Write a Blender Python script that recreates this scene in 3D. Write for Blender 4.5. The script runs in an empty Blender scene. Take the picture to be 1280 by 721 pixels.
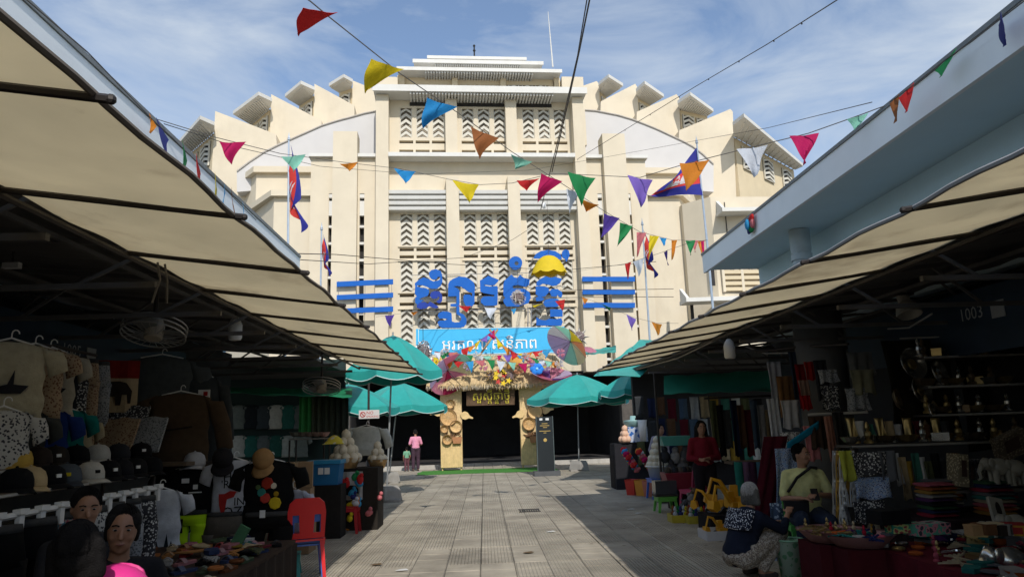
import bpy, bmesh, math, random
import numpy as np
from mathutils import Vector, Matrix, geometry, noise
random.seed(7)
PI = math.pi
SC = bpy.context.scene
COL = SC.collection

# ------------------------------------------------------------------ camera
FPX, YAW, PITCH, ROLL, EYE = 890.0, math.radians(2.55), math.radians(11.1), math.radians(1.9), 1.6
PW, PH = 1280.0, 721.0
cF = Vector((math.sin(YAW)*math.cos(PITCH), math.cos(YAW)*math.cos(PITCH), math.sin(PITCH)))
_r0 = Vector((math.cos(YAW), -math.sin(YAW), 0)); _u0 = _r0.cross(cF)
cR = _r0*math.cos(ROLL) - _u0*math.sin(ROLL)
cU = _u0*math.cos(ROLL) + _r0*math.sin(ROLL)
cam = bpy.data.cameras.new("camera"); cam.lens = FPX/PW*36.0; cam.sensor_width = 36.0
cam.clip_start = 0.05; cam.clip_end = 5000
camo = bpy.data.objects.new("camera", cam); COL.objects.link(camo)
mw = Matrix((cR, cU, -cF)).transposed().to_4x4(); mw.translation = (0, 0, EYE)
camo.matrix_world = mw
SC.camera = camo

# ------------------------------------------------------------------ light
SUN_TRAVEL = Vector((-0.24, 1.16, -1.0)).normalized()
SUN_ELEV = math.asin(-SUN_TRAVEL.z)
SUN_ROT = math.atan2(-SUN_TRAVEL.x, -SUN_TRAVEL.y)
w = bpy.data.worlds.new("World"); SC.world = w; w.use_nodes = True
nt = w.node_tree; nt.nodes.clear()
def N(t, **k):
    n = nt.nodes.new(t)
    for a, b in k.items(): setattr(n, a, b)
    return n
sky = N('ShaderNodeTexSky', sky_type='NISHITA', sun_disc=False, sun_elevation=SUN_ELEV, sun_rotation=SUN_ROT,
        air_density=1.0, dust_density=0.6, ozone_density=2.2)
tc = N('ShaderNodeTexCoord'); mp = N('ShaderNodeMapping'); mp.inputs['Scale'].default_value = (1.5, 1.5, 4.2)
mp.inputs['Rotation'].default_value = (0.15, 0.25, 0.5)
nz = N('ShaderNodeTexNoise'); nz.inputs['Scale'].default_value = 1.9; nz.inputs['Detail'].default_value = 9; nz.inputs['Roughness'].default_value = .58
nz.inputs['Distortion'].default_value = .7
rp = N('ShaderNodeValToRGB'); rp.color_ramp.elements[0].position = .40; rp.color_ramp.elements[1].position = .74
rp.color_ramp.elements[0].color = (.06, .06, .06, 1); rp.color_ramp.elements[1].color = (.92, .92, .92, 1)
mx = N('ShaderNodeMix', data_type='RGBA'); mx.inputs[7].default_value = (3.7, 4.15, 4.7, 1)
bg = N('ShaderNodeBackground'); bg.inputs['Strength'].default_value = 0.15
wo = N('ShaderNodeOutputWorld')
L = nt.links.new
L(tc.outputs['Generated'], mp.inputs[0]); L(mp.outputs[0], nz.inputs[0]); L(nz.outputs[0], rp.inputs[0])
L(rp.outputs[0], mx.inputs[0]); L(sky.outputs[0], mx.inputs[6]); L(mx.outputs[2], bg.inputs[0]); L(bg.outputs[0], wo.inputs[0])
sl = bpy.data.lights.new("sun", 'SUN'); sl.energy = 3.3; sl.angle = math.radians(.53); sl.color = (1, .95, .88)
so = bpy.data.objects.new("sun", sl); COL.objects.link(so)
so.rotation_euler = SUN_TRAVEL.to_track_quat('-Z', 'Y').to_euler()
so.location = (5, -20, 40)
SC.view_settings.view_transform = 'Standard'; SC.view_settings.look = 'None'
SC.view_settings.exposure = 0.2; SC.view_settings.gamma = 1.0; SC.view_settings.use_curve_mapping = False
SC.render.engine = 'CYCLES'
SC.cycles.max_bounces = 6; SC.cycles.diffuse_bounces = 4; SC.cycles.glossy_bounces = 2; SC.cycles.transmission_bounces = 4
SC.cycles.caustics_reflective = False; SC.cycles.caustics_refractive = False
try: SC.cycles.use_denoising = True
except Exception: pass

# ------------------------------------------------------------------ geometry of the view: a pixel of the 1280x721 photo to a point in the world
def ray(px, py): return cF + cR*((px-PW/2)/FPX) - cU*((py-PH/2)/FPX)
def at(px, py, X=None, Y=None, Z=None):
    r = ray(px, py); c = Vector((0, 0, EYE))
    t = X/r.x if X is not None else (Y/r.y if Y is not None else (Z-EYE)/r.z)
    return c + r*t
PSI = math.radians(3.3); FD = 36.0
hX = Vector((math.cos(PSI), math.sin(PSI), 0)); hN = Vector((-math.sin(PSI), math.cos(PSI), 0)); FO = Vector((0, FD, 0))
def F3(px, py, v=0.0):              # point of the facade's own axes (u along, v into, z up) on the plane at depth v
    r = ray(px, py); O = FO + hN*v; c = Vector((0, 0, EYE))
    P = c + r*(((O-c).dot(hN))/r.dot(hN))
    return Vector(((P-FO).dot(hX), v, P.z))
def FZ(px, py, z):                  # same axes, on the level plane z
    P = at(px, py, Z=z); d = P-FO
    return Vector((d.dot(hX), d.dot(hN), z))

# ------------------------------------------------------------------ materials
def lin(c):
    c = c/255.0
    return c/12.92 if c <= .04045 else ((c+.055)/1.055)**2.4
def S(r, g, b): return (lin(r), lin(g), lin(b))
_MATS = {}
def mat(key, rgb, rough=.75, var=.12, scale=5.0, bump=0.0, bscale=40.0, metal=0.0, transl=0.0, spec=.3, world=False, dirt=0.0, dirtc=(.10,.085,.07), emit=0, rnd=0.0):
    if key in _MATS: return _MATS[key]
    m = bpy.data.materials.new(key); m.use_nodes = True; t = m.node_tree; n = t.nodes; l = t.links.new
    b = n['Principled BSDF']; b.inputs['Roughness'].default_value = rough; b.inputs['Metallic'].default_value = metal
    b.inputs['Specular IOR Level'].default_value = spec
    if world:
        g = n.new('ShaderNodeNewGeometry'); co = g.outputs['Position']
    else:
        g = n.new('ShaderNodeTexCoord'); co = g.outputs['Object']
    a = n.new('ShaderNodeTexNoise'); a.inputs['Scale'].default_value = scale; a.inputs['Detail'].default_value = 6; a.inputs['Roughness'].default_value = .6
    l(co, a.inputs[0])
    mr = n.new('ShaderNodeMapRange'); mr.inputs[1].default_value = .25; mr.inputs[2].default_value = .75
    mr.inputs[3].default_value = 1-var; mr.inputs[4].default_value = 1+var; l(a.outputs[0], mr.inputs[0])
    fac = mr.outputs[0]
    if rnd:
        oi = n.new('ShaderNodeObjectInfo'); m2 = n.new('ShaderNodeMapRange'); m2.inputs[3].default_value = 1-rnd; m2.inputs[4].default_value = 1+rnd
        l(oi.outputs['Random'], m2.inputs[0]); mm = n.new('ShaderNodeMath'); mm.operation = 'MULTIPLY'; l(fac, mm.inputs[0]); l(m2.outputs[0], mm.inputs[1]); fac = mm.outputs[0]
    sc = n.new('ShaderNodeVectorMath'); sc.operation = 'SCALE'; sc.inputs[0].default_value = rgb; l(fac, sc.inputs['Scale'])
    col = sc.outputs[0]
    if dirt:
        d = n.new('ShaderNodeTexNoise'); d.inputs['Scale'].default_value = scale*.45; d.inputs['Detail'].default_value = 8; d.inputs['Roughness'].default_value = .7
        mpp = n.new('ShaderNodeMapping'); mpp.inputs['Scale'].default_value = (1, 1, .35); l(co, mpp.inputs[0]); l(mpp.outputs[0], d.inputs[0])
        r = n.new('ShaderNodeValToRGB'); r.color_ramp.elements[0].position = .52; r.color_ramp.elements[1].position = .78
        r.color_ramp.elements[1].color = (dirt, dirt, dirt, 1); r.color_ramp.elements[0].color = (0, 0, 0, 1); l(d.outputs[0], r.inputs[0])
        x = n.new('ShaderNodeMix'); x.data_type = 'RGBA'; l(r.outputs[0], x.inputs[0]); l(col, x.inputs[6]); x.inputs[7].default_value = (*dirtc, 1); col = x.outputs[2]
    l(col, b.inputs['Base Color'])
    if bump:
        bn = n.new('ShaderNodeTexNoise'); bn.inputs['Scale'].default_value = bscale; bn.inputs['Detail'].default_value = 4; l(co, bn.inputs[0])
        bp = n.new('ShaderNodeBump'); bp.inputs['Strength'].default_value = bump; bp.inputs['Distance'].default_value = .02; l(bn.outputs[0], bp.inputs['Height']); l(bp.outputs[0], b.inputs['Normal'])
    if emit:
        b.inputs['Emission Color'].default_value = (*rgb, 1); b.inputs['Emission Strength'].default_value = emit
    if transl:
        tr = n.new('ShaderNodeBsdfTranslucent'); l(col, tr.inputs[0]); ms = n.new('ShaderNodeMixShader'); ms.inputs[0].default_value = transl
        l(b.outputs[0], ms.inputs[1]); l(tr.outputs[0], ms.inputs[2]); l(ms.outputs[0], n['Material Output'].inputs[0])
    _MATS[key] = m; return m
def cloth(rgb, key=None):           # a dyed fabric of that colour
    key = key or 'fabric_%02x%02x%02x' % tuple(int(c*255) for c in rgb)
    return mat(key, rgb, rough=.9, var=.18, scale=14, bump=.25, bscale=90, spec=.1)
def plastic(rgb, key=None):
    key = key or 'plastic_%02x%02x%02x' % tuple(int(c*255) for c in rgb)
    return mat(key, rgb, rough=.38, var=.06, scale=9, spec=.45, bump=.05, bscale=25)
def patterned(key, c1, c2, scale=18, c3=None):   # printed cloth: cells of two or three colours
    if key in _MATS: return _MATS[key]
    m = bpy.data.materials.new(key); m.use_nodes = True; t = m.node_tree; n = t.nodes; l = t.links.new
    b = n['Principled BSDF']; b.inputs['Roughness'].default_value = .85; b.inputs['Specular IOR Level'].default_value = .15
    g = n.new('ShaderNodeTexCoord'); v = n.new('ShaderNodeTexVoronoi'); v.inputs['Scale'].default_value = scale; l(g.outputs['Object'], v.inputs[0])
    wv = n.new('ShaderNodeTexNoise'); wv.inputs['Scale'].default_value = scale*1.6; wv.inputs['Detail'].default_value = 3; l(g.outputs['Object'], wv.inputs[0])
    ad = n.new('ShaderNodeMath'); ad.operation = 'MULTIPLY_ADD'; l(wv.outputs[0], ad.inputs[0]); ad.inputs[1].default_value = .8; l(v.outputs['Distance'], ad.inputs[2])
    r = n.new('ShaderNodeValToRGB'); r.color_ramp.interpolation = 'CONSTANT'
    r.color_ramp.elements[0].color = (*c1, 1); r.color_ramp.elements[1].position = .78; r.color_ramp.elements[1].color = (*c2, 1)
    if c3: e = r.color_ramp.elements.new(.98); e.color = (*c3, 1)
    l(ad.outputs[0], r.inputs[0]); l(r.outputs[0], b.inputs['Base Color'])
    _MATS[key] = m; return m

# ------------------------------------------------------------------ meshes
ORI = {}
class M:
    def __init__(s): s.v = []; s.f = []
    def add(s, V, Fs):
        k = len(s.v); s.v += [tuple(p) for p in V]; s.f += [tuple(i+k for i in f) for f in Fs]; return s
    def box(s, c, d, R=None):
        x, y, z = d[0]/2, d[1]/2, d[2]/2
        P = [Vector((a*x, b*y, e*z)) for e in (-1, 1) for b in (-1, 1) for a in (-1, 1)]
        if R is not None: P = [R @ p for p in P]
        c = Vector(c)
        return s.add([p+c for p in P], [(0,2,3,1),(4,5,7,6),(0,1,5,4),(2,6,7,3),(0,4,6,2),(1,3,7,5)])
    def bx(s, x0, x1, y0, y1, z0, z1): return s.box(((x0+x1)/2, (y0+y1)/2, (z0+z1)/2), (abs(x1-x0), abs(y1-y0), abs(z1-z0)))
    def prism(s, P, e):
        P = [Vector(p) for p in P]; e = Vector(e); n = len(P)
        nrm = Vector((0,0,0))
        for i in range(n): nrm += (P[i]-P[0]).cross(P[(i+1)%n]-P[0])
        if nrm.dot(e) > 0: P = P[::-1]
        return s.add(P + [p+e for p in P], [tuple(range(n)), tuple(range(2*n-1, n-1, -1))] + [(i, i+n, (i+1)%n+n, (i+1)%n)[::-1] for i in range(n)])
    def tube(s, pts, r, n=6, caps=True):
        pts = [Vector(p) for p in pts]; rr = r if isinstance(r, (list, tuple)) else [r]*len(pts); V = []
        up = None
        for i, p in enumerate(pts):
            d = (pts[min(i+1, len(pts)-1)] - pts[max(i-1, 0)])
            d = d.normalized() if d.length > 1e-9 else Vector((0,0,1))
            if up is None: a = d.orthogonal().normalized()
            else:
                a = up - d*up.dot(d); a = a.normalized() if a.length > 1e-6 else d.orthogonal().normalized()
            up = a; b = d.cross(a)
            V += [p + (a*math.cos(2*PI*k/n) + b*math.sin(2*PI*k/n))*rr[i] for k in range(n)]
        Fs = [(i*n+k, i*n+(k+1)%n, (i+1)*n+(k+1)%n, (i+1)*n+k) for i in range(len(pts)-1) for k in range(n)]
        if caps: Fs += [tuple(range(n-1, -1, -1)), tuple(range((len(pts)-1)*n, len(pts)*n))]
        return s.add(V, Fs)
    def lathe(s, prof, c=(0,0,0), n=16, R=None):
        V = []; c = Vector(c)
        for r, z in prof:
            for k in range(n):
                p = Vector((r*math.cos(2*PI*k/n), r*math.sin(2*PI*k/n), z))
                V.append(c + (R @ p if R is not None else p))
        m = len(prof)
        Fs = [(i*n+k, i*n+(k+1)%n, (i+1)*n+(k+1)%n, (i+1)*n+k) for i in range(m-1) for k in range(n)]
        Fs += [tuple(range(n-1, -1, -1)), tuple(range((m-1)*n, m*n))]
        return s.add(V, Fs)
    def ball(s, c, r, nu=10, nv=7, R=None):
        r = (r, r, r) if isinstance(r, (int, float)) else r
        c = Vector(c); V = []
        for j in range(1, nv):
            t = PI*j/nv
            for k in range(nu):
                p = Vector((r[0]*math.sin(t)*math.cos(2*PI*k/nu), r[1]*math.sin(t)*math.sin(2*PI*k/nu), r[2]*math.cos(t)))
                V.append(c + (R @ p if R is not None else p))
        for z in (r[2], -r[2]):
            p = Vector((0, 0, z)); V.append(c + (R @ p if R is not None else p))
        a, b = len(V)-2, len(V)-1
        Fs = [((j+1)*nu+k, (j+1)*nu+(k+1)%nu, j*nu+(k+1)%nu, j*nu+k) for j in range(nv-2) for k in range(nu)]
        Fs += [(a, k, (k+1)%nu) for k in range(nu)] + [(b, (nv-2)*nu+(k+1)%nu, (nv-2)*nu+k) for k in range(nu)]
        return s.add(V, Fs)
    def capsule(s, p, r0, q, r1, n=10):
        p, q = Vector(p), Vector(q); d = (q-p); ln = d.length; d = d/ln if ln > 1e-6 else Vector((0,0,1))
        pts, rr = [], []
        for t in (1, .8, .45, 0): pts.append(p - d*r0*t); rr.append(max(r0*math.sqrt(max(1-t*t, 0)), r0*.05))
        for t in (0, .45, .8, 1): pts.append(q + d*r1*t); rr.append(max(r1*math.sqrt(max(1-t*t, 0)), r1*.05))
        return s.tube(pts, rr, n)
    def sheet(s, fn, nu, nv, th=.004):      # fn(a, b), a and b in 0..1; a closed skin of that thickness
        G = [[Vector(fn(i/nu, j/nv)) for i in range(nu+1)] for j in range(nv+1)]
        top, bot = [], []
        for j in range(nv+1):
            for i in range(nu+1):
                du = G[j][min(i+1, nu)] - G[j][max(i-1, 0)]; dv = G[min(j+1, nv)][i] - G[max(j-1, 0)][i]
                nn = du.cross(dv); nn = nn.normalized() if nn.length > 1e-9 else Vector((0, 0, 1))
                top.append(G[j][i] + nn*th/2); bot.append(G[j][i] - nn*th/2)
        w1 = nu+1; k = len(top); Fs = []
        for j in range(nv):
            for i in range(nu):
                a = j*w1+i; Fs.append((a, a+1, a+w1+1, a+w1)); Fs.append((a+k, a+w1+k, a+w1+1+k, a+1+k))
        for i in range(nu):
            Fs.append((i, i+k, i+1+k, i+1)); a = nv*w1+i; Fs.append((a, a+1, a+1+k, a+k))
        for j in range(nv):
            a = j*w1; Fs.append((a, a+w1, a+w1+k, a+k)); a = j*w1+nu; Fs.append((a, a+k, a+w1+k, a+w1))
        return s.add(top+bot, Fs)
    def build(s, name, m, parent=None, smooth=False, origin=None, kind=None, label=None):
        o0 = Vector(ORI[parent.name]) if parent is not None else Vector(origin if origin is not None else (0, 0, 0))
        me = bpy.data.meshes.new(name); me.from_pydata([tuple(Vector(p)-o0) for p in s.v], [], s.f); me.update()
        if m is not None: me.materials.append(m)
        if smooth:
            me.polygons.foreach_set('use_smooth', [True]*len(me.polygons))
            if smooth != 'all' :
                try: me.set_sharp_from_angle(angle=math.radians(40))
                except Exception: pass
        o = bpy.data.objects.new(name, me); COL.objects.link(o)
        if parent is not None: o.parent = parent; ORI[o.name] = tuple(o0)
        else: o.location = o0; ORI[o.name] = tuple(o0)
        if kind: o['kind'] = kind
        if label: o['label'] = label
        return o
def tag(o, label, cat, group=None):
    o['label'] = label; o['category'] = cat
    if group: o['group'] = group
    return o
def thing(name, label, cat, loc=(0,0,0), group=None, rz=0, local=False):
    o = bpy.data.objects.new(name, None); COL.objects.link(o); o.location = loc; o.rotation_euler = (0, 0, rz); o.empty_display_size = .1
    ORI[o.name] = (0, 0, 0) if local else tuple(loc)
    return tag(o, label, cat, group)
def single(m, name, material, label, cat, origin, group=None, smooth=False):
    return tag(m.build(name, material, None, smooth, origin), label, cat, group)
KIDS = {}
def kids(o):
    return [c for c in o.children]
def dup(root, loc, rz=0.0, label=None, scale=None, cat=None, mats=None):
    def cp(o, par):
        c = o.copy(); COL.objects.link(c); ORI[c.name] = ORI.get(o.name, (0, 0, 0))
        if par is not None: c.parent = par
        for ch in list(o.children): cp(ch, c)
        return c
    r = cp(root, None); r.location = loc; r.rotation_euler = (0, 0, rz)
    if scale: r.scale = (scale,)*3
    if label: r['label'] = label
    return r
def inst(o, name, parent=None, M4=None, loc=None, rz=0.0):   # another object on the same mesh
    c = bpy.data.objects.new(name, o.data); COL.objects.link(c)
    if parent is not None: c.parent = parent
    if loc is not None: c.location = loc; c.rotation_euler = (0, 0, rz)
    ORI[c.name] = tuple(c.location)
    return c
def structure(m, name, material, smooth=False, kind='structure'):
    return m.build(name, material, None, smooth, kind=kind)

# flat lettering
def text_pts(body, size):
    c = bpy.data.curves.new('lettering', 'FONT'); c.body = body; c.size = size; c.resolution_u = 2
    o = bpy.data.objects.new('lettering', c); COL.objects.link(o)
    me = o.to_mesh(); V = [v.co.copy() for v in me.vertices]; Fs = [tuple(p.vertices) for p in me.polygons]
    o.to_mesh_clear(); bpy.data.objects.remove(o); bpy.data.curves.remove(c)
    return V, Fs
def lay_text(m, body, size, o, ex, ey, en, th=.003):     # the words as thin raised plates: origin, reading axis, up axis, outward axis
    V, Fs = text_pts(body, size); o, ex, ey, en = Vector(o), Vector(ex), Vector(ey), Vector(en)
    m.add([o + ex*v.x + ey*v.y + en*th for v in V], Fs)
    return max(v.x for v in V) if V else 0
GLYPHS = {
  'អ': [[[55,38],[55,5],[55,3],[54,2],[53,1],[50,0],[48,0],[39,0],[39,7],[41,7],[43,7],[45,8],[46,10],[46,26],[20,26],[20,5],[20,3],[19,2],[18,1],[15,0],[13,0],[4,0],[4,7],[6,7],[8,7],[10,8],[11,9],[11,38],[20,38],[20,33],[46,33],[46,38]],[[46,36],[46,39],[44,42],[42,44],[41,45],[40,46],[39,47],[39,49],[39,51],[40,52],[41,53],[42,55],[43,56],[45,59],[57,59],[57,52],[45,52],[55,41],[55,36]],[[11,36],[11,39],[9,42],[7,44],[6,45],[5,46],[4,48],[4,50],[5,51],[6,52],[7,55],[9,56],[10,59],[23,59],[23,52],[10,52],[20,41],[20,36]]],
  'រ': [[[14,36],[14,39],[12,42],[10,44],[9,45],[8,46],[7,48],[7,50],[8,51],[9,53],[10,55],[12,56],[13,59],[25,59],[25,52],[13,52],[23,41],[23,36]],[[23,38],[23,7],[23,5],[22,3],[21,2],[20,1],[18,0],[16,0],[14,0],[12,0],[9,1],[7,2],[6,3],[4,4],[3,6],[3,8],[3,11],[3,13],[3,15],[4,17],[6,19],[7,20],[9,21],[12,22],[14,22],[14,38]],[[14,7],[14,15],[12,15],[11,14],[10,13],[9,12],[9,9],[10,8],[12,7]]],
  'គ': [[[10,52],[10,59],[54,59],[54,52]],[[10,0],[10,29],[10,34],[12,38],[15,41],[20,43],[25,45],[32,45],[38,45],[44,43],[48,41],[51,38],[53,34],[54,29],[54,0],[45,0],[45,29],[44,32],[43,34],[41,36],[39,37],[36,38],[32,38],[28,38],[25,37],[22,36],[20,34],[19,32],[19,29],[19,16],[20,17],[21,18],[23,19],[26,19],[28,20],[34,20],[34,13],[29,13],[26,13],[24,12],[22,11],[21,9],[20,7],[19,4],[19,0]]],
  'ុ': [[[-32,-24],[-32,-9],[-37,-9],[-37,-3],[-23,-3],[-23,-24]]],
  'ណ': [[[10,24],[10,43],[10,48],[12,52],[15,55],[19,57],[24,58],[30,59],[36,58],[42,57],[46,55],[48,52],[50,48],[51,43],[51,8],[62,18],[73,8],[73,43],[74,48],[75,52],[78,55],[82,57],[87,58],[94,59],[100,58],[105,57],[109,55],[112,52],[114,48],[114,43],[114,0],[105,0],[105,43],[105,46],[104,48],[102,50],[100,51],[97,52],[94,52],[90,52],[87,51],[85,50],[84,48],[83,46],[82,43],[82,0],[72,0],[62,9],[52,0],[42,0],[42,43],[41,46],[40,48],[39,50],[36,51],[34,52],[30,52],[27,52],[24,51],[22,50],[20,48],[19,46],[19,43],[19,24]],[[10,25],[19,25],[19,22],[21,22],[23,21],[26,20],[27,19],[28,17],[29,16],[29,14],[30,11],[29,8],[28,5],[27,3],[24,1],[22,0],[19,0],[16,0],[13,1],[12,2],[11,3],[10,4],[10,6]],[[19,7],[21,7],[22,8],[23,9],[23,11],[23,13],[22,14],[20,15]]],
  '!': [[[8,54],[8,50],[8,47],[9,44],[11,26],[12,23],[12,21],[14,20],[15,21],[15,23],[16,26],[19,44],[19,47],[19,50],[19,54],[18,63],[17,67],[14,69],[10,67],[9,63]],[[14,11],[11,10],[8,8],[8,5],[8,2],[11,0],[14,-1],[17,0],[19,2],[20,5],[19,8],[17,10]]],
  'ស': [[[17,42],[14,46],[13,47],[12,48],[12,50],[13,51],[14,52],[15,53],[16,55],[17,56],[19,59],[46,59],[46,52],[19,52],[25,44]],[[83,38],[83,16],[82,11],[81,7],[78,4],[74,2],[69,0],[62,0],[51,2],[44,7],[42,16],[42,29],[42,32],[41,34],[39,36],[37,37],[34,38],[31,38],[27,38],[24,37],[22,36],[20,34],[19,32],[19,29],[19,23],[10,23],[10,29],[10,33],[11,36],[12,38],[14,41],[16,42],[19,44],[22,44],[26,45],[31,45],[35,45],[39,44],[42,43],[45,42],[47,40],[49,38],[50,36],[51,33],[51,29],[51,16],[52,13],[53,11],[54,9],[56,8],[59,7],[62,7],[66,7],[69,8],[71,9],[73,11],[73,13],[74,16],[74,38]],[[10,25],[19,25],[19,22],[21,22],[23,21],[26,20],[27,19],[28,17],[29,16],[29,14],[30,11],[29,8],[28,5],[27,3],[24,1],[22,0],[19,0],[16,0],[13,1],[12,2],[11,3],[10,4],[10,6]],[[19,7],[21,7],[22,8],[23,9],[23,11],[23,13],[22,14],[20,15]],[[74,36],[74,39],[72,42],[70,44],[69,45],[68,46],[67,48],[67,50],[68,51],[69,53],[70,55],[72,56],[73,59],[85,59],[85,52],[73,52],[83,41],[83,36]]],
  'ន': [[[10,0],[10,25],[19,25],[19,17],[21,17],[23,17],[25,16],[27,16],[28,15],[30,14],[31,13],[32,12],[34,11],[35,10],[36,8],[37,7],[39,7],[41,7],[42,8],[44,9],[45,10],[45,12],[46,15],[45,17],[44,20],[43,22],[41,23],[38,24],[36,24],[32,25],[28,26],[25,27],[21,28],[19,30],[16,31],[14,33],[13,34],[11,36],[11,38],[10,40],[10,43],[10,46],[11,48],[12,51],[14,53],[16,55],[19,57],[22,58],[27,58],[32,59],[37,58],[41,58],[45,57],[48,55],[50,54],[52,52],[53,50],[53,48],[54,46],[54,44],[53,42],[52,41],[51,39],[50,38],[48,37],[46,36],[43,35],[40,35],[40,41],[42,41],[43,42],[44,43],[44,45],[45,46],[44,47],[43,49],[42,50],[39,51],[37,52],[35,52],[32,52],[28,52],[24,51],[22,50],[20,48],[19,46],[19,43],[19,41],[20,39],[21,37],[22,36],[24,35],[27,34],[29,33],[33,32],[36,31],[40,30],[44,29],[47,28],[49,26],[51,24],[53,22],[54,20],[54,18],[55,15],[54,12],[54,9],[53,7],[51,5],[49,3],[47,2],[45,1],[42,0],[40,0],[38,0],[36,1],[34,2],[32,3],[31,4],[29,6],[27,7],[26,8],[25,9],[23,10],[20,10],[19,0]]],
  'ត': [[[10,52],[10,59],[54,59],[54,52]],[[10,25],[19,25],[19,22],[21,22],[23,21],[26,20],[27,19],[28,17],[29,16],[29,14],[30,11],[29,8],[28,5],[27,3],[24,1],[22,0],[19,0],[16,0],[13,1],[12,2],[11,3],[10,4],[10,6]],[[19,7],[21,7],[22,8],[23,9],[23,11],[23,13],[22,14],[20,15]],[[10,23],[10,29],[12,38],[20,43],[32,45],[44,43],[51,38],[54,29],[54,0],[45,0],[45,29],[44,32],[43,34],[41,36],[39,37],[36,38],[32,38],[28,38],[25,37],[22,36],[20,34],[19,32],[19,29],[19,23]],[[10,25],[19,25],[19,22],[21,22],[23,21],[26,20],[27,19],[28,17],[29,16],[29,14],[30,11],[29,8],[28,5],[27,3],[24,1],[22,0],[19,0],[16,0],[13,1],[12,2],[11,3],[10,4],[10,6]],[[19,7],[21,7],[22,8],[23,9],[23,11],[23,13],[22,14],[20,15]]],
  'ិ': [[[-45,68],[-47,69],[-49,70],[-49,72],[-50,73],[-50,76],[-50,78],[-49,80],[-48,82],[-47,83],[-45,85],[-43,86],[-41,87],[-38,88],[-35,88],[-32,88],[-30,87],[-28,87],[-25,86],[-23,85],[-21,84],[-18,83],[-16,82],[-14,80],[-12,79],[-10,77],[-9,76],[-9,68]],[[-43,75],[-18,75],[-20,76],[-21,77],[-23,78],[-25,79],[-26,80],[-28,80],[-29,81],[-32,81],[-34,82],[-37,81],[-39,81],[-41,80],[-42,79],[-42,77]]],
  'ភ': [[[10,52],[10,59],[54,59],[54,52]],[[12,0],[10,0],[7,1],[6,2],[4,4],[3,7],[2,11],[7,12],[8,11],[9,9],[10,8],[12,8],[13,9],[13,11],[13,14],[12,16],[12,18],[11,20],[11,22],[10,24],[10,26],[10,28],[10,31],[11,34],[12,37],[14,39],[17,41],[20,43],[23,44],[27,45],[32,45],[38,45],[44,43],[48,41],[51,38],[53,34],[54,29],[54,0],[45,0],[45,29],[44,32],[43,34],[41,36],[39,37],[36,38],[32,38],[28,38],[25,37],[22,35],[20,33],[19,31],[19,28],[19,26],[19,24],[20,23],[20,21],[21,19],[22,17],[22,15],[22,13],[22,11],[22,8],[22,6],[21,4],[20,3],[19,2],[17,1],[16,0],[14,0]]],
  'ា': [[[10,0],[10,46],[10,48],[9,49],[8,51],[5,52],[2,52],[-12,52],[-12,59],[7,59],[10,58],[12,58],[14,57],[16,56],[17,55],[18,53],[19,51],[19,49],[19,46],[19,0]]],
  'ព': [[[10,23],[10,45],[10,47],[10,50],[11,52],[12,54],[13,55],[15,57],[16,58],[19,58],[21,59],[23,58],[25,58],[27,57],[28,56],[30,54],[32,53],[34,54],[36,56],[37,57],[39,58],[41,58],[44,59],[46,58],[48,58],[50,57],[51,55],[52,54],[53,52],[53,50],[54,47],[54,45],[54,0],[45,0],[45,45],[44,47],[44,49],[43,51],[41,51],[39,51],[38,50],[37,49],[36,48],[35,47],[34,46],[32,45],[30,46],[29,47],[27,48],[26,50],[24,51],[21,51],[20,50],[19,49],[19,47],[19,45],[19,23]],[[10,25],[19,25],[19,22],[21,22],[23,21],[26,20],[27,19],[28,17],[29,16],[29,14],[30,11],[29,8],[28,5],[27,3],[24,1],[22,0],[19,0],[16,0],[13,1],[12,2],[11,3],[10,4],[10,6]],[[19,7],[21,7],[22,8],[23,9],[23,11],[23,13],[22,14],[20,15]]],
  'ឆ': [[[54,21],[54,16],[54,13],[53,10],[52,8],[51,5],[49,4],[48,2],[45,1],[43,0],[40,0],[38,0],[36,1],[34,2],[33,3],[31,4],[29,6],[28,7],[27,9],[26,10],[25,11],[23,12],[21,13],[19,13],[19,0],[10,0],[8,3],[7,5],[6,7],[5,10],[5,12],[5,14],[5,17],[6,18],[7,19],[10,20],[10,38],[8,40],[7,42],[6,44],[5,45],[5,47],[5,49],[6,50],[7,51],[8,52],[10,55],[11,56],[13,59],[54,59],[54,52],[13,52],[12,51],[12,49],[13,47],[15,45],[17,43],[19,40],[19,20],[21,19],[23,19],[25,19],[26,18],[28,17],[30,16],[31,15],[32,14],[33,13],[34,12],[35,10],[36,9],[37,8],[38,7],[40,7],[42,7],[43,8],[44,9],[44,12],[44,14],[45,16],[45,21]],[[54,20],[45,20],[45,25],[42,25],[40,25],[39,26],[37,26],[36,27],[35,29],[34,30],[33,32],[33,34],[34,37],[35,39],[37,41],[39,43],[42,44],[46,44],[48,44],[50,43],[52,42],[53,41],[54,38]],[[45,31],[45,37],[43,37],[41,37],[40,35],[40,33],[41,32],[43,31]]],
  'ំ': [[[-30,68],[-32,69],[-35,70],[-37,71],[-38,72],[-39,74],[-40,76],[-41,78],[-41,80],[-41,82],[-40,84],[-39,85],[-38,87],[-37,88],[-35,89],[-33,90],[-32,91],[-30,91],[-28,91],[-26,90],[-24,89],[-22,88],[-21,87],[-20,85],[-19,84],[-18,82],[-18,80],[-18,78],[-19,76],[-20,74],[-21,72],[-22,71],[-24,70],[-26,69],[-28,69]],[[-30,75],[-28,75],[-26,76],[-25,77],[-24,80],[-25,81],[-26,84],[-28,85],[-30,85],[-32,84],[-34,82],[-35,81],[-35,78],[-34,77],[-33,76],[-32,75]]],
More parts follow.
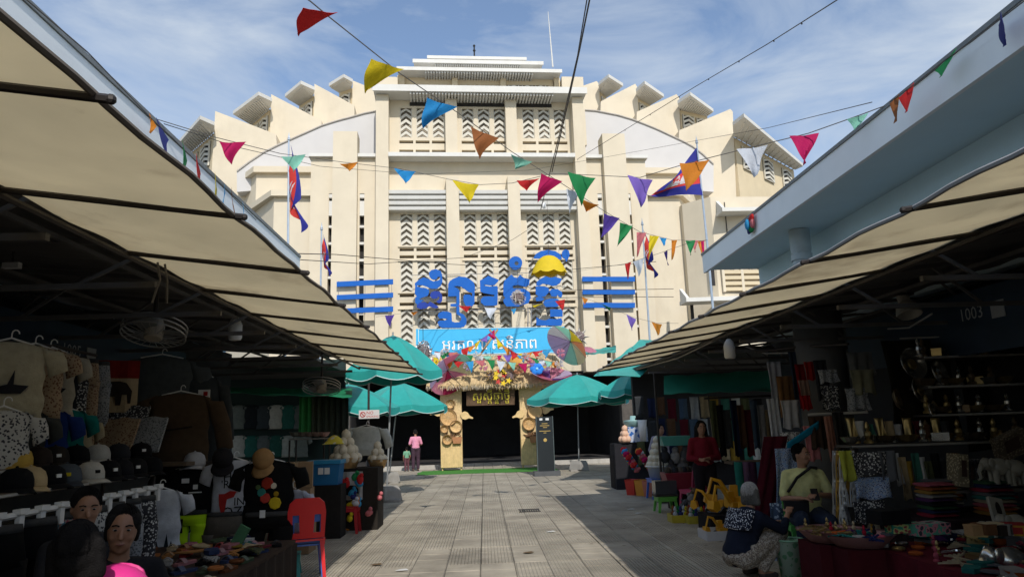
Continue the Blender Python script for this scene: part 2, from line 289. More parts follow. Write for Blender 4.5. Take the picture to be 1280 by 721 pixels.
  'ថ': [[[54,22],[54,16],[53,11],[51,7],[48,4],[44,2],[38,0],[32,0],[20,2],[12,7],[10,16],[10,38],[8,40],[7,42],[6,44],[5,45],[5,47],[5,49],[6,50],[7,51],[8,52],[10,55],[11,56],[13,59],[41,59],[43,59],[44,60],[45,61],[45,67],[54,67],[54,61],[53,58],[53,56],[51,54],[49,53],[47,52],[44,52],[13,52],[12,51],[12,49],[13,47],[14,46],[15,45],[19,40],[19,16],[19,13],[20,11],[22,9],[25,8],[28,7],[32,7],[36,7],[39,8],[41,9],[43,11],[44,13],[45,16],[45,22]],[[54,20],[45,20],[45,25],[42,25],[40,25],[39,26],[37,26],[36,27],[35,29],[34,30],[33,32],[33,34],[34,37],[35,39],[37,41],[39,43],[42,44],[46,44],[48,44],[50,43],[52,42],[53,41],[54,38]],[[45,31],[45,37],[43,37],[41,37],[40,35],[40,33],[41,32],[43,31]]],
  'ម': [[[16,26],[16,33],[48,33],[48,26]],[[19,37],[19,16],[19,13],[20,11],[22,9],[25,8],[28,7],[32,7],[36,7],[39,8],[41,9],[43,11],[44,13],[45,16],[45,37],[54,37],[54,16],[51,7],[44,2],[32,0],[20,2],[12,7],[10,16],[10,37]],[[45,36],[45,39],[43,42],[41,44],[40,45],[39,46],[38,47],[38,49],[38,51],[39,52],[40,53],[41,55],[42,56],[44,59],[56,59],[56,52],[44,52],[54,41],[54,36]],[[10,36],[10,39],[8,42],[6,44],[5,45],[4,46],[3,48],[3,50],[4,51],[5,53],[6,55],[8,56],[9,59],[21,59],[21,52],[9,52],[19,41],[19,36]]],
  'ី': [[[-9,68],[-15,68],[-15,90],[-9,90]],[[-45,68],[-47,69],[-49,70],[-49,72],[-50,73],[-50,76],[-50,78],[-49,80],[-48,82],[-47,83],[-45,85],[-43,86],[-41,87],[-38,88],[-35,88],[-32,88],[-30,87],[-28,87],[-25,86],[-23,85],[-21,84],[-18,83],[-16,82],[-14,80],[-12,79],[-10,77],[-9,76],[-9,68]],[[-43,75],[-18,75],[-20,76],[-21,77],[-23,78],[-25,79],[-26,80],[-28,80],[-29,81],[-32,81],[-34,82],[-37,81],[-39,81],[-41,80],[-42,79],[-42,77]]],
  'ួ': [[[-46,-24],[-46,-3],[-37,-3],[-37,-19],[-30,-12],[-23,-19],[-23,-3],[-14,-3],[-14,-24],[-24,-24],[-30,-19],[-36,-24]]],
}

def poly_fill(m, outer, holes, o, ex, ey, en, th):   # a flat shape with holes as a plate of thickness th
    rings = [outer] + holes
    tris = geometry.tessellate_polygon([[Vector((x, y, 0)) for x, y in r] for r in rings])
    P = [p for r in rings for p in r]; n = len(P)
    A = [o + ex*x + ey*y for x, y in P]; B = [p + en*th for p in A]
    Fs = [tuple(t) for t in tris] + [tuple(i+n for i in t)[::-1] for t in tris]
    k = 0
    for r in rings:
        q = len(r); Fs += [(k+i, k+(i+1)%q, k+(i+1)%q+n, k+i+n) for i in range(q)]; k += q
    m.add(A+B, Fs)
def area(r): return sum(r[i-1][0]*r[i][1]-r[i][0]*r[i-1][1] for i in range(len(r)))
def inside(p, r):
    c = False; x, y = p
    for i in range(len(r)):
        a, b = r[i-1], r[i]
        if (a[1] > y) != (b[1] > y) and x < (b[0]-a[0])*(y-a[1])/(b[1]-a[1])+a[0]: c = not c
    return c
def glyph(m, ch, o, ex, ey, en, k, th, dx=0, dy=0, sx=1, sy=1):
    sp = [[(x*sx+dx, y*sy+dy) for x, y in r] for r in GLYPHS[ch]]
    big = max(sp, key=lambda r: abs(area(r))); sg = area(big) > 0
    outs = [r for r in sp if (area(r) > 0) == sg]; hol = [r for r in sp if (area(r) > 0) != sg]
    for i, r in enumerate(outs):
        hs = [h for h in hol if inside(h[0], r)]
        poly_fill(m, [(x*k, y*k) for x, y in r], [[(x*k, y*k) for x, y in h] for h in hs], o+en*(i*.0015), ex, ey, en, th)
# a word: (character, x, y, x scale, y scale) in hundredths of the letter size
def word(seq):
    out, x = [], 0
    for it in seq:
        if it == ' ': x += 18; continue
        ch, kind = it[0], it[1:]
        xs = [p[0] for r in GLYPHS[ch] for p in r]
        if kind == 's':   # a letter tucked under the one before it
            out.append((ch, x-52, -34, .72, .5)); continue
        if min(xs) < 0 and max(xs) <= 0: out.append((ch, x, 0, 1, 1)); continue
        if min(xs) < 0: x += 4
        out.append((ch, x, 0, 1, 1)); x += max(xs)+7
    return out, x
# ------------------------------------------------------------------ ground
m_ground = mat('ground_concrete', (.20, .19, .17), rough=.9, var=.2, scale=1.2, world=True)
def tile_mat(key, rgb, axis, cnt, bs=.9):
    m = bpy.data.materials.new(key); m.use_nodes = True; t = m.node_tree; n = t.nodes; l = t.links.new; b = n['Principled BSDF']
    b.inputs['Roughness'].default_value = .78; b.inputs['Specular IOR Level'].default_value = .25
    g = n.new('ShaderNodeNewGeometry'); a = n.new('ShaderNodeTexNoise'); a.inputs['Scale'].default_value = .9; a.inputs['Detail'].default_value = 9; a.inputs['Roughness'].default_value = .68
    l(g.outputs['Position'], a.inputs[0])
    r = n.new('ShaderNodeValToRGB'); r.color_ramp.elements[0].position = .3; r.color_ramp.elements[1].position = .72
    r.color_ramp.elements[0].color = (rgb[0]*.50, rgb[1]*.49, rgb[2]*.48, 1); r.color_ramp.elements[1].color = (rgb[0]*1.18, rgb[1]*1.16, rgb[2]*1.12, 1)
    l(a.outputs[0], r.inputs[0])
    oi = n.new('ShaderNodeObjectInfo'); m2 = n.new('ShaderNodeMapRange'); m2.inputs[3].default_value = .93; m2.inputs[4].default_value = 1.06; l(oi.outputs['Random'], m2.inputs[0])
    sc = n.new('ShaderNodeVectorMath'); sc.operation = 'SCALE'; l(r.outputs[0], sc.inputs[0]); l(m2.outputs[0], sc.inputs['Scale'])
    # small dark spots: gum and drip stains, plus bunting shadows painted in
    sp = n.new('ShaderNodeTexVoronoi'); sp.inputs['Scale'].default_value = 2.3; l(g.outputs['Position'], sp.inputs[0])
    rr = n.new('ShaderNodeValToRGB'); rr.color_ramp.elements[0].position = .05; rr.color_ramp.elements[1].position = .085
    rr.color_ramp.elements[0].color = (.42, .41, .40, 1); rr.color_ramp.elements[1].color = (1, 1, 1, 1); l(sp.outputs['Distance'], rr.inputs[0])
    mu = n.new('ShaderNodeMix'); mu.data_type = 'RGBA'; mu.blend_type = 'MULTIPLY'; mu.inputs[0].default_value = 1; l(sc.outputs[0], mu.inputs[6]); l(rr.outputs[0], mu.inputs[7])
    l(mu.outputs[2], b.inputs['Base Color'])
    tc2 = n.new('ShaderNodeTexCoord'); wv = n.new('ShaderNodeTexWave'); wv.bands_direction = axis; wv.inputs['Scale'].default_value = cnt; wv.inputs['Distortion'].default_value = .15
    l(g.outputs['Position'], wv.inputs[0])
    mm = n.new('ShaderNodeMath'); mm.operation = 'MULTIPLY_ADD'; l(a.outputs[0], mm.inputs[0]); mm.inputs[1].default_value = .5; l(wv.outputs['Fac'], mm.inputs[2])
    bp = n.new('ShaderNodeBump'); bp.inputs['Strength'].default_value = bs; bp.inputs['Distance'].default_value = .014; l(mm.outputs[0], bp.inputs['Height']); l(bp.outputs[0], b.inputs['Normal'])
    return m
TILE_RGB = (.40, .365, .30)
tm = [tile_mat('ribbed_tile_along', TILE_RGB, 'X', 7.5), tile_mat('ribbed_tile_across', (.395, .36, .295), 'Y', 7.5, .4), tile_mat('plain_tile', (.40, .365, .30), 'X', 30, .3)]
g = M(); g.bx(-400, 400, -60, 600, -.4, -.03)
structure(g, 'ground', m_ground)
pv = M(); pv.bx(-7.0, 7.5, -12, 36, -.029, -.012)
pave = structure(pv, 'pavement', mat('mortar', (.10, .093, .08), rough=.95, var=.25, scale=4, world=True))
TS = .41
def tile_mesh(m):
    t = M(); a, b, h = TS/2-.004, TS/2-.012, .012
    t.add([(-a,-a,-h),(a,-a,-h),(a,a,-h),(-a,a,-h),(-b,-b,0),(b,-b,0),(b,b,0),(-b,b,0)], [(4,5,6,7),(0,1,5,4),(1,2,6,5),(2,3,7,6),(3,0,4,7)])
    me = bpy.data.meshes.new('tile'); me.from_pydata([tuple(p) for p in t.v], [], t.f); me.materials.append(m); return me
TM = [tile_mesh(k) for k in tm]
def tile_kind(i, j):
    return [0, 0, 0, 1, 0, 2][int((math.sin(i*12.9+(j//3)*78.2)*43758.5) % 6)]
ntile = 0
rest = [M(), M(), M()]
for j in range(0, 72):
    y = 6.9 + j*TS
    if y > 35.5: break
    for i in range(-15, 17):
        x = i*TS + .12; k = tile_kind(i, j)
        e = random.gauss(0, .0012)
        if -5 <= i <= 6 and 1 <= j <= 25 and ntile < 300:
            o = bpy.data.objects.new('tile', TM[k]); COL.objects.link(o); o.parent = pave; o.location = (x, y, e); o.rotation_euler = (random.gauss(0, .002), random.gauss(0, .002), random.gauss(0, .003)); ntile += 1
        else:
            a, b = TS/2-.004, TS/2-.012
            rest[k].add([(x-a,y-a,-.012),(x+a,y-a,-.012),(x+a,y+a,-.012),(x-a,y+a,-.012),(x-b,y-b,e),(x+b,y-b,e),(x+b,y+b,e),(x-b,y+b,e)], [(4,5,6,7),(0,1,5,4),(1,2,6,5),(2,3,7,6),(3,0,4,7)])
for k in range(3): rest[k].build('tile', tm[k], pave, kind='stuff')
# drain grille let into the tiles, mid street
dg = M(); P = at(661, 638, Z=0)
for k in range(9): dg.bx(P.x-.18+k*.045, P.x-.155+k*.045, P.y-.2, P.y+.2, .002, .012)
dg.bx(P.x-.2, P.x+.22, P.y-.225, P.y-.2, .002, .014); dg.bx(P.x-.2, P.x+.22, P.y+.2, P.y+.225, .002, .014)
single(dg, 'drain_grating', mat('iron', (.05, .048, .045), rough=.6, metal=.6), 'dark iron drain grating set in the sunlit paving', 'drain', (P.x, P.y, 0))
kb = M(); kb.bx(-9, -2.0, 31.3, 31.7, 0, .17); kb.bx(2.4, 9, 31.6, 32.0, 0, .17)
structure(kb, 'kerb', mat('kerb_stone', (.42, .40, .36), rough=.85, world=True, dirt=.5))
P = at(560, 592, Z=0)
gc = M()
gc.sheet(lambda a, b: Vector((-2.6+5.3*a+.05*math.sin(9*b), 27.4+2.6*b+.1*math.sin(7*a), .011+.006*math.sin(a*25)*math.sin(b*17))), 24, 12, .012)
single(gc, 'grass_carpet', mat('artificial_grass', (.05, .20, .03), rough=.95, var=.3, scale=30, bump=.6, bscale=200), 'green artificial grass mat laid before the entrance arch', 'mat', (0, 28.7, 0))

# ------------------------------------------------------------------ the market hall
CREAM = (.635, .56, .43)
m_cream = mat('cream_render', CREAM, rough=.85, var=.06, scale=.9, dirt=.42, dirtc=(.46, .385, .27), bump=.12, bscale=60, spec=.2)
m_creamd = mat('ochre_render', (.63, .53, .36), rough=.85, var=.07, scale=1.1, dirt=.25, dirtc=(.40, .30, .18), spec=.2)
m_white = mat('white_trim', (.64, .63, .59), rough=.7, var=.06, scale=1.5, dirt=.35, dirtc=(.42, .39, .34))
m_grille = mat('grille_cement', (.60, .575, .50), rough=.8, var=.08, scale=2.0, dirt=.3, dirtc=(.35, .31, .25))
m_shell = mat('dome_shell', (.56, .545, .53), rough=.7, var=.05, scale=.7, dirt=.25, dirtc=(.5, .49, .49))
m_dim = mat('dim_interior', (.40, .35, .28), rough=.9, var=.3, scale=2)
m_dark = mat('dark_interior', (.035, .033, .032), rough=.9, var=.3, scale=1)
hall = thing('market_hall', 'large cream art deco market hall with stepped dome and chevron grilles', 'building', tuple(FO), rz=PSI, local=True)
U0 = .25
def A(u, z, v): k = (FD+v)/FD; return u*k, EYE+(z-EYE)*k
def holed_wall(m, u0, u1, z0, z1, holes, v, dep):
    us = sorted({u0, u1} | {x for h in holes for x in (h[0], h[1]) if u0 < x < u1}); zs = sorted({z0, z1} | {x for h in holes for x in (h[2], h[3]) if z0 < x < z1})
    def hol(i, j):
        if i < 0 or j < 0 or i >= len(us)-1 or j >= len(zs)-1: return None
        a, b = (us[i]+us[i+1])/2, (zs[j]+zs[j+1])/2
        return any(h[0] < a < h[1] and h[2] < b < h[3] for h in holes)
    for i in range(len(us)-1):
        for j in range(len(zs)-1):
            a, b, c, d = us[i], us[i+1], zs[j], zs[j+1]; H = hol(i, j)
            if not H: m.add([(a, v, c), (b, v, c), (b, v, d), (a, v, d)], [(0, 1, 2, 3)])
            for di, dj, q in ((-1, 0, [(a, c), (a, d)]), (0, -1, [(a, c), (b, c)])):
                H2 = hol(i+di, j+dj)
                if H2 is None: H2 = False if not H else False
                if bool(H) != bool(H2):
                    (p, r), (p2, r2) = q
                    m.add([(p, v, r), (p2, v, r2), (p2, v+dep, r2), (p, v+dep, r)], [(0, 1, 2, 3)])
# grille panel: a stack of cement chevrons in a frame, built once for a panel of width w and height h
def grille_mesh(w, h, n, name='grille'):
    m = M(); st = h/n; t = st*.50; rise = st*.72
    for k in range(-1, n+1):
        z = k*st
        for s in (-1, 1):
            P = [(0, z+rise), (s*w/2, z), (s*w/2, z+t), (0, z+rise+t)]
            # clip to the panel
            Q = [(x, min(max(y, 0), h)) for x, y in P]
            if max(q[1] for q in Q)-min(q[1] for q in Q) < .03: continue
            m.prism([(x, 0, y) for x, y in Q], (0, .09, 0))
    for s in (-1, 1): m.box((s*(w/2-.02), .05, h/2), (.035, .094, h))
    me = bpy.data.meshes.new(name); me.from_pydata(m.v, [], m.f); me.materials.append(m_grille); return me
def add_grille(me, parent, u, v, z, rz=0.0):
    o = bpy.data.objects.new('grille', me); COL.objects.link(o); o.parent = parent; o.location = (u, v, z); o.rotation_euler = (0, 0, rz); ORI[o.name] = (0, 0, 0); return o
VW = .5
wall = M(); holes = []
ROWS = [(16.94, 18.62), (11.01, 12.69), (8.58, 10.24), (5.95, 7.69)]
BAYS = [-4.07, -.77, 2.52]
for z0, z1 in ROWS:
    a, b = A(0, z0, VW)[1], A(0, z1, VW)[1]
    gm = grille_mesh(A(.63, 0, VW)[0], b-a, 5)
    for s in BAYS:
        u = A(s, 0, VW)[0]; W = A(2.35, 0, VW)[0]
        dp = .34 if z0 > 15 else .23; bk = M(); bk.bx(u-.1, u+W+.1, VW+dp, VW+dp+.02, a-.05, b+.05)
        win = bk.build('window', m_dim, hall)
        for k in range(3):
            uu = A(s+.86*k, 0, VW)[0]; w_ = A(.63, 0, VW)[0]
            holes.append((uu, uu+w_, a, b)); add_grille(gm, win, uu+w_/2, VW+.06, a)
SLOTS = [16.69, 16.17, 10.80, 10.42, 8.40, 7.95]
for z in SLOTS:
    zz = A(0, z, VW)[1]
    for s in BAYS:
        for k in range(3):
            uu = A(s-.04+.86*k, 0, VW)[0]; holes.append((uu, uu+.74, zz-.085, zz+.085))
ztop = A(0, 19.3, VW)[1]
holed_wall(wall, A(-4.72, 0, VW)[0], A(5.28, 0, VW)[0], 4.4, ztop, holes, VW, .3)
wall.build('wall', m_cream, hall)
sb = M(); sb.bx(-4.8, 5.4, VW+.42, VW+.45, 4.4, ztop); sb.build('backing', m_dim, hall)
# cement sills and heads between the window rows
for z in (10.98, 10.22, 8.55, 7.72):
    zz = A(0, z, VW)[1]
    for s in BAYS:
        u = A(s, 0, VW)[0]; tr = M(); tr.bx(u-.12, u+2.5, VW-.07, VW-.002, zz-.05, zz+.03); tr.build('sill', m_cream, hall)
# louvres above the second row
for s, e in ((-4.69, -1.73), (-1.02, 1.53), (2.2, 5.22)):
    for k in range(4):
        z0 = 12.93 + k*.30
        lv = M(); lv.prism([(s, VW, z0), (s, -.02, z0), (s, -.06, z0+.17), (s, VW, z0+.235)], (e-s, 0, 0)); lv.build('louvre', m_white, hall)
# columns between the bays, pylons at both ends
co = M()
for a, b in ((-1.71, -1.04), (1.55, 2.19)):
    co = M(); co.bx(a, b, -.1, VW+.02, 4.4, 14.75); co.build('column', m_cream, hall); co = M(); co.bx(a+.02, b-.02, .0, VW+.02, 15.99, 19.25); co.build('column', m_cream, hall)
for a, b in ((-5.35, -4.69), (5.23, 5.83)): py = M(); py.bx(a, b, -.22, 1.4, 4.3, 19.28); py.build('pylon', m_cream, hall)
lg = M(); lg.bx(-4.687, 5.227, -.35, VW-.003, 15.76, 15.98); lg.build('ledge', m_white, hall)
ca = M(); ca.bx(-5.45, 5.95, -.62, 1.5, 19.30, 19.56); ca.bx(-5.5, 6.0, -.66, -.60, 19.28, 19.64); ca.build('canopy', m_white, hall)
def corrugated(u0, u1, v0, v1, z, n):
    m = M()
    for k in range(n): u = u0+(u1-u0)*(k+.5)/n; m.bx(u-(u1-u0)/n*.26, u+(u1-u0)/n*.26, v0, v1, z-.13, z-.002)
    return m
corrugated(-3.6, 4.2, -.55, VW-.01, 19.30, 46).build('soffit', m_white, hall, kind='stuff')
dk = M(); dk.bx(-3.6, 4.2, VW-.06, VW-.004, 18.98, 19.16); dk.build('soffit_shade_strip', m_dark, hall)  # dark strip laid on the wall as the shade under the canopy
# upper set-back tiers
def tier_front(v, xl, xr, ytop, ybot, yw, vo, gr=None, pil=()):
    a, b = F3(xl, ytop, v-vo), F3(xr, ytop, v-vo); c = F3((xl+xr)/2, ybot, v-vo); d = F3((xl+xr)/2, yw, v)
    m = M(); m.bx(a.x, b.x, v-vo, v+3, c.z, a.z); m.bx(a.x-.06, b.x+.06, v-vo-.04, v-vo+.05, c.z-.03, a.z+.07); m.build('canopy', m_white, hall)
    m = M(); m.bx(a.x+.35, b.x-.35, v, v+3, d.z-2.5, c.z-.004); m.build('tier_wall', m_creamd if gr else m_white, hall)
    wi = b.x-a.x; corrugated(a.x+wi*.16, b.x-wi*.17, v-vo+.07, v-.01, c.z, 40).build('soffit', m_white, hall, kind='stuff')
    for p, q in pil:
        A_, B_ = F3(p, 105, v), F3(q, 105, v); m = M(); m.bx(A_.x, B_.x, v-.25, v-.003, d.z-2.4, c.z-.01); m.build('pilaster', m_creamd, hall)
    return c.z
zc2 = tier_front(2.8, 497, 701, 85, 89, 112, .9, True, ((565, 572), (625, 632), (497, 506), (692, 699)))
gm2 = grille_mesh(.62, 1.3, 4)
for s in (515, 575, 635):
    P = F3(s, 107.5, 2.8)
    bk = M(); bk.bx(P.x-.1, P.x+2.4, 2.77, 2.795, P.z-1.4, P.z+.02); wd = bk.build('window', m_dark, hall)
    for k in range(3): add_grille(gm2, wd, P.x+.33+k*.8, 2.66, P.z-1.3)
tier_front(5.6, 517, 678, 75.5, 79.5, 90, .7)
v3 = M(); P, Q = F3(545, 81, 5.55), F3(649, 84, 5.55)
for k in range(38): u = P.x+(Q.x-P.x)*k/37; v3.bx(u-.03, u+.03, 5.5, 5.58, Q.z-.1, P.z)
v3.build('vent', m_dim, hall, kind='stuff')
tier_front(7.6, 535, 657, 71, 74, 80, .4)
an = M(); P = F3(593, 72, 8.5); an.tube([P, P+Vector((0, 0, .9))], .05, 6); an.ball(P+Vector((0, 0, .5)), .1, 8, 5); an.ball(P+Vector((0,0,.85)), .09, 8, 5); an.build('finial', mat('black_iron', (.02,.02,.02)), hall)
an = M(); P = F3(691, 84, 3.5); Q = F3(685, 15, 3.5); an.tube([P, P.lerp(Q, .5), Q], [.05, .035, .015], 6); an.build('antenna', m_white, hall)
for px in ((470, 497), (702, 729)):
    a, b = F3(px[0], 96, 2.2), F3(px[1], 99, 2.2); bl = M(); bl.bx(a.x, b.x, 2.2, 6.5, 17.5, a.z); bl.build('block', m_cream, hall)
# side walls with pylons and slits
VS = .35
def slit(px0, px1, y0, y1, side):
    a, b = F3(px0, y0, VS), F3(px1, y1, VS); return a, b
for side in (-1, 1):
    X = (lambda u: u) if side < 0 else (lambda u: 2*U0-u)
    def BX(m, a, b, *r): m.bx(min(X(a), X(b)), max(X(a), X(b)), *r)
    sl = [X(-7.72), X(-6.1)]; hs = []
    for s, ww in zip(sl, (.17, .24)): hs.append((s-ww/2, s+ww/2, 3.2 if False else 4.6, 13.95))
    ws = M(); holed_wall(ws, min(X(-8.75), X(-5.345)), max(X(-8.75), X(-5.345)), 4.4, 15.9, hs, VS, .4); ws.build('wall', m_cream, hall)
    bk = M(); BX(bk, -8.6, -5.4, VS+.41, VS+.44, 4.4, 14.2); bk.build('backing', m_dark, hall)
    for s in sl:
        for z in (4.9, 5.7, 6.6, 7.5, 8.45, 9.4, 10.3, 11.2, 12.1): br = M(); br.bx(s-.13, s+.13, VS+.06, VS+.3, z, z+.13); br.build('slit_bar', m_white, hall)
        for z, z2 in ((12.75, 13.55), (13.72, 13.95)): br = M(); br.bx(s-.13, s+.13, VS+.04, VS+.3, z, z2); br.build('slit_bar', m_white, hall)
    pn = M(); BX(pn, -7.57, -6.32, VS-.45, VS+.6, 4.4, 17.22); pn.build('pylon', m_cream, hall)
    lg = M(); BX(lg, -8.85, -7.575, VS-.25, VS+1.5, 15.9, 16.08); BX(lg, -6.315, -5.36, VS-.25, VS+1.5, 15.9, 16.08); lg.build('ledge', m_white, hall)
    def foot(pts, z0, z1, name, mt): 
        m = M(); m.prism([(X(u), v, z0) for u, v in pts], (0, 0, z1-z0)); m.build(name, mt, hall)
    # lower stepped blocks, chamfered outwards
    a = F3(343, 240, .7); c = F3(318, 254, 3.0); zt = a.z
    ptsA = [(-8.74, .7), (a.x, .7), (c.x-.15, 3.4), (c.x-.15, 9), (-8.74, 9)]
    foot(ptsA, 4.3, zt-.3, 'side_block', m_cream)
    foot([(-8.742, .4), (a.x-.1, .4), (c.x-.45, 3.2), (c.x-.45, 9), (-8.742, 9)], zt-.298, zt+.02, 'cornice', m_cream)
    a = F3(321, 210, 3.5); c = F3(281, 232, 6.5); zt = a.z
    foot([(-8.7, 3.5), (a.x, 3.5), (c.x, 7.5), (c.x, 12), (-8.7, 12)], 4, zt-.35, 'side_block', m_cream)
    foot([(-8.72, 3.2), (a.x-.1, 3.2), (c.x-.4, 7.3), (c.x-.4, 12), (-8.72, 12)], zt-.348, zt, 'cornice', m_cream)
# curved white shells
for pts in ([(296,214),(312,202),(330,190),(348,181),(366,173),(384,165),(402,157),(421,151),(440,146),(456,141.5),(474,138),(474,225),(296,240)],
            [(726,137),(745,138.5),(773,144),(790,149),(806,155),(823,162),(840,170),(853,176),(866,183),(878,192),(892,205),(892,240),(726,225)]):
    m = M(); m.prism([F3(x, y, 4.2) for x, y in pts], (0, 9, 0)); m.build('vault_shell', m_shell, hall, smooth=True)
    rim = M(); rim.tube([F3(x, y, 4.15) for x, y in pts[:11]], .045, 6); rim.build('vault_rim', mat('rim_lead', (.45,.42,.38)), hall)
# stepped tiers of the dome: a fin wall, a canopy and a slanting window wall each
gmt = grille_mesh(.85, 1.55, 5)
def dome_tier(fin, v, can, inner, n=2, wall_h=2.4):
    m = M(); m.prism([F3(x, y, v) for x, y in fin], (0, 3.0, 0)); m.build('fin_wall', m_cream, hall)
    if not can: return
    zc = F3(*inner[0], v+.15).z
    P = [FZ(x, y, zc) for x, y in can]
    m = M(); m.prism(P, (0, 0, .22)); m.build('canopy', m_white, hall)
    a, b = FZ(*inner[0], zc), FZ(*inner[1], zc); d = (b-a); d.z = 0; ln = d.length; e = d/ln
    nrm = Vector((-e.y, e.x, 0)); 
    if nrm.y < 0: nrm = -nrm
    m = M(); m.prism([a+Vector((0,0,-.002)), b+Vector((0,0,-.002)), b-Vector((0,0,wall_h)), a-Vector((0,0,wall_h))], nrm*.3); ww = m.build('window_wall', m_creamd, hall)
    rz = math.atan2(e.y, e.x) + (PI if e.x < 0 else 0)
    for k in range(n):
        c = a + d*((k+.5)/n) - nrm*.03 - Vector((0, 0, 1.9)); hw = min(.72, ln/n*.40); 
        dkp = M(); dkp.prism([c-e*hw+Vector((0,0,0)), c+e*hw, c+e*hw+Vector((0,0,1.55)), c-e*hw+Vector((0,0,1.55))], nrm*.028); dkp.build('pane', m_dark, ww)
        o = add_grille(gmt, ww, c.x-nrm.x*.1, c.y-nrm.y*.1, c.z, rz); o.scale = (hw*2/.85, 1, 1)
    # corrugation on the underside, from the wall out to the lip
    m = M(); K = len(P)
    lip = (P[0], P[1])
    for k in range(14):
        t = (k+.5)/14; p = a.lerp(b, t) - Vector((0,0,.03)); q = lip[0].lerp(lip[1], t) - Vector((0,0,.03))
        q = p.lerp(q, .82); m.tube([p, q], .05, 4)
    m.build('soffit', m_white, hall, kind='stuff')
dome_tier([(269,139),(345,168),(352,262),(262,262)], 5.0, [(268,157),(223,186),(233,196),(268,166)] if False else [(250,149),(222,181),(233,195),(268,165),(268,157)], [(267,167),(236,194)], 2)
dome_tier([(339,118),(402,151),(402,210),(336,210)], 6.2, [(323,119),(291,143),(313,156),(338,135),(340,127)], [(337,137),(314,156)], 2)
dome_tier([(393,105),(443,132),(443,200),(391,200)], 7.4, [(376,105),(356,121.5),(373,132),(392,119),(393.5,113)], [(392,120),(374,132)], 2)
dome_tier([(441,101),(476,115),(476,200),(438,200)], 8.6, [(429.6,96.6),(411,108),(423,115.5),(439.6,109),(441,103)], [(439.6,110),(424,115.5)], 1)
dome_tier([(913,136.5),(916,140),(921,262),(846,250),(849,163)], 5.0, [(930,146),(1004,208),(994,212.5),(917,171),(916,157)], [(918,172),(992,213)], 3, 6.0)
dome_tier([(845.6,118),(849,122),(852,200),(795,200),(796,140)], 6.2, [(863,119),(892,140),(885,144.5),(850,138),(847,130)], [(850,138),(883,144.5)] if False else [(850,137),(884,145)], 2)
dome_tier([(794,105),(797,110),(800,190),(749,190),(751,127)], 7.4, [(806,105),(830,121.5),(813,131),(796.5,123),(795,115)], [(797,122),(813,131)], 2)
dome_tier([(746,101.6),(749,106),(752,180),(724,180),(724,109)], 8.6, [(761,96.6),(779,108),(757,122),(749.5,114),(748,107)], [(750,114),(758,121.5)], 1)
# the wing on the right: blade canopies over dark slits and a louvred grille
wg = M(); a = F3(889, 262, -1.0); b = F3(1010, 262, -1.0); zt = F3(905, 226, 1.0).z
wg.prism([(a.x, -1, 0), (a.x-1.1, .3, 0), (a.x-1.1, 4, 0), (b.x, 4, 0), (b.x, -1, 0)], (0, 0, F3(930, 246, -1.0).z)); wg.build('wing_wall', m_cream, hall)
for p0, p1, dp in (((903, 264), (953, 250), 1.1), ((858, 377), (925, 368), 1.3)):
    P, Q = F3(p0[0], p0[1], -1.0-dp), F3(p1[0], p1[1], -1.0-dp)
    m = M(); m.prism([(P.x, -1.0-dp, P.z), (Q.x, -1.0-dp*.8, P.z+.1), (Q.x, -.99, P.z+.12), (P.x+.1, -.99, P.z+.02)], (0, 0, .2)); m.build('wing_canopy', m_white, hall)
    m = M(); m.prism([(P.x+.15, -1.0-dp*.75, P.z+.23), (P.x+.15, -.99, P.z+.9), (P.x+.15, -.99, P.z+.23)], (.16, 0, 0)); m.build('bracket', m_white, hall)
for px0, px1, y0, y1 in ((905, 910, 253, 300), (888, 894, 330, 357), (862, 868, 374, 402)):
    P, Q = F3(px0, y0, -1.02), F3(px1, y1, -1.02); m = M(); m.bx(P.x, Q.x, -1.06, -1.003, Q.z, P.z); m.build('slit', m_dark, hall)
P, Q = F3(902, 330, -1.05), F3(985, 358, -1.05)
m = M(); m.bx(P.x-.1, Q.x, -1.01, -1.004, Q.z-.3, P.z+.4); wn = m.build('window', m_dim, hall)
for k in range(4): z = Q.z-.2+k*.3; m = M(); m.bx(P.x, Q.x, -1.16, -1.012, z, z+.18); m.build('louvre', m_creamd, wn)
for k in range(4): u = P.x+k*(Q.x-P.x)/3.4; m = M(); m.bx(u-.07, u+.07, -1.17, -1.011, Q.z-.25, P.z+.4); m.build('mullion', m_cream, wn)
gx = M(); zz = Q.z+1.02
for k in range(7):
    u = P.x+.1+k*.5
    for s in (0, 1): gx.prism([(u+.45*s, -1.15, zz), (u+.45*s+(.06 if s == 0 else -.06), -1.15, zz), (u+.45*(1-s)+(.06 if s == 0 else -.06), -1.15, zz+.5), (u+.45*(1-s), -1.15, zz+.5)], (0, .06+.02*s, 0))
gx.build('cross_grille', m_grille, wn, kind='stuff')
# ground floor: side walls and the shaded hall behind the entrance
for a, b in ((-20, -6.6), (7.1, 20)): gf = M(); gf.bx(a, b, VS, VS+.5, 0, 4.395); gf.build('base_wall', mat('shade_toned_base', (.10, .09, .08), rough=.9, var=.3), hall)  # cream wall made dark: ground-floor shade put into its colour
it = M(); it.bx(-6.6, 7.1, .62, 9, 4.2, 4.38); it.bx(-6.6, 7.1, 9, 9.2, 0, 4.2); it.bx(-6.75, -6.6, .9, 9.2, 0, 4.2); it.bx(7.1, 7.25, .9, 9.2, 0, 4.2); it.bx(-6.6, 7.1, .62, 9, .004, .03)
it.build('interior', m_dark, hall)

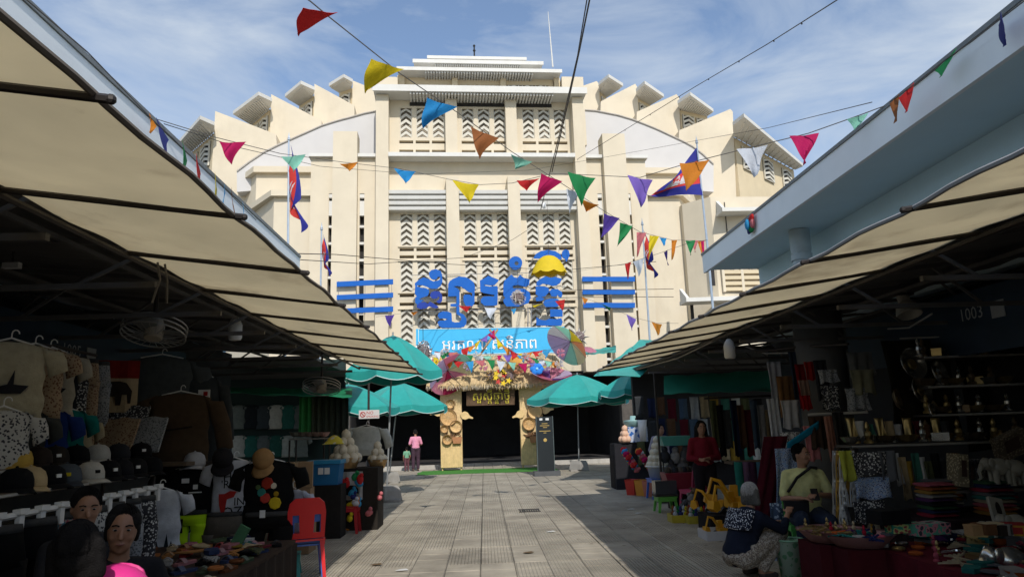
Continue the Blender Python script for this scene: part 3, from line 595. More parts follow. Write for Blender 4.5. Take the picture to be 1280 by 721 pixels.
for k, (px, py, lab) in enumerate(((798, 641, 'white paper scrap lying on the shaded paving'), (788, 636, 'small white scrap beside the larger one on the shaded paving'), (502, 712, 'torn white scrap on the sunlit paving near the left shadow edge'), (688, 664, 'pale strip of paper on the sunlit paving'), (660, 690, 'brown dry leaf on the sunlit paving'), (470, 705, 'dry leaf by the left shadow edge'))):
    P = at(px, py, Z=.012); m = M(); m.prism([P+Vector((x, y, .004*(i % 2))) for i, (x, y) in enumerate(((-.07, -.03), (.01, -.05), (.08, -.01), (.05, .05), (-.03, .04)))], (0, 0, .004)); single(m, 'litter_scrap', mat('paper_scrap', (.6, .6, .58)) if k < 4 else mat('dry_leaf', (.12, .08, .04)), lab, 'litter', P)
# ------------------------------------------------------------------ the two rows of stalls along the street
m_tarp = mat('tan_tarpaulin', (.78, .715, .565), rough=.8, var=.08, scale=1.4, transl=.62, dirt=.85, dirtc=(.36, .29, .20), bump=.5, bscale=5)
m_steel = mat('dark_steel', (.045, .038, .034), rough=.55, metal=.3, var=.3, scale=6)
m_roofs = mat('roof_steel', (.10, .095, .09), rough=.7, var=.3, scale=3)
m_blue = mat('pale_blue_paint', (.64, .80, .87), rough=.75, var=.05, scale=.8, dirt=.28, dirtc=(.33, .45, .50), bump=.1, bscale=30)
m_bluef = mat('pale_blue_fascia', (.84, .88, .90), rough=.75, var=.06, scale=.9, dirt=.3, dirtc=(.42, .48, .50))
m_bldark = mat('navy_board', (.012, .028, .055), rough=.6, var=.2, scale=3)
m_gut = mat('grey_edge', (.20, .215, .22), rough=.6, var=.2)
m_pvc = mat('white_plastic', (.70, .70, .68), rough=.45)
def awning(side, xo, zo, xi, zi, ribs, y0, y1, label):
    t = thing('awning', label, 'awning', (xo, (y0+y1)/2, zo))
    def sag(y):
        i = max([k for k in range(len(ribs)) if ribs[k] <= y] or [0]); a = ribs[i]; b = ribs[min(i+1, len(ribs)-1)]
        f = (y-a)/(b-a) if b > a else 0
        return math.sin(PI*min(max(f, 0), 1))
    def fn(a, b):
        y = y0+(y1-y0)*b; s = sag(y)
        x = xi+(xo-xi)*a; z = zi+(zo-zi)*a + .022
        return Vector((x - side*.02*s*(a**3), y + .01*math.sin(9*a), z - .035*s*math.sin(PI*min(a*.9+.05, 1)) + .008*math.sin(y*7+a*5)))
    m = M(); m.sheet(fn, 8, int((y1-y0)*7), .005); m.build('canvas', m_tarp, t, smooth=True)
    for r in ribs:
        b = M(); b.tube([(xi-side*-.02, r, zi), (xo+side*-.06, r, zo-.005)], .017, 6); b.ball((xo-side*.06, r, zo-.005), .019, 8, 5); b.build('rib', m_steel, t)
    e = M(); pts = [fn(1, k/80) - Vector((0, 0, .012)) for k in range(81)]; e.tube(pts, .014, 6); e.build('hem', mat('hem', (.16, .13, .10)) if side < 0 else mat('hem_grey', (.34, .34, .33)), t)
    e = M(); e.tube([(xi, y0, zi-.03), (xi, y1, zi-.03)], .02, 6); e.build('rail', m_steel, t)
    return t
LR = [2.3+1.37*k for k in range(-4, 10)]
RR = [3.5+1.2*k for k in range(-5, 10)]
awning(-1, -1.3, 2.745, -2.51, 2.92, LR, LR[0], LR[-1]+.02, 'long tan tarpaulin awning on black ribs over the stalls with hats and shirts')
awning(1, 2.28, 2.66, 3.5, 2.84, RR, RR[0], RR[-1]+.02, 'long tan tarpaulin awning on black ribs over the stalls with silver bowls and fabric')
# rope ties on the left awning rib
for k, (px, py) in enumerate(((197, 328), (206, 330))):
    P = at(px, py, X=-2.2); m = M(); m.tube([P, P+Vector((.02, .01, -.12)), P+Vector((-.02*(1-k)+.03*k, 0, -.28))], .008, 5)
    single(m, 'tie_cord', mat('cord_grey', (.12, .11, .10)), ('shorter' if k == 0 else 'longer')+' loose cord hanging from a rib of the tan awning above the fan', 'cord', P)
# concrete roofs with their walls
t = thing('market_roof', 'pale blue concrete roof and wall edged grey above the awning with silver bowls below', 'roof', (5.9, 0, 0))
m = M(); m.bx(4.8, 9.5, -14, 14.6, 4.76, 5.06); m.build('slab', m_blue, t)
m = M(); m.bx(4.74, 4.797, -14, 14.63, 4.70, 5.08); m.build('fascia', m_bluef, t)
m = M(); m.bx(4.72, 4.86, -14, 14.64, 5.083, 5.13); m.build('coping', m_gut, t)
m = M(); m.bx(5.9, 6.1, -14, 14.55, 3.2, 4.757); m.build('wall', m_blue, t)
m = M(); m.lathe([(.15, 2.9), (.15, 4.22), (.175, 4.225), (.175, 4.33), (.155, 4.34), (.17, 4.42), (.17, 4.75)], (5.45, 11.55, 0), 20); m.build('downpipe', mat('pipe_grey', (.45, .52, .54), rough=.5), t, smooth=True)
t2 = thing('market_roof', 'pale blue concrete roof edge with a grey coping above the awning over the shirts', 'roof', (-5, 0, 0))
m = M(); m.bx(-9.5, -4.0, -14, 15.3, 5.12, 5.32); m.build('slab', m_blue, t2)
m = M(); m.bx(-3.997, -3.94, -14, 15.33, 5.10, 5.40); m.build('fascia', m_bluef, t2)
m = M(); m.bx(-4.06, -3.92, -14, 15.34, 5.403, 5.46); m.build('coping', m_gut, t2)
m = M(); m.bx(-5.6, -5.4, -14, 15.2, 3.3, 5.117); m.build('wall', m_blue, t2)
# steel roofs of the stalls, with rafters and purlins
def stall_roof(x0, x1, z0, z1, ya, yb, label):
    t = thing('stall_roof', label, 'roof', ((x0+x1)/2, 5, z0))
    s = 1 if x1 > x0 else -1
    m = M(); m.sheet(lambda a, b: Vector((x0+(x1-x0)*a, ya+(yb-ya)*b, z0+(z1-z0)*a+.012*math.sin(b*220))), 2, 150, .006); m.build('sheeting', m_roofs, t)
    y = ya+.6
    while y < yb:
        m = M(); m.tube([(x0, y, z0-.06), (x1, y, z1-.06)], .03, 4); m.tube([(x0, y, z0-.36), (x1, y, z0-.36)], .03, 4)
        for q in range(5): f = q/4; m.tube([(x0+(x1-x0)*f, y, z0+(z1-z0)*f-.06), (x0+(x1-x0)*min(f+.12, 1), y, z0-.36)], .018, 4)
        m.build('truss', m_roofs, t); y += 1.37
    for f in (.12, .38, .64, .9):
        m = M(); m.tube([(x0+(x1-x0)*f, ya, z0+(z1-z0)*f-.1), (x0+(x1-x0)*f, yb, z0+(z1-z0)*f-.1)], .025, 4); m.build('purlin', m_roofs, t)
    return t
stall_roof(-2.47, -7.5, 3.12, 3.55, -13, 15.0, 'dark steel trussed roof over the clothing stalls')
stall_roof(3.5, 7.5, 3.02, 3.4, -13, 15.2, 'dark steel trussed roof over the silverware and fabric stalls')
# backs of the stalls
def back_wall(x0, x1, y0, y1, z1, label, name='stall_partition', mt=None):
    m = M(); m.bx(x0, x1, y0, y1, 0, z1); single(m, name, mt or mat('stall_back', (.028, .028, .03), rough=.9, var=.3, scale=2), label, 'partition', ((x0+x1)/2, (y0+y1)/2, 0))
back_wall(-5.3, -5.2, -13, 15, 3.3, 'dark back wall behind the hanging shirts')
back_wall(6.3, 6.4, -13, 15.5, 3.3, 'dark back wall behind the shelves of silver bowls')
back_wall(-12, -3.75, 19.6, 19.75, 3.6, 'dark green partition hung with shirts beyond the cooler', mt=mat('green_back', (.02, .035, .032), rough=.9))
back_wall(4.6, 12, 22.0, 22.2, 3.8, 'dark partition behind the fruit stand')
back_wall(-16, -6.8, 33.5, 33.7, 4.3, 'dark infill for the shaded shop front left of the hall entrance')  # dark infill wall, added where the ground floor lies in shade
back_wall(7.3, 18, 33.5, 33.7, 4.3, 'dark infill for the shaded shop front right of the hall entrance')  # same dark infill for the shade on the right side
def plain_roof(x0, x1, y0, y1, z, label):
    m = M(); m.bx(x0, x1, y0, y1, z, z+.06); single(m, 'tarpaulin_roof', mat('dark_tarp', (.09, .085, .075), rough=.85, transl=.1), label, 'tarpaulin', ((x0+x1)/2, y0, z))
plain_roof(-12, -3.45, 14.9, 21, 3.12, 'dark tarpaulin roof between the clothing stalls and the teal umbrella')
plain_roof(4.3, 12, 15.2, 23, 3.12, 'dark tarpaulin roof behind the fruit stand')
def board(side, x, y0, y1, z0, z1, words, label):
    t = thing('number_board', label, 'sign', (x, (y0+y1)/2, z0))
    m = M(); m.bx(x, x-side*.05, y0, y1, z0, z1); m.build('panel', m_bldark, t)
    tx = M()
    for w_, y in words: lay_text(tx, w_, .20, (x+side*.006, y, z0+.38), (0, side*1.0, 0), (0, 0, 1), (side, 0, 0), .004)
    tx.build('lettering', mat('pale_print', (.35, .36, .37)), t)
    pl = M()
    for w_, y in words: pl.bx(x+side*.004, x+side*.012, y+side*.62-.1, y+side*.62+.1, z0+.34, z0+.52)
    pl.build('plate', mat('pale_print', (.35, .36, .37)), t)
board(1, -4.75, 1.5, 11.6, 2.2, 2.95, [('1005', 8.2)], 'navy blue stall number board above the hanging shirts')
board(-1, 5.5, 1.5, 10.5, 2.25, 2.95, [('1003', 7.9)], 'navy blue stall number board above the silver bowls')
# cables and fittings under the right roof
for k, (a, b) in enumerate((((1110, 411), (1165, 392)), ((1125, 423), (1245, 402)), ((795, 462), (905, 420)), ((930, 432), (985, 441)))):
    P, Q = at(*a, Y=9.0 if k < 2 else 12), at(*b, Y=7.5 if k < 2 else 10.5); mid = P.lerp(Q, .5) - Vector((0, 0, .07))
    m = M(); m.tube([P, P.lerp(mid, .6), mid, Q.lerp(mid, .6), Q], .011, 5)
    single(m, 'cable', mat('grey_cable', (.30, .29, .28)), ['short pale cable sagging under the right roof by the loudspeaker', 'long pale cable sagging below the number board 1003', 'thin cable rising from the fruit stand roof', 'short pale cable beside the white lamp cylinder'][k], 'cable', P)
P = at(1131, 378, Y=8.3)
t = thing('loudspeaker', 'pale horn loudspeaker hung under the roof in front of the number board', 'speaker', P)
m = M(); m.lathe([(.05, -.14), (.07, -.1), (.07, 0), (.11, .03), (.15, .17), (.14, .175), (.09, .04), (.05, .02)], P, 16, Matrix.Rotation(math.radians(160), 3, 'X')); m.build('horn', mat('beige_plastic', (.42, .40, .35), rough=.5), t, smooth=True)
m = M(); m.box(P+Vector((0, .05, .2)), (.03, .03, .3)); m.box(P+Vector((0, 0, .1)), (.2, .1, .03)); m.build('bracket', m_steel, t)
for i, (px, py, Y, lab) in enumerate(((912, 437, 10.5, 'white cylinder lamp under the right roof above the scarves'), (294, 412, 9.0, 'white cylinder lamp hanging under the left roof right of the big fan'))):
    P = at(px, py, Y=Y); t = thing('hanging_lamp', lab, 'lamp', P)
    m = M(); m.lathe([(.03, .16), (.06, .12), (.085, .06), (.085, -.1), (.07, -.13)], P, 14); m.build('shade', m_pvc, t, smooth=True)
    m = M(); m.tube([P+Vector((0, 0, .14)), P+Vector((0, 0, .5))], .012, 5); m.build('rod', m_steel, t)
P = at(15, 332, Y=6.2); t = thing('tube_lamp', 'small pale lamp glimpsed between the left rafters', 'lamp', P)
m = M(); m.box(P, (.14, .05, .05)); m.build('shade', m_pvc, t); m = M(); m.tube([P, P+Vector((0, 0, .4))], .01, 5); m.build('rod', m_steel, t)
def fan(px, py, Y, r, lab):
    P = at(px, py, Y=Y); t = thing('ceiling_fan', lab, 'fan', P)
    Rt = Matrix.Rotation(math.radians(-18), 3, 'X')
    m = M()
    for k in range(3): m.tube([P + Rt @ Vector((r*math.cos(q*PI/12), r*math.sin(q*PI/12), -.05+.05*k)) for q in range(25)], .008, 5, False)
    for k in range(24): a = 2*PI*k/24; m.tube([P+Rt @ Vector((.07*math.cos(a), .07*math.sin(a), -.07)), P+Rt @ Vector((r*math.cos(a), r*math.sin(a), -.05))], .003, 3)
    m.build('cage', mat('fan_cage', (.32, .32, .31), rough=.4, metal=.4), t)
    m = M(); m.lathe([(.08, -.09), (.09, -.06), (.09, .05), (.06, .12)], P, 14, Rt); m.build('motor', mat('fan_motor', (.30, .27, .22)), t, smooth=True)
    for k in range(3):
        a = 2*PI*k/3+.4; m = M(); m.sheet(lambda u, v: P+Rt @ Vector(((.08+.82*(r-.08)*u)*math.cos(a)-(v-.5)*.16*math.sin(a), (.08+.82*(r-.08)*u)*math.sin(a)+(v-.5)*.16*math.cos(a), .03*(v-.5))), 5, 3, .006); m.build('blade', mat('fan_blade', (.16, .17, .17), rough=.4), t)
    m = M(); m.tube([P+Vector((0, 0, .1)), P+Vector((0, 0, .75))], .022, 6); m.build('rod', m_steel, t)
fan(193, 413, 7.2, .30, 'wire cage fan under the left roof beside the number board')
fan(402, 483, 13.0, .33, 'wire cage fan under the end of the left roof above the cooler')
# post with the no smoking sign
P = at(460, 633, Z=0); t = thing('awning_post', 'black post in a concrete block carrying a small no smoking sign', 'post', P)
m = M(); m.tube([P+Vector((0, 0, .2)), P+Vector((0, .0, 2.72))], .026, 8); m.build('pole', m_steel, t)
m = M(); m.lathe([(.30, 0), (.31, .05), (.29, .42), (.27, .45), (0.05, .45)], P, 18); m.build('block', mat('cast_concrete', (.30, .285, .26), rough=.9, dirt=.5, scale=6, bump=.3), t, smooth=True)
C = P+Vector((.02, -.05, 2.02)); m = M(); m.box(C, (.46, .02, .19)); sg = m.build('sign', mat('sign_white', (.55, .54, .53), rough=.5), t)
m = M(); m.tube([C+Vector((-.14+.055*math.cos(a*PI/8), -.014, .055*math.sin(a*PI/8))) for a in range(17)], .009, 4, False); m.tube([C+Vector((-.18, -.014, .04)), C+Vector((-.10, -.014, -.04))], .009, 4); lay_text(m, 'NO', .10, C+Vector((-.06, -.011, -.0)), (1,0,0), (0,0,1), (0,-1,0)); lay_text(m, 'SMOKING', .062, C+Vector((-.06, -.011, -.07)), (1,0,0), (0,0,1), (0,-1,0)); m.build('lettering', mat('sign_red', (.45, .03, .03)), sg)
P = at(829, 628, Z=0); t = thing('awning_post', 'thin dark post behind the fruit stand holding up the right awning', 'post', P)
m = M(); m.tube([P, P+Vector((0, 0, 2.66))], .024, 8); m.build('pole', m_steel, t); m = M(); m.box(P+Vector((0,0,.02)), (.2,.2,.04)); m.build('foot', m_steel, t)
# ------------------------------------------------------------------ signs on the hall
m_sblue = mat('sign_blue', (.007, .105, .43), rough=.6, var=.10, scale=3, spec=.2)
m_sdeep = mat('sign_deep_blue', (.006, .035, .28), rough=.6)
VB = -.30
def FW(px, py, v): p = F3(px, py, v); return FO + hX*p.x + hN*p.y + Vector((0, 0, p.z))
sign = thing('market_sign', 'big blue cut-out Khmer letters standing in front of the hall windows', 'sign', FW(615, 410, VB))
def letter(poly, o=(505, 305), k=6.555, mt=None, hole=None, d=0.0):
    P2 = [(o[0]+x/k, o[1]+y/k) for x, y in poly]; W_ = [FW(x, y, VB-d) for x, y in P2]
    O = FW(615, 410, VB-d); ez = Vector((0, 0, 1))
    fl = lambda p: ((p-O).dot(hX), (p-O).z)
    hol = []
    if hole: hol = [[fl(FW(o[0]+x/k, o[1]+y/k, VB-d)) for x, y in hole]]
    m = M(); poly_fill(m, [fl(p) for p in W_], hol, O, hX, ez, -hN, .06); m.build('letter', mt or m_sblue, sign)
def circ(cx, cy, r, n=18, ry=None): return [(cx+r*math.cos(2*PI*i/n), cy+(ry or r)*math.sin(2*PI*i/n)) for i in range(n)]
letter([(205,235),(225,215),(262,207),(300,222),(312,250),(315,310),(300,345),(265,368),(225,368),(190,352),(150,338),(112,340),(95,360),(88,330),(92,320),(125,292),(160,275),(205,290),(240,308),(262,304),(285,298),(298,282),(290,268),(275,272),(268,288),(245,296),(220,284),(207,262)])
letter([(92,345),(140,358),(180,362),(205,378),(205,400),(195,425),(150,440),(120,455),(165,462),(150,470),(110,500),(92,480),(92,440),(104,430),(88,405)], d=.01)
letter([(212,422),(222,398),(250,386),(285,388),(308,410),(315,440),(310,470),(290,488),(262,474),(285,458),(292,438),(280,430),(272,446),(240,450),(222,440)], mt=m_sdeep, d=.02)
letter([(105,505),(130,480),(170,475),(195,490),(215,472),(245,490),(285,515),(265,528),(235,522),(205,510),(180,528),(140,535),(105,520)], mt=m_sdeep, d=.02)
letter([(362,430),(362,330),(375,305),(405,285),(450,268),(500,272),(540,290),(570,315),(582,350),(578,400),(578,480),(565,505),(535,522),(503,503),(488,470),(486,430),(500,414),(540,416),(558,432),(558,402),(525,392),(500,372),(470,352),(440,345),(405,348),(440,366),(455,385),(454,560),(430,572),(430,515),(380,510),(380,492),(430,488),(430,428)])
letter([(430,573),(454,561),(490,580),(512,615),(510,655),(490,680),(450,686),(310,686),(285,670),(275,640),(290,627),(330,628),(362,616),(330,610),(292,612),(276,590),(285,565),(320,552),(365,555),(390,570),(393,635),(420,643),(455,640),(472,615),(460,592)], d=.012)
letter([(622,300),(660,282),(690,262),(740,280),(778,295),(765,315),(740,338),(700,340),(655,332),(660,342),(700,349),(762,345),(768,360),(765,500),(740,506),(660,506),(630,480),(628,455),(650,432),(690,428),(735,432),(742,418),(700,412),(650,402),(625,390)])
o2 = (610, 305)
letter(circ(225, 157, 55), o2, hole=circ(233, 160, 17, 12))
letter([(125,460),(140,440),(125,420),(125,330),(135,300),(165,275),(190,250),(215,275),(240,278),(262,253),(290,278),(342,290),(335,335),(310,352),(240,336),(200,345),(205,365),(300,368),(340,398),(350,440),(330,485),(250,512),(200,512),(150,512),(128,480)], o2)
letter([(370,120),(390,85),(430,60),(490,50),(550,60),(595,90),(605,125),(560,130),(430,120)], o2)
letter([(602,85),(610,58),(635,45),(660,55),(668,90),(655,125),(640,150),(630,125),(608,112)], o2, d=.012)
letter([(393,340),(400,310),(430,285),(480,262),(520,255),(545,270),(605,285),(590,320),(560,340),(530,346),(500,336),(450,326),(415,345)], o2)
letter([(390,348),(440,346),(480,353),(500,370),(495,400),(465,430),(435,436),(462,450),(440,466),(395,470),(390,442),(412,430),(390,410)], o2, d=.012)
letter([(500,390),(520,370),(570,370),(605,395),(608,420),(600,440),(575,432),(572,414),(560,430),(520,430)], o2)
letter([(450,482),(470,457),(520,447),(570,450),(600,480),(590,502),(560,516),(470,516)], o2)
letter([(508,535),(610,535),(610,596),(508,596)], o2); letter([(395,600),(430,621),(470,626),(500,612),(560,616),(600,606),(610,640),(600,670),(395,668)], o2, d=.012)
fr = M()
for px in (660, 664): fr.tube([FW(px, 385, VB+.02), FW(px, 412, VB+.02)], .035, 4)
for y in (340, 372, 385): fr.tube([FW(515, y+4, VB+.1), FW(712, y, VB+.1)], .018, 4)
fr.build('support_frame', mat('frame_grey', (.2, .2, .21)), sign, kind='stuff')
for lab, rows, px0, px1 in (('three blue bars left of the big Khmer letters', ((352.3,358.6,349,355.5),(368.9,374.8,365.8,372),(386,391.8,383,389.6)), (421, 421, 421), 491.5), ('three blue bars right of the big Khmer letters', ((346,352,346,352),(362,368,362,368),(378.5,384.8,378.5,384.8)), (727.7, 728, 729), 793.5)):
    t = thing('sign_bars', lab, 'sign', FW((px0[0]+px1)/2, 370, VB))
    for (a, b, c, d), x0 in zip(rows, px0):
        m = M(); m.prism([FW(x0, a, VB), FW(px1, c, VB), FW(px1, d, VB), FW(x0, b, VB)], -hN*.05); m.build('bar', m_sblue, t)
    m = M()
    for x in (px0[0]+2, (px0[0]+px1)/2, px1-2): m.tube([FW(x, rows[0][0]-1, VB+.03), FW(x, rows[2][1]+1, VB+.03)], .014, 4)
    m.build('frame', mat('frame_grey', (.2, .2, .21)), t, kind='stuff')
# blue thank-you banner above the arch
YB = 31.0
bc = at(612, 423, Y=YB); ban = thing('banner', 'long light blue banner with white Khmer lettering above the thatched arch', 'banner', bc)
P = [at(520, 411, Y=YB), at(705.5, 408, Y=YB), at(705.5, 441, Y=YB), at(520, 444, Y=YB)]
m = M(); m.prism(P, (0, .05, 0)); m.build('panel', mat('banner_blue', (.05, .42, .72), rough=.5, var=.05, scale=2), ban)
m = M()
for i in range(4):
    a, b = P[i], P[(i+1) % 4]; a2, b2 = a.lerp(bc, .035), b.lerp(bc, .035); m.tube([a2-Vector((0, .012, 0)), b2-Vector((0, .012, 0))], .018, 4)
m.build('border', mat('banner_pale', (.55, .75, .85)), ban)
seq, wd = word(['អ', 'រ', 'គ', 'ុ', 'ណ', '!', ' ', 'ស', 'ន', 'តs', 'ិ', 'ភ', 'ា', 'ព'])
a, b = at(552, 437.5, Y=YB-.01), at(672, 435, Y=YB-.01); ex = (b-a); k = ex.length/wd; ex.normalize(); ez = ex.cross(Vector((0, 1, 0))); ez = ez if ez.z > 0 else -ez
for ch, x, y, sx, sy in seq:
    m = M(); glyph(m, ch, a, ex, ez, Vector((0, -1, 0)), k, .02, x, y, sx, sy); m.build('letter', mat('banner_white', (.80, .80, .78), rough=.6), ban)
# ------------------------------------------------------------------ the thatched entrance arch
YH = 29.7
m_bam = mat('bamboo', (.66, .47, .22), rough=.6, var=.22, scale=5, bump=.2, bscale=50)
m_mat = mat('woven_mat', (.68, .50, .26), rough=.8, var=.2, scale=12, bump=.5, bscale=120)
m_thatch = mat('thatch_straw', (.56, .42, .23), rough=.95, var=.4, scale=9, bump=.4, bscale=80)
m_rat = mat('rattan', (.56, .35, .15), rough=.7, var=.25, scale=16, bump=.6, bscale=150)
arch = thing('entrance_arch', 'thatched entrance arch on two pillars faced with woven bamboo', 'arch', (at(615, 587, Z=0).x, YH, 0))
pil = []
for a, b, dy in ((551, 578, .0), (652, 680, .0)):
    x0, x1 = at(a, 570, Y=YH).x, at(b, 570, Y=YH).x; zt = at(615, 488, Y=YH).z
    m = M(); m.bx(x0, x1, YH, YH+.55, .12, zt+.3); p = m.build('pillar', m_mat, arch); pil.append((x0, x1))
    for k in range(9): m = M(); x = x0+(x1-x0)*(k+.5)/9; m.bx(x-.04, x+.04, YH-.022, YH-.002, .14, 1.15+.02*(k % 2)); m.build('slat', m_bam, p)
    m = M(); 
    for x in (x0+.06, x1-.06): m.tube([(x, YH+.08, 0), (x, YH+.08, .14)], .03, 6); m.tube([(x, YH+.45, 0), (x, YH+.45, .14)], .03, 6)
    m.build('foot', m_bam, p)
zE, zR = at(615, 481, Y=YH-.6).z, at(615, 446, Y=YH+.9).z
xa, xb = at(533, 478, Y=YH-.6).x, at(710, 474, Y=YH-.6).x
m = M(); m.sheet(lambda u, v: Vector((xa+(xb-xa)*(u*(1-.12*v)+.06*v), YH-.6+1.5*v, zE+(zR-zE)*v**.85 + .03*math.sin(u*40+v*3))), 60, 12, .12); rf = m.build('thatch_roof', m_thatch, arch)
st = M()
for k in range(5200):
    u, v = random.random(), random.random()**.9
    x = xa+(xb-xa)*(u*(1-.12*v)+.06*v); y = YH-.6+1.5*v; z = zE+(zR-zE)*v**.85
    ln = random.uniform(.15, .45); d = Vector((random.gauss(0, .07), -.62+random.gauss(0, .06), -.66)).normalized()*ln
    p = Vector((x, y-.07, z+.07+random.uniform(-.03, .03))); w_ = random.uniform(.006, .013); s = Vector((w_, 0, 0)); n_ = Vector((0, -.01, .012))
    st.add([p-s, p+s, p+d+s*.4, p+d-s*.4], [(0, 1, 2, 3)])
st.build('straw', m_thatch, rf, kind='stuff')
bx_ = M()
for k in range(420):
    u = random.random(); x = xa+(xb-xa)*u; p = Vector((x, YH-.62, zE+random.uniform(-.04, .05))); d = Vector((random.gauss(0, .03), -.02, -random.uniform(.05, .2))); s = Vector((.01, 0, 0)); bx_.add([p-s, p+s, p+d+s*.3, p+d-s*.3], [(0, 1, 2, 3)])
bx_.build('fringe', mat('pale_straw', (.50, .44, .34), rough=.9, var=.3), rf, kind='stuff')
m = M(); m.bx(xa+.3, xb-.3, YH-.05, YH+.03, zE-.18, zE-.02); m.build('beam', m_bam, arch)
for a, b in (((587, 462), (622, 412)), ((652, 462), (612, 412))):
    P, Q = at(*a, Y=YH-.35), at(*b, Y=YH+.3); m = M(); m.tube([P, Q], .045, 7); m.build('bamboo_pole', mat('old_bamboo', (.36, .23, .11), rough=.6, var=.2), arch)
# small hanging sign
c = at(614, 496, Y=YH-.2); sg = thing('welcome_sign', 'brown hanging board with yellow Khmer lettering in the arch', 'sign', c)
P = [at(583, 487.5, Y=YH-.2), at(643.5, 486, Y=YH-.2), at(643.5, 505.5, Y=YH-.2), at(583, 507, Y=YH-.2)]
m = M(); m.prism(P, (0, .06, 0)); m.build('panel', mat('brown_board', (.11, .065, .035), rough=.8, var=.3, bump=.3), sg)
seq, wd = word(['ស', 'ួ', 'ស', 'តs', 'ី', 'ឆ', 'នs', 'ា', 'ំ', 'ថ', 'មs', 'ី'])
a, b = at(590, 500.3, Y=YH-.21), at(638, 499, Y=YH-.21); ex = (b-a); k = ex.length/wd; ex.normalize(); ez = ex.cross(Vector((0, 1, 0))); ez = ez if ez.z > 0 else -ez
for ch, x, y, sx, sy in seq:
    m = M(); glyph(m, ch, a, ex, ez, Vector((0, -1, 0)), k, .02, x, y, sx, sy); m.build('letter', mat('gold_letter', (.55, .44, .04), rough=.5), sg)
for x in (P[0].x+.2, P[1].x-.2): m = M(); m.tube([(x, YH-.17, P[0].z-.02), (x, YH-.17, zE)], .012, 4); m.build('chain', m_steel, sg)
# woven baskets and fans pinned to the pillars
def basket(px, py, rpx, label, col=None, squash=1.0, depth=.12):
    P = at(px, py, Y=YH-.02); r = rpx/FPX*(YH)
    t = thing('woven_basket', label, 'basket', P, 'baskets pinned to the arch pillars')
    R = Matrix.Rotation(math.radians(90), 3, 'X')
    m = M(); m.lathe([(.01, .02), (r*.7, .03), (r*.93, depth), (r, depth+.01), (r*.98, depth-.02), (r*.72, .012), (.01, .0)], P, 20, R); m.build('bowl', col or m_rat, t, smooth=True)
    m = M(); m.tube([P+Vector((r*math.cos(a*PI/14), -depth, r*math.sin(a*PI/14))) for a in range(29)], .018, 5, False); m.build('rim', mat('dark_rattan', (.22, .12, .05)), t)
    m = M()
    for k in range(10): a = k*PI/5; m.tube([P+Vector((.05*r*math.cos(a), -.035, .05*r*math.sin(a))), P+Vector((.72*r*math.cos(a), -.04, .72*r*math.sin(a))), P+Vector((.93*r*math.cos(a), -depth-.003, .93*r*math.sin(a)))], .008, 4)
    m.build('stake', mat('pale_rattan', (.66, .48, .25)), t, kind='stuff')
basket(560.6, 521.4, 10, 'largest round basket on the pillar left of the arch opening')
basket(570, 533, 7.2, 'medium round basket low right on the pillar left of the arch opening', mat('light_rattan', (.66, .46, .22), bump=.5, bscale=120))
basket(555.7, 536, 4.6, 'small round basket at the outer edge of the left pillar')
basket(559.3, 549.3, 5.8, 'round basket above the leaf pattern of the left pillar')
basket(668.5, 514, 9, 'largest round basket on the pillar beside the black kiosk', mat('light_rattan', (.66, .46, .22), bump=.5, bscale=120))
basket(661, 529.5, 7.6, 'medium round basket low on the pillar beside the black kiosk')
basket(665, 502, 5.0, 'small round basket high on the pillar beside the black kiosk')
basket(563, 505, 5.2, 'small round basket high on the pillar left of the opening', mat('light_rattan', (.66, .46, .22), bump=.5, bscale=120))
for px, py, lab in ((571.5, 549, 'small woven handbag pinned low on the left pillar'), (668, 548, 'dark woven handbag pinned low on the pillar by the kiosk')):
    P = at(px, py, Y=YH-.03); t = thing('woven_bag', lab, 'bag', P)
    m = M(); m.prism([P+Vector((x, 0, z)) for x, z in ((-.16, -.16), (.16, -.16), (.2, .1), (-.2, .1))], (0, -.12, 0)); m.build('body', mat('red_rattan', (.40, .18, .08), bump=.5, bscale=100), t)
    m = M(); m.tube([P+Vector((.15*math.cos(a*PI/8), -.06, .1+.17*math.sin(a*PI/8))) for a in range(9)], .018, 5); m.build('handle', mat('dark_rattan', (.22, .12, .05)), t)
for px, py, rot, lab in ((546.5, 515.5, 80, 'leaf fan sticking out from the outer side of the left pillar'), (582.5, 519.5, -70, 'leaf fan sticking out into the opening from the left pillar'), (683.5, 504, -75, 'upper leaf fan sticking out beyond the pillar by the kiosk'), (683, 512, -95, 'lower leaf fan sticking out beyond the pillar by the kiosk'), (649, 518, 70, 'leaf fan sticking out into the opening from the kiosk side pillar')):
    P = at(px, py, Y=YH-.05); R = Matrix.Rotation(math.radians(rot), 3, 'Y'); m = M()
    m.prism([P + R @ Vector((x, 0, z)) for x, z in ((-.03, -.3), (.03, -.3), (.05, -.15), (.15, -.02), (.16, .1), (.08, .2), (0, .24), (-.08, .2), (-.16, .1), (-.15, -.02), (-.05, -.15))], (0, -.03, 0))
    single(m, 'palm_fan', m_bam, lab, 'fan', P)
for x0, x1 in pil:
    for k in range(5):
        a = math.radians(-60+30*k); c = Vector(((x0+x1)/2, YH-.03, 1.15)); m = M(); d = Vector((math.sin(a), 0, math.cos(a))); s = Vector((d.z, 0, -d.x))
        m.prism([c+d*.05, c+d*.22+s*.06, c+d*.42, c+d*.22-s*.06], (0, -.02, 0))
        single(m, 'carved_leaf', mat('leaf_dark', (.13, .065, .03)), 'dark carved leaf, %s of five spread on the %s pillar' % (['first on the left', 'second from the left', 'middle', 'second from the right', 'last on the right'][k], 'left' if x0 < 0 else 'kiosk side'), 'ornament', c, 'carved leaves on the pillars')
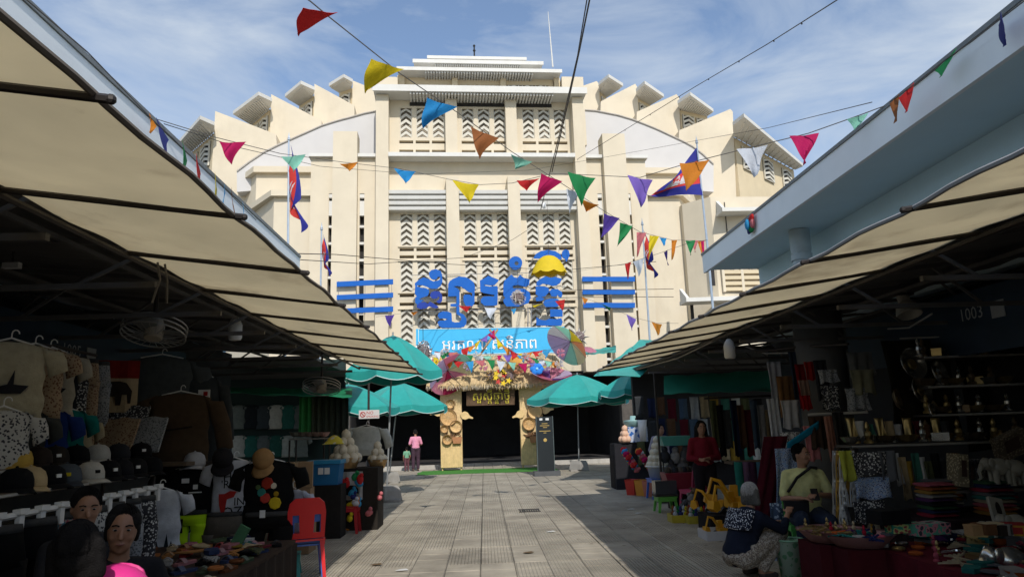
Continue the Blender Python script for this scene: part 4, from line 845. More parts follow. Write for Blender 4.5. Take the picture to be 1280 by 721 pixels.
# information kiosk
P = at(683, 594, Z=0); w0 = (at(693, 570, Y=P.y).x-at(673, 570, Y=P.y).x)
t = thing('information_kiosk', 'tall black information kiosk with gold print on a grey base', 'kiosk', P)
m = M(); m.bx(P.x-.42, P.x+.46, P.y-.3, P.y+.35, 0, .15); m.build('base', mat('kiosk_base', (.085, .09, .095), rough=.6), t)
zt = at(683, 520.5, Y=P.y).z; m = M(); m.bx(P.x-w0/2, P.x+w0/2, P.y-.1, P.y+.12, .15, zt); bd = m.build('body', mat('kiosk_black', (.012, .017, .02), rough=.35, spec=.5), t)
m = M(); m.bx(P.x-w0/2-.02, P.x-w0/2-.001, P.y-.11, P.y+.13, .15, zt+.015); m.bx(P.x+w0/2+.001, P.x+w0/2+.02, P.y-.11, P.y+.13, .15, zt+.015); m.build('edge', mat('kiosk_edge', (.10, .13, .13), rough=.4), bd)
m = M()
for k, (z, a, b) in enumerate(((.22, -.1, .1), (.29, -.16, .16), (.35, -.06, .08), (.47, -.19, .19), (.53, -.05, .05))): m.bx(P.x+a, P.x+b, P.y-.108, P.y-.1005, zt-z-.02, zt-z)
m.lathe([(.002, 0), (.05, 0), (.06, .006), (.002, .008)], (P.x, P.y-.101, zt-.78), 14, Matrix.Rotation(math.radians(90), 3, 'X')); m.build('gold_print', mat('gold_print', (.55, .38, .12), rough=.4, metal=.3), bd)
m = M(); m.bx(P.x-.17, P.x-.07, P.y-.108, P.y-.1005, zt-.12, zt-.05); m.bx(P.x+.04, P.x+.15, P.y-.108, P.y-.1005, zt-.12, zt-.05); m.build('white_print', m_pvc, bd)
# ------------------------------------------------------------------ umbrellas
m_teal = mat('teal_vinyl', (.04, .43, .385), rough=.45, var=.10, scale=3, spec=.35, transl=.28, bump=.5, bscale=6, dirt=.5, dirtc=(.05, .30, .27))
m_tedge = mat('pale_piping', (.55, .68, .66), rough=.6)
def umbrella(loc, r, zrim, ztop, label, mt=None, base=True, n=8, rot=.2, tilt=(0, 0), pole=True):
    loc = Vector(loc); t = thing('market_umbrella', label, 'umbrella', loc)
    c = loc + Vector((tilt[0], tilt[1], 0)); mt = mt or m_teal
    m = M()
    for k in range(n):
        a0, a1 = rot+2*PI*k/n, rot+2*PI*(k+1)/n
        def fn(u, v):
            p0, p1 = Vector((math.cos(a0), math.sin(a0), 0)), Vector((math.cos(a1), math.sin(a1), 0))
            d = p0.lerp(p1, u); s = math.sin(PI*u)
            return c + d*r*v*(1-.03*s*v) + Vector((0, 0, ztop-(ztop-zrim)*(v**1.35) - .05*s*v))
        m.sheet(fn, 5, 7, .006)
    m.build('canopy', mt, t, smooth=True)
    m = M(); pp = M()
    for k in range(n):
        a0, a1 = rot+2*PI*k/n, rot+2*PI*(k+1)/n
        e = []
        def fv(u, v):
            p0, p1 = Vector((math.cos(a0), math.sin(a0), 0)), Vector((math.cos(a1), math.sin(a1), 0)); d = p0.lerp(p1, u); s = math.sin(PI*u)
            return c + d*r*(1-.03*s)*(1.004+.01*v*math.sin(u*9+k)) + Vector((0, 0, zrim-.05*s - v*(.17+.05*s)))
        m.sheet(fv, 6, 3, .005); pp.tube([fv(u/6, 1) for u in range(7)], .012, 4)
    m.build('valance', mt, t, smooth=True); pp.build('piping', m_tedge, t)
    m = M()
    for k in range(n): a = rot+2*PI*k/n; m.tube([c+Vector((0, 0, ztop-.03)), c+Vector((math.cos(a)*r*.5, math.sin(a)*r*.5, ztop-(ztop-zrim)*.5**1.35-.03)), c+Vector((math.cos(a)*r*.97, math.sin(a)*r*.97, zrim-.02))], .009, 4)
    m.build('rib', m_steel, t, kind='stuff')
    if pole: m = M(); m.tube([loc+Vector((0, 0, .1)), c+Vector((0, 0, ztop+.08))], .022, 7); m.build('pole', mat('pole_grey', (.30, .31, .31), rough=.4, metal=.5), t)
    if base: m = M(); m.prism([loc+Vector((x, y, 0)) for x, y in ((-.34, -.26), (.34, -.26), (.34, .26), (-.34, .26))], (0, 0, .06)); m.lathe([(.36, .06), (.33, .25), (.27, .36), (.05, .36)], loc, 4); m.build('base', mat('cast_concrete', (.30, .285, .26)), t)
    return t
P = at(486, 604, Z=0); umbrella(P, 1.62, 2.42, 3.2, 'large teal umbrella left of the arch on a square concrete foot', rot=.35, tilt=(.35, 0))
P = at(724, 588, Z=0); umbrella(P, 1.95, 2.62, 3.5, 'large teal umbrella right of the arch behind the black kiosk', rot=.1, tilt=(.1, 0))
P = at(800, 590, Z=0); umbrella((P.x, 24.5, 0), 1.35, 2.75, 3.4, 'teal umbrella with a deep valance beside the end of the right awning', rot=.3, base=False)
P = Vector((-2.35, 17.6, 0)); umbrella(P, 1.22, 3.05, 3.95, 'teal umbrella standing high behind the end of the left awning', rot=.6, tilt=(.15, 0))
P = Vector((-4.0, 21.5, 0)); umbrella(P, 1.5, 2.35, 3.05, 'teal umbrella in shade behind the no smoking post', rot=.2)
def sheet_thing(name, pts, mt, label, cat, th=.01, sag=.15, nu=14, nv=10):
    A_, B_, C_, D_ = [Vector(p) for p in pts]
    m = M(); m.sheet(lambda u, v: A_.lerp(B_, u).lerp(D_.lerp(C_, u), v) - Vector((0, 0, sag*math.sin(PI*u)*math.sin(PI*v))) + Vector((0, 0, .02*math.sin(u*21+v*4))), nu, nv, th)
    return single(m, name, mt, label, cat, A_, smooth=True)
sheet_thing('tarpaulin', [at(742, 470, Y=19), at(800, 425, Y=25), at(850, 425, Y=25), at(800, 470, Y=19)], m_teal, 'teal tarpaulin stretched above the end of the right awning', 'tarpaulin')
sheet_thing('tarpaulin', [at(726, 440, Y=33), at(770, 432, Y=33.5), at(770, 440, Y=31), at(728, 444, Y=31)], m_teal, 'narrow teal tarpaulin under the hall wall right of the banner', 'tarpaulin', sag=.05)
sheet_thing('tarpaulin', [at(262, 484, Y=16.5), at(440, 486, Y=19), at(440, 496, Y=16.5), at(262, 490, Y=15.2)], mat('green_tarp', (.03, .30, .14), rough=.5, transl=.3), 'green tarpaulin hanging under the far left roof', 'tarpaulin', sag=.08)
sheet_thing('tarpaulin', [at(830, 470, Y=18.5), at(975, 462, Y=17), at(975, 488, Y=15.2), at(830, 492, Y=16.5)], mat('dark_green_tarp', (.02, .22, .13), rough=.5, transl=.2), 'dark green tarpaulin under the roof behind the fruit stand', 'tarpaulin', sag=.1)
# paper parasols and lanterns on the arch
PASTEL = {'pink': (.82, .40, .52), 'lilac': (.72, .60, .76), 'mint': (.52, .80, .68), 'cream': (.82, .76, .55), 'crimson': (.70, .07, .22), 'purple': (.32, .12, .42), 'peach': (.78, .45, .28), 'yellow': (.75, .65, .12), 'sky': (.25, .55, .72), 'white': (.75, .74, .74)}
def parasol(px, py, Y, r, R, cols, label):
    P = at(px, py, Y=Y); t = thing('paper_parasol', label, 'parasol', P); n = len(cols)
    for k in range(n):
        a0, a1 = 2*PI*k/n, 2*PI*(k+1)/n
        def fn(u, v):
            a = a0+(a1-a0)*u; return P + R @ Vector((r*v*math.cos(a), r*v*math.sin(a), .32*r*(1-v**1.6)-.02*math.sin(PI*u)*v))
        m = M(); m.sheet(fn, 4, 4, .006); c = cols[k]; m.build('panel', mat('paper_'+c, PASTEL[c], rough=.8, transl=.68, var=.06), t)
    m = M(); m.tube([P + R @ Vector((0, 0, .36*r)), P + R @ Vector((0, 0, -.9*r))], .012, 5); m.build('shaft', m_steel, t)
    m = M()
    for k in range(n): a = 2*PI*k/n; m.tube([P + R @ Vector((0, 0, .31*r)), P + R @ Vector((r*math.cos(a), r*math.sin(a), -.008))], .006, 3)
    m.build('rib', m_steel, t, kind='stuff')
rotm = lambda x, y, z: (Matrix.Rotation(math.radians(z), 3, 'Z') @ Matrix.Rotation(math.radians(y), 3, 'Y') @ Matrix.Rotation(math.radians(x), 3, 'X'))
parasol(564, 468, 28.8, .98, Vector((-.5, .6, .6)).to_track_quat('Z', 'Y').to_matrix(), ['lilac', 'pink', 'mint', 'cream', 'pink', 'crimson', 'pink', 'lilac'], 'pink and lilac paper parasol tilted at the arch roof end nearest the left umbrella')
parasol(708, 432, 29.3, .98, Vector((.66, .45, .60)).to_track_quat('Z', 'Y').to_matrix(), ['lilac', 'white', 'mint', 'yellow', 'peach', 'cream', 'mint', 'lilac'], 'pastel rainbow paper parasol tilted beside the blue banner end')
parasol(689, 466, 28.7, .85, rotm(200, 6, 0), ['crimson', 'purple', 'pink', 'lilac', 'crimson', 'purple', 'pink', 'lilac'], 'upturned crimson and purple paper parasol above the teal umbrella')
parasol(736, 437, 31.5, .35, rotm(25, 10, 0), ['pink']*6, 'small bright pink parasol right of the pastel one')
# scalloped yellow cloth hanging in front of the big letters
P = at(686, 331, Y=30.5); t = thing('hanging_canopy', 'scalloped yellow cloth canopy hanging in front of the blue letters', 'decoration', P)
m_yel = mat('yellow_cloth', (.78, .60, .03), rough=.7, transl=.35, var=.06, bump=.15, bscale=12)
for k in range(8):
    a0, a1 = 2*PI*k/8+.2, 2*PI*(k+1)/8+.2
    def fn(u, v):
        a = a0+(a1-a0)*u; r = .76*v*(1+.06*math.sin(PI*u)); return P + Vector((r*math.cos(a), .8*r*math.sin(a), .42*(1-v**2.2)-.34*v**3*(1+.3*math.sin(PI*u))))
    m = M(); m.sheet(fn, 5, 6, .008); m.build('panel', m_yel, t, smooth=True)
m = M(); m.tube([P+Vector((0, 0, .4)), P+Vector((.05, 0, 3.0))], .01, 4); m.build('cord', m_steel, t)
m_wick = mat('white_wicker', (.55, .50, .44), rough=.8, var=.4, scale=20)
def star_lantern(px, py, Y, r, label, star=True, col=None, rz=1.0):
    P = at(px, py, Y=Y); t = thing('wicker_lantern', label, 'lantern', P); m = M()
    for k in range(46):
        a = Vector((random.gauss(0, 1), random.gauss(0, .5), random.gauss(0, 1))).normalized()*r*(.8 if not star else .55); b = Vector((random.gauss(0, 1), random.gauss(0, .5), random.gauss(0, 1))).normalized()*r*(.85 if not star else .6)
        a.z *= rz; b.z *= rz
        m.tube([P+a, P+b], .012, 3)
    m.build('weave', col or m_wick, t, kind='stuff')
    m = M(); m.ball(P, (r*.62, r*.4, r*.62*rz), 10, 7); m.build('core', mat('lantern_core', (.16, .12, .12), rough=.9), t)
    if star:
        for k in range(8):
            d = Vector((math.cos(k*PI/4), 0, math.sin(k*PI/4))); s = Vector((-d.z, 0, d.x)); q = M(); q.add([P+d*r*.5+s*r*.16, P+d*r*.5-s*r*.16, P+d*r*1.15, P+d*r*.5+Vector((0, -.12, 0))], [(0, 2, 3), (3, 2, 1), (0, 3, 1), (0, 1, 2)]); q.build('ray', col or m_wick, t)
    m = M(); m.tube([P+Vector((0, 0, r*.6)), P+Vector((0, 0, r+.9))], .008, 3); m.build('cord', m_steel, t)
star_lantern(648, 372, 30.5, .42, 'ball of pale wicker and silver foil before the big blue letters', False)
star_lantern(724, 421, 31.0, .42, 'pale wicker star lantern right of the blue banner')
star_lantern(529, 441, 18.3, .28, 'tall silver speckled lantern before the left end of the banner', False, mat('silver_foil', (.5, .5, .5), metal=.6, rough=.35, var=.5, scale=30), 1.4)
star_lantern(637, 470, 28.9, .32, 'brown wicker star lantern on the thatch right of the yellow wreath', True, mat('brown_wicker', (.30, .20, .13), var=.4))
star_lantern(614, 470, 28.9, .26, 'small tan wicker star on the thatch left of the yellow wreath', True, mat('tan_wicker', (.45, .28, .10), var=.4))
P = at(627, 469, Y=28.8); t = thing('flower_wreath', 'wreath of yellow stars and red blossoms on the thatch centre', 'wreath', P)
for k in range(9):
    a = k*.7; c = P+Vector((.3*math.cos(a)*(k/9+.3), -.05, .3*math.sin(a)*(k/9+.3))); m = M(); m.prism([c+Vector(((.14 if i % 2 == 0 else .06)*math.cos(i*PI/5), 0, (.14 if i % 2 == 0 else .06)*math.sin(i*PI/5))) for i in range(10)], (0, -.04, 0)); m.build('star', mat('star_yellow', (.75, .52, .03)) if k % 3 else mat('star_red', (.5, .05, .04)), t)
P = at(671, 461, Y=28.7); t = thing('blue_flower', 'large blue paper flower beside the upturned parasol', 'flower', P)
for k in range(6):
    a = k*PI/3; m = M(); m.ball(P+Vector((.15*math.cos(a), -.02*k, .13*math.sin(a))), (.14, .05, .12), 8, 5); m.build('petal', mat('petal_blue', (.02, .20, .62), rough=.7), t, smooth=True)
m = M(); m.ball(P+Vector((0, -.12, 0)), .06, 8, 5); m.build('centre', mat('petal_pale', (.3, .6, .8)), t)
P = at(641, 449, Y=29.0); t = thing('paper_cone', 'orange paper cone hat hung under the banner edge', 'hat', P)
m = M(); m.lathe([(.42, -.18), (.40, -.14), (.2, .05), (.02, .22)], P, 16, rotm(20, -35, 0)); m.build('cone', mat('orange_paper', (.72, .38, .08), transl=.3), t)

for k, (px, py, c) in enumerate(((545, 452, 'pink'), (556, 440, 'white'), (571, 446, 'peach'), (584, 458, 'lilac'), (597, 444, 'white'), (604, 458, 'pink'), (617, 449, 'cream'), (648, 462, 'peach'), (657, 446, 'white'), (664, 455, 'pink'), (676, 446, 'cream'), (683, 458, 'lilac'), (699, 455, 'white'), (701, 441, 'pink'))):
    P = at(px, py, Y=28.75); t = thing('paper_pompom', '%s paper pompom pinned on the thatch, %s from the left' % (c, ['first', 'second', 'third', 'fourth', 'fifth', 'sixth', 'seventh', 'eighth', 'ninth', 'tenth', 'eleventh', 'twelfth', 'thirteenth', 'last'][k]), 'pompom', P, 'paper pompoms on the thatch'); m = M()
    for q in range(26):
        d = Vector((random.gauss(0, 1), random.gauss(0, 1), random.gauss(0, 1))).normalized(); s = d.orthogonal().normalized()*.055; e = d.cross(s).normalized()*.055; b = P+d*.05; m.add([b, b+d*.12+s, b+d*.15+e*.3, b+d*.12-s], [(0, 1, 2), (0, 2, 3)])
    m.build('tissue', mat('paper_'+c, PASTEL[c], rough=.8, transl=.5, var=.06), t, kind='stuff')
# ------------------------------------------------------------------ bunting
PENC = {'red': (.62, .03, .03), 'yellow': (.75, .60, .02), 'blue': (.03, .32, .68), 'orange': (.72, .27, .03), 'mint': (.30, .65, .52), 'crimson': (.55, .01, .12), 'green': (.02, .26, .08), 'purple': (.11, .06, .36), 'pink': (.65, .20, .22), 'white': (.72, .75, .80), 'violet': (.24, .15, .55), 'brown': (.36, .13, .04), 'navy': (.04, .05, .22), 'sky': (.05, .38, .70)}
m_cord = mat('bunting_cord', (.13, .12, .11), rough=.8)
def pennant(parent, p, c, wd, ht, ex, sway, name):
    """one pennant hung by its top edge from p; sway = how the wind carries its point (x, y, z)"""
    ex = Vector(ex); tip = Vector((sway[0], sway[1], -1+sway[2]))*ht; ph = random.random()*6
    def fn(u, v):
        a = (u-.5)*(1-v)*wd; q = p + ex*a + tip*v
        q += Vector((0, 1, 0))*(.15*ht*math.sin(v*3.4+ph+u*2.6)*v+.03*ht*math.sin(u*9+ph*2+v*5)) + ex*(.09*wd*math.sin(v*4+ph)*v) + Vector((0, 0, -.035*wd*math.sin(PI*u)*(1-v)))
        return q
    m = M(); m.sheet(fn, 6, 7, .003)
    m.build('pennant', mat('pennant_'+c, PENC[c], rough=.75, transl=.35, var=.06, scale=30, bump=.25, bscale=60), parent, smooth=True, label=name)
def bunting(label, pts, flags, group=None, r=.006, near_=1.0):
    pts = [(a, b, y*near_) for a, b, y in pts]
    """pts: (px, py, Y) knots of the cord; flags: (colour, px, py, width, height, sway)"""
    K = [at(a, b, Y=y) for a, b, y in pts]; t = thing('bunting_string', label, 'bunting', K[0])
    m = M(); m.tube(K, r, 4); m.build('cord', m_cord, t)
    def near(px):
        for i in range(len(pts)-1):
            lo, hi = sorted((pts[i][0], pts[i+1][0]))
            if lo <= px <= hi:
                f = (px-pts[i][0])/(pts[i+1][0]-pts[i][0]+1e-9); r0, r1 = K[i], K[i+1]
                # find the point of this span that shows at px
                a_, b_ = 0.0, 1.0
                for _ in range(30):
                    mid = (a_+b_)/2; q = r0.lerp(r1, mid) - Vector((0, 0, EYE)); x = PW/2+FPX*q.dot(cR)/q.dot(cF)
                    if (x < px) == (pts[i+1][0] > pts[i][0]): a_ = mid
                    else: b_ = mid
                return r0.lerp(r1, (a_+b_)/2), (r1-r0).normalized()
        return K[-1], (K[-1]-K[-2]).normalized()
    for c, px, wpx, hpx, sw in flags:
        p, e = near(px); k = (p-Vector((0, 0, EYE))).dot(cF)/FPX
        ex = (e - cF*e.dot(cF)*.8).normalized()
        pennant(t, p, c, wpx*k*1.15, hpx*k*1.15, ex, sw, c+' pennant')
bunting('string of large pennants falling from the upper left towards the right flagpole, red one first',
  [(352, -22, 5.0), (388, 2, 5.6), (412, 22, 6.0), (500, 92, 7.5), (575, 143, 9.0), (640, 190, 10.5), (700, 228, 12), (757, 265, 14), (800, 290, 16), (840, 300, 18), (882, 301, 19.5)],
  [('red', 401, 48, 34, (-.85, .1, .25)), ('yellow', 485, 40, 34, (-.85, .1, .15)), ('blue', 553, 36, 30, (-.75, .1, .1)), ('brown', 606, 34, 28, (-.25, .1, 0)), ('mint', 652, 26, 16, (-.3, .5, .35)), ('crimson', 690, 26, 28, (-.6, .2, .1)), ('white', 716, 16, 24, (-.2, .1, 0)), ('orange', 738, 22, 14, (-.4, .4, .4)), ('purple', 765, 20, 24, (-.5, .2, 0)), ('green', 783, 16, 24, (-.4, .2, 0)), ('pink', 802, 12, 26, (-.25, .1, 0)), ('yellow', 818, 12, 26, (-.3, .1, 0)), ('blue', 829, 9, 9, (0, 0, 0)), ('orange', 843, 7, 22, (-.2, 0, 0)), ('green', 863, 12, 16, (0, .1, 0)), ('pink', 868, 9, 13, (0, 0, 0)), ('orange', 876, 8, 18, (0, 0, 0))])
bunting('string of pennants sagging across the street between both blue roofs, orange one in the middle',
  [(192, 148, 8.3), (270, 172, 9.5), (350, 192, 11), (430, 203, 12.5), (500, 211, 14), (560, 224, 14.5), (600, 231, 14.5), (640, 229, 14), (690, 217, 13), (740, 219, 12), (800, 222, 11.2), (860, 204, 10.2), (940, 184, 9.2), (1010, 167, 8.4), (1075, 144, 7.8), (1118, 128, 7.4)],
  [('crimson', 291, 28, 24, (-.1, .1, 0)), ('mint', 367, 26, 20, (0, .2, .1)), ('orange', 436, 20, 12, (.1, .3, .3)), ('blue', 506, 24, 15, (0, .1, 0)), ('yellow', 582, 30, 22, (.1, .1, 0)), ('red', 660, 26, 14, (-.2, .3, .2)), ('green', 727, 32, 32, (-.1, .1, 0)), ('violet', 800, 28, 32, (-.05, 0, 0)), ('orange', 868, 32, 32, (-.3, .1, 0)), ('white', 940, 32, 32, (0, .1, 0)), ('crimson', 1005, 30, 34, (-.05, 0, 0)), ('mint', 1072, 22, 16, (-.1, .3, .1))])
bunting('pennants hanging along the grey edge of the right blue roof',
  [(1112, 128, 7.3), (1140, 108, 6.95), (1180, 76, 6.55), (1215, 52, 6.15), (1248, 26, 5.8), (1281, 1, 5.4)],
  [('brown', 1118, 12, 28, (-.15, -.1, 0)), ('red', 1133, 20, 26, (-.2, -.1, 0)), ('green', 1182, 30, 22, (-.4, -.1, .1)), ('navy', 1250, 30, 34, (-.15, -.1, 0))], near_=.955)
bunting('pennants hanging along the grey edge of the left blue roof',
  [(24, -8, 5.7), (110, 66, 6.85), (189, 148, 8.35), (215, 172, 8.8), (250, 207, 9.7), (285, 240, 10.9), (320, 275, 12.4)],
  [('orange', 191, 16, 18, (.0, -.1, 0)), ('navy', 203, 26, 28, (.2, -.1, 0)), ('green', 231, 26, 24, (.1, -.1, 0)), ('red', 248, 26, 24, (.1, -.1, 0)), ('yellow', 270, 24, 26, (.1, -.1, 0)), ('sky', 281, 14, 20, (0, -.1, 0)), ('brown', 290, 24, 26, (.2, -.1, 0)), ('sky', 304, 14, 16, (.2, -.1, 0))], near_=.94)
bunting('low string of small pennants from the end of the right roof past the blue bars',
  [(884, 300, 15), (860, 304, 18), (820, 318, 22), (780, 330, 25), (740, 336, 28), (680, 346, 30)],
  [('crimson', 878, 12, 26, (-.05, -.1, 0)), ('purple', 832, 14, 16, (.1, 0, 0)), ('white', 798, 15, 18, (0, 0, 0)), ('red', 785, 9, 18, (-.1, 0, 0))])
bunting('string of small pennants below the right blue bars, violet and ochre ones',
  [(700, 380, 30), (730, 372, 30), (760, 383, 28), (790, 396, 26), (822, 404, 24), (848, 404, 23)],
  [('orange', 731, 8, 8, (0, 0, 0)), ('green', 758, 12, 7, (.4, .2, .3)), ('violet', 789, 13, 15, (0, 0, 0)), ('orange', 821, 13, 13, (0, 0, 0))])
bunting('short string of pennants from the left bars over the lower edge of the big letters',
  [(470, 396, 24), (500, 392, 26), (530, 388, 28), (580, 382, 29.5), (640, 386, 29.8), (700, 375, 30)],
  [('purple', 487, 12, 13, (0, 0, 0)), ('orange', 518, 9, 6, (-.3, .2, .3)), ('red', 581, 14, 9, (.1, .1, .2)), ('white', 613, 14, 13, (0, 0, 0)), ('yellow', 672, 13, 6, (-.4, .2, .4)), ('red', 702, 11, 12, (.2, 0, 0)), ('sky', 642, 6, 7, (0, 0, 0))])
GAR = [('garland of tiny pennants strung along the top of the thatch under the banner', [(530, 437, 29.6), (560, 441, 28.9), (600, 445, 28.9), (640, 443, 28.9), (690, 436, 29.4)], 13),
       ('garland of tiny pennants strung across the middle of the thatch', [(540, 446, 28.7), (580, 452, 28.6), (610, 449, 28.6), (650, 454, 28.6), (700, 452, 28.9)], 12),
       ('garland of tiny pennants rising from the thatch to the bamboo tips', [(612, 413, 29.2), (630, 432, 29.0), (650, 444, 28.8), (690, 452, 28.7)], 9),
       ('garland of tiny pennants falling from the bamboo tips to the left parasol', [(618, 412, 29.2), (590, 432, 29.0), (565, 440, 28.8), (543, 440, 28.7)], 9)]
cs = ['orange', 'pink', 'mint', 'yellow', 'sky', 'white', 'violet', 'red', 'green', 'crimson']
for gi, (lab, pts, n) in enumerate(GAR):
    x0, x1 = pts[0][0], pts[-1][0]
    fl = [(cs[(k*7+gi*3) % 10], x0+(x1-x0)*(k+.5)/n, random.uniform(8, 13), random.uniform(8, 14), (random.uniform(-.3, .3), -.1, random.uniform(0, .3))) for k in range(n)]
    bunting(lab, pts, fl, r=.008)
# knot of coloured ribbon on the right fascia
P = at(938, 279, X=4.68); t = thing('ribbon_knot', 'small knot of red blue and green ribbon on the right blue fascia', 'ribbon', P)
for k, (c, d) in enumerate((('sky', (-.05, .02, -.02)), ('red', (.0, -.06, .06)), ('green', (0, .0, -.1)), ('pink', (0, -.08, -.02)), ('navy', (0, .06, -.09)))):
    m = M(); m.ball(P+Vector(d), (.04, .07, .10), 8, 6, Matrix.Rotation(k, 3, 'X')); m.build('ribbon', mat('pennant_'+c, PENC[c]), t)
# bare wires
for lab, pts, r in (('thick black cable rising from the facade past the top of the photo', [(690, 215, 33), (712, 120, 26), (725, 60, 22), (741, -20, 18)], .028), ('second thinner black cable beside the thick one', [(676, 262, 33), (700, 165, 27), (722, 70, 22), (737, -20, 18)], .02),
                    ('long wire with small bulbs rising to the upper right sky', [(722, 199, 33), (790, 157, 28), (870, 108, 22), (960, 55, 16), (1050, -2, 11)], .012),
                    ('thin wire crossing the lower facade above the letters', [(330, 316, 14), (420, 318, 20), (560, 330, 28), (700, 338, 33), (820, 327, 30)], .012),
                    ('thin wire crossing the facade below the louvres', [(335, 322, 14), (460, 330, 22), (580, 322, 30), (640, 300, 33), (700, 262, 34)], .01),
                    ('thin wire from the left roof to the right flagpole', [(205, 155, 8.6), (300, 185, 12), (400, 208, 17), (520, 218, 24), (660, 213, 28), (760, 196, 27), (870, 176, 24), (960, 160, 15), (1090, 128, 8)], .006),
                    ('pair wire across the lower right facade through the flagpole', [(700, 362, 31), (790, 362, 30), (842, 361, 29)], .012), ('wire just below the pair wire on the right facade', [(700, 372, 31), (790, 371, 30), (842, 371, 29)], .012)):
    K = [at(a, b, Y=y) for a, b, y in pts]; m = M(); m.tube(K, r, 5)
    if 'bulbs' in lab:
        for k in range(9):
            f = k/9*(len(K)-1); i = int(f); q = K[i].lerp(K[i+1], f-i); m.ball(q-Vector((0, 0, .03)), .02, 6, 4)
    single(m, 'overhead_wire', m_steel, lab, 'wire', K[0])
P = at(680, 257, Y=33); t = thing('hanging_bulb', 'white bulb hanging from a cable before the louvres', 'lamp', P)
m = M(); m.tube([P, P+Vector((0, 0, .9))], .012, 4); m.build('flex', m_steel, t); m = M(); m.lathe([(.03, .15), (.09, .08), (.11, -.05), (.05, -.15)], P, 10); m.build('bulb', m_pvc, t, smooth=True)
# ------------------------------------------------------------------ flags
m_fb, m_fr = mat('flag_blue', (.035, .04, .30), rough=.75, transl=.3, var=.1, scale=8), mat('flag_red', (.68, .06, .05), rough=.75, transl=.3, var=.1, scale=8)
m_fw = mat('flag_white', (.72, .72, .74), rough=.75, transl=.3)
m_pole = mat('pole_steel', (.42, .48, .55), rough=.35, metal=.5)
def flag(px_top, px_bot, Y, hoist, fly, label, mode, plabel):
    T, B = at(*px_top, Y=Y), at(*px_bot, Y=Y); base = Vector((B.x+(B.x-T.x)*0, Y, 0))
    t = thing('flagpole', plabel, 'flagpole', base)
    m = M(); m.tube([base, (B.x, Y, B.z), T], [.055, .045, .03], 8); m.build('pole', m_pole, t, smooth=True)
    m = M(); m.ball(T+Vector((0, 0, .05)), .06, 8, 6); m.lathe([(.05, .1), (.02, .22), (.005, .34)], T, 8); m.build('finial', m_pole, t)
    f = thing('flag', label, 'flag', T)
    top = T.lerp(B, .03); ax = (B-T).normalized()
    def body(u, v, off=0):     # u along the fly, v down the hoist
        if mode == 'droop':
            s = .05+.10*u; return top + ax*(hoist*v*(1-.35*u)+fly*u*.86) + Vector((.17*hoist*math.sin(v*6.5+u*2.2)*(.25+u)+.34*u*hoist*.5*math.sin(v*3)+.05+.10*u, .10*math.cos(v*8+u*3)+off, 0))
        d = Vector((-.66, -.10, -.80)).lerp(Vector((-1.0, -.1, -.10)), v)
        return top + ax*hoist*v*(1-.12*u) + d*fly*u + Vector((.05*math.sin(v*6+u*3)*u, .22*math.sin(u*6+v*4)*(.3+u)+off, .05*math.sin(u*7+v*5)*u))
    for a, b, mt in ((0, .25, m_fb), (.25, .75, m_fr), (.75, 1, m_fb)):
        m = M(); m.sheet(lambda u, v: body(u, a+(b-a)*v), 14, 6, .006); m.build('stripe', mt, f, smooth=True)
    for side in (-.012, .012):
        tw = M()
        def quad(u0, u1, v0, v1, n=4):
            k = len(tw.v)
            for i in range(n+1): tw.v += [tuple(body(u0+(u1-u0)*i/n, v0, side)), tuple(body(u0+(u1-u0)*i/n, v1, side))]
            tw.f += [(k+2*i, k+2*i+1, k+2*i+3, k+2*i+2) for i in range(n)]
        quad(.28, .72, .62, .68); quad(.32, .68, .57, .615)
        for c, hh in ((.38, .44), (.5, .34), (.62, .44)):
            quad(c-.045, c+.045, hh+.04, .57, 2); quad(c-.03, c+.03, hh, hh+.04, 2); quad(c-.012, c+.012, hh-.05, hh, 1)
        tw.build('temple_emblem', m_fw, f)
flag((361, 176), (360, 312), 26.0, 2.0, 2.6, 'blue and red national flag drooping along the left pole', 'droop', 'tall thin flagpole before the left side of the hall')
flag((402, 288), (400, 420), 28.0, 1.0, 1.3, 'small national flag hanging limp above the left awning', 'droop', 'short flagpole above the left awning near the blue bars')
flag((871, 180), (884, 304), 26.0, 2.0, 2.35, 'national flag flying to the left of the right pole', 'fly', 'thin flagpole with a flying flag before the right side of the hall')
flag((803, 282), (812, 420), 29.0, 1.2, 1.6, 'small national flag hanging limp right of the blue bars', 'droop', 'flagpole with a limp flag right of the blue bars')

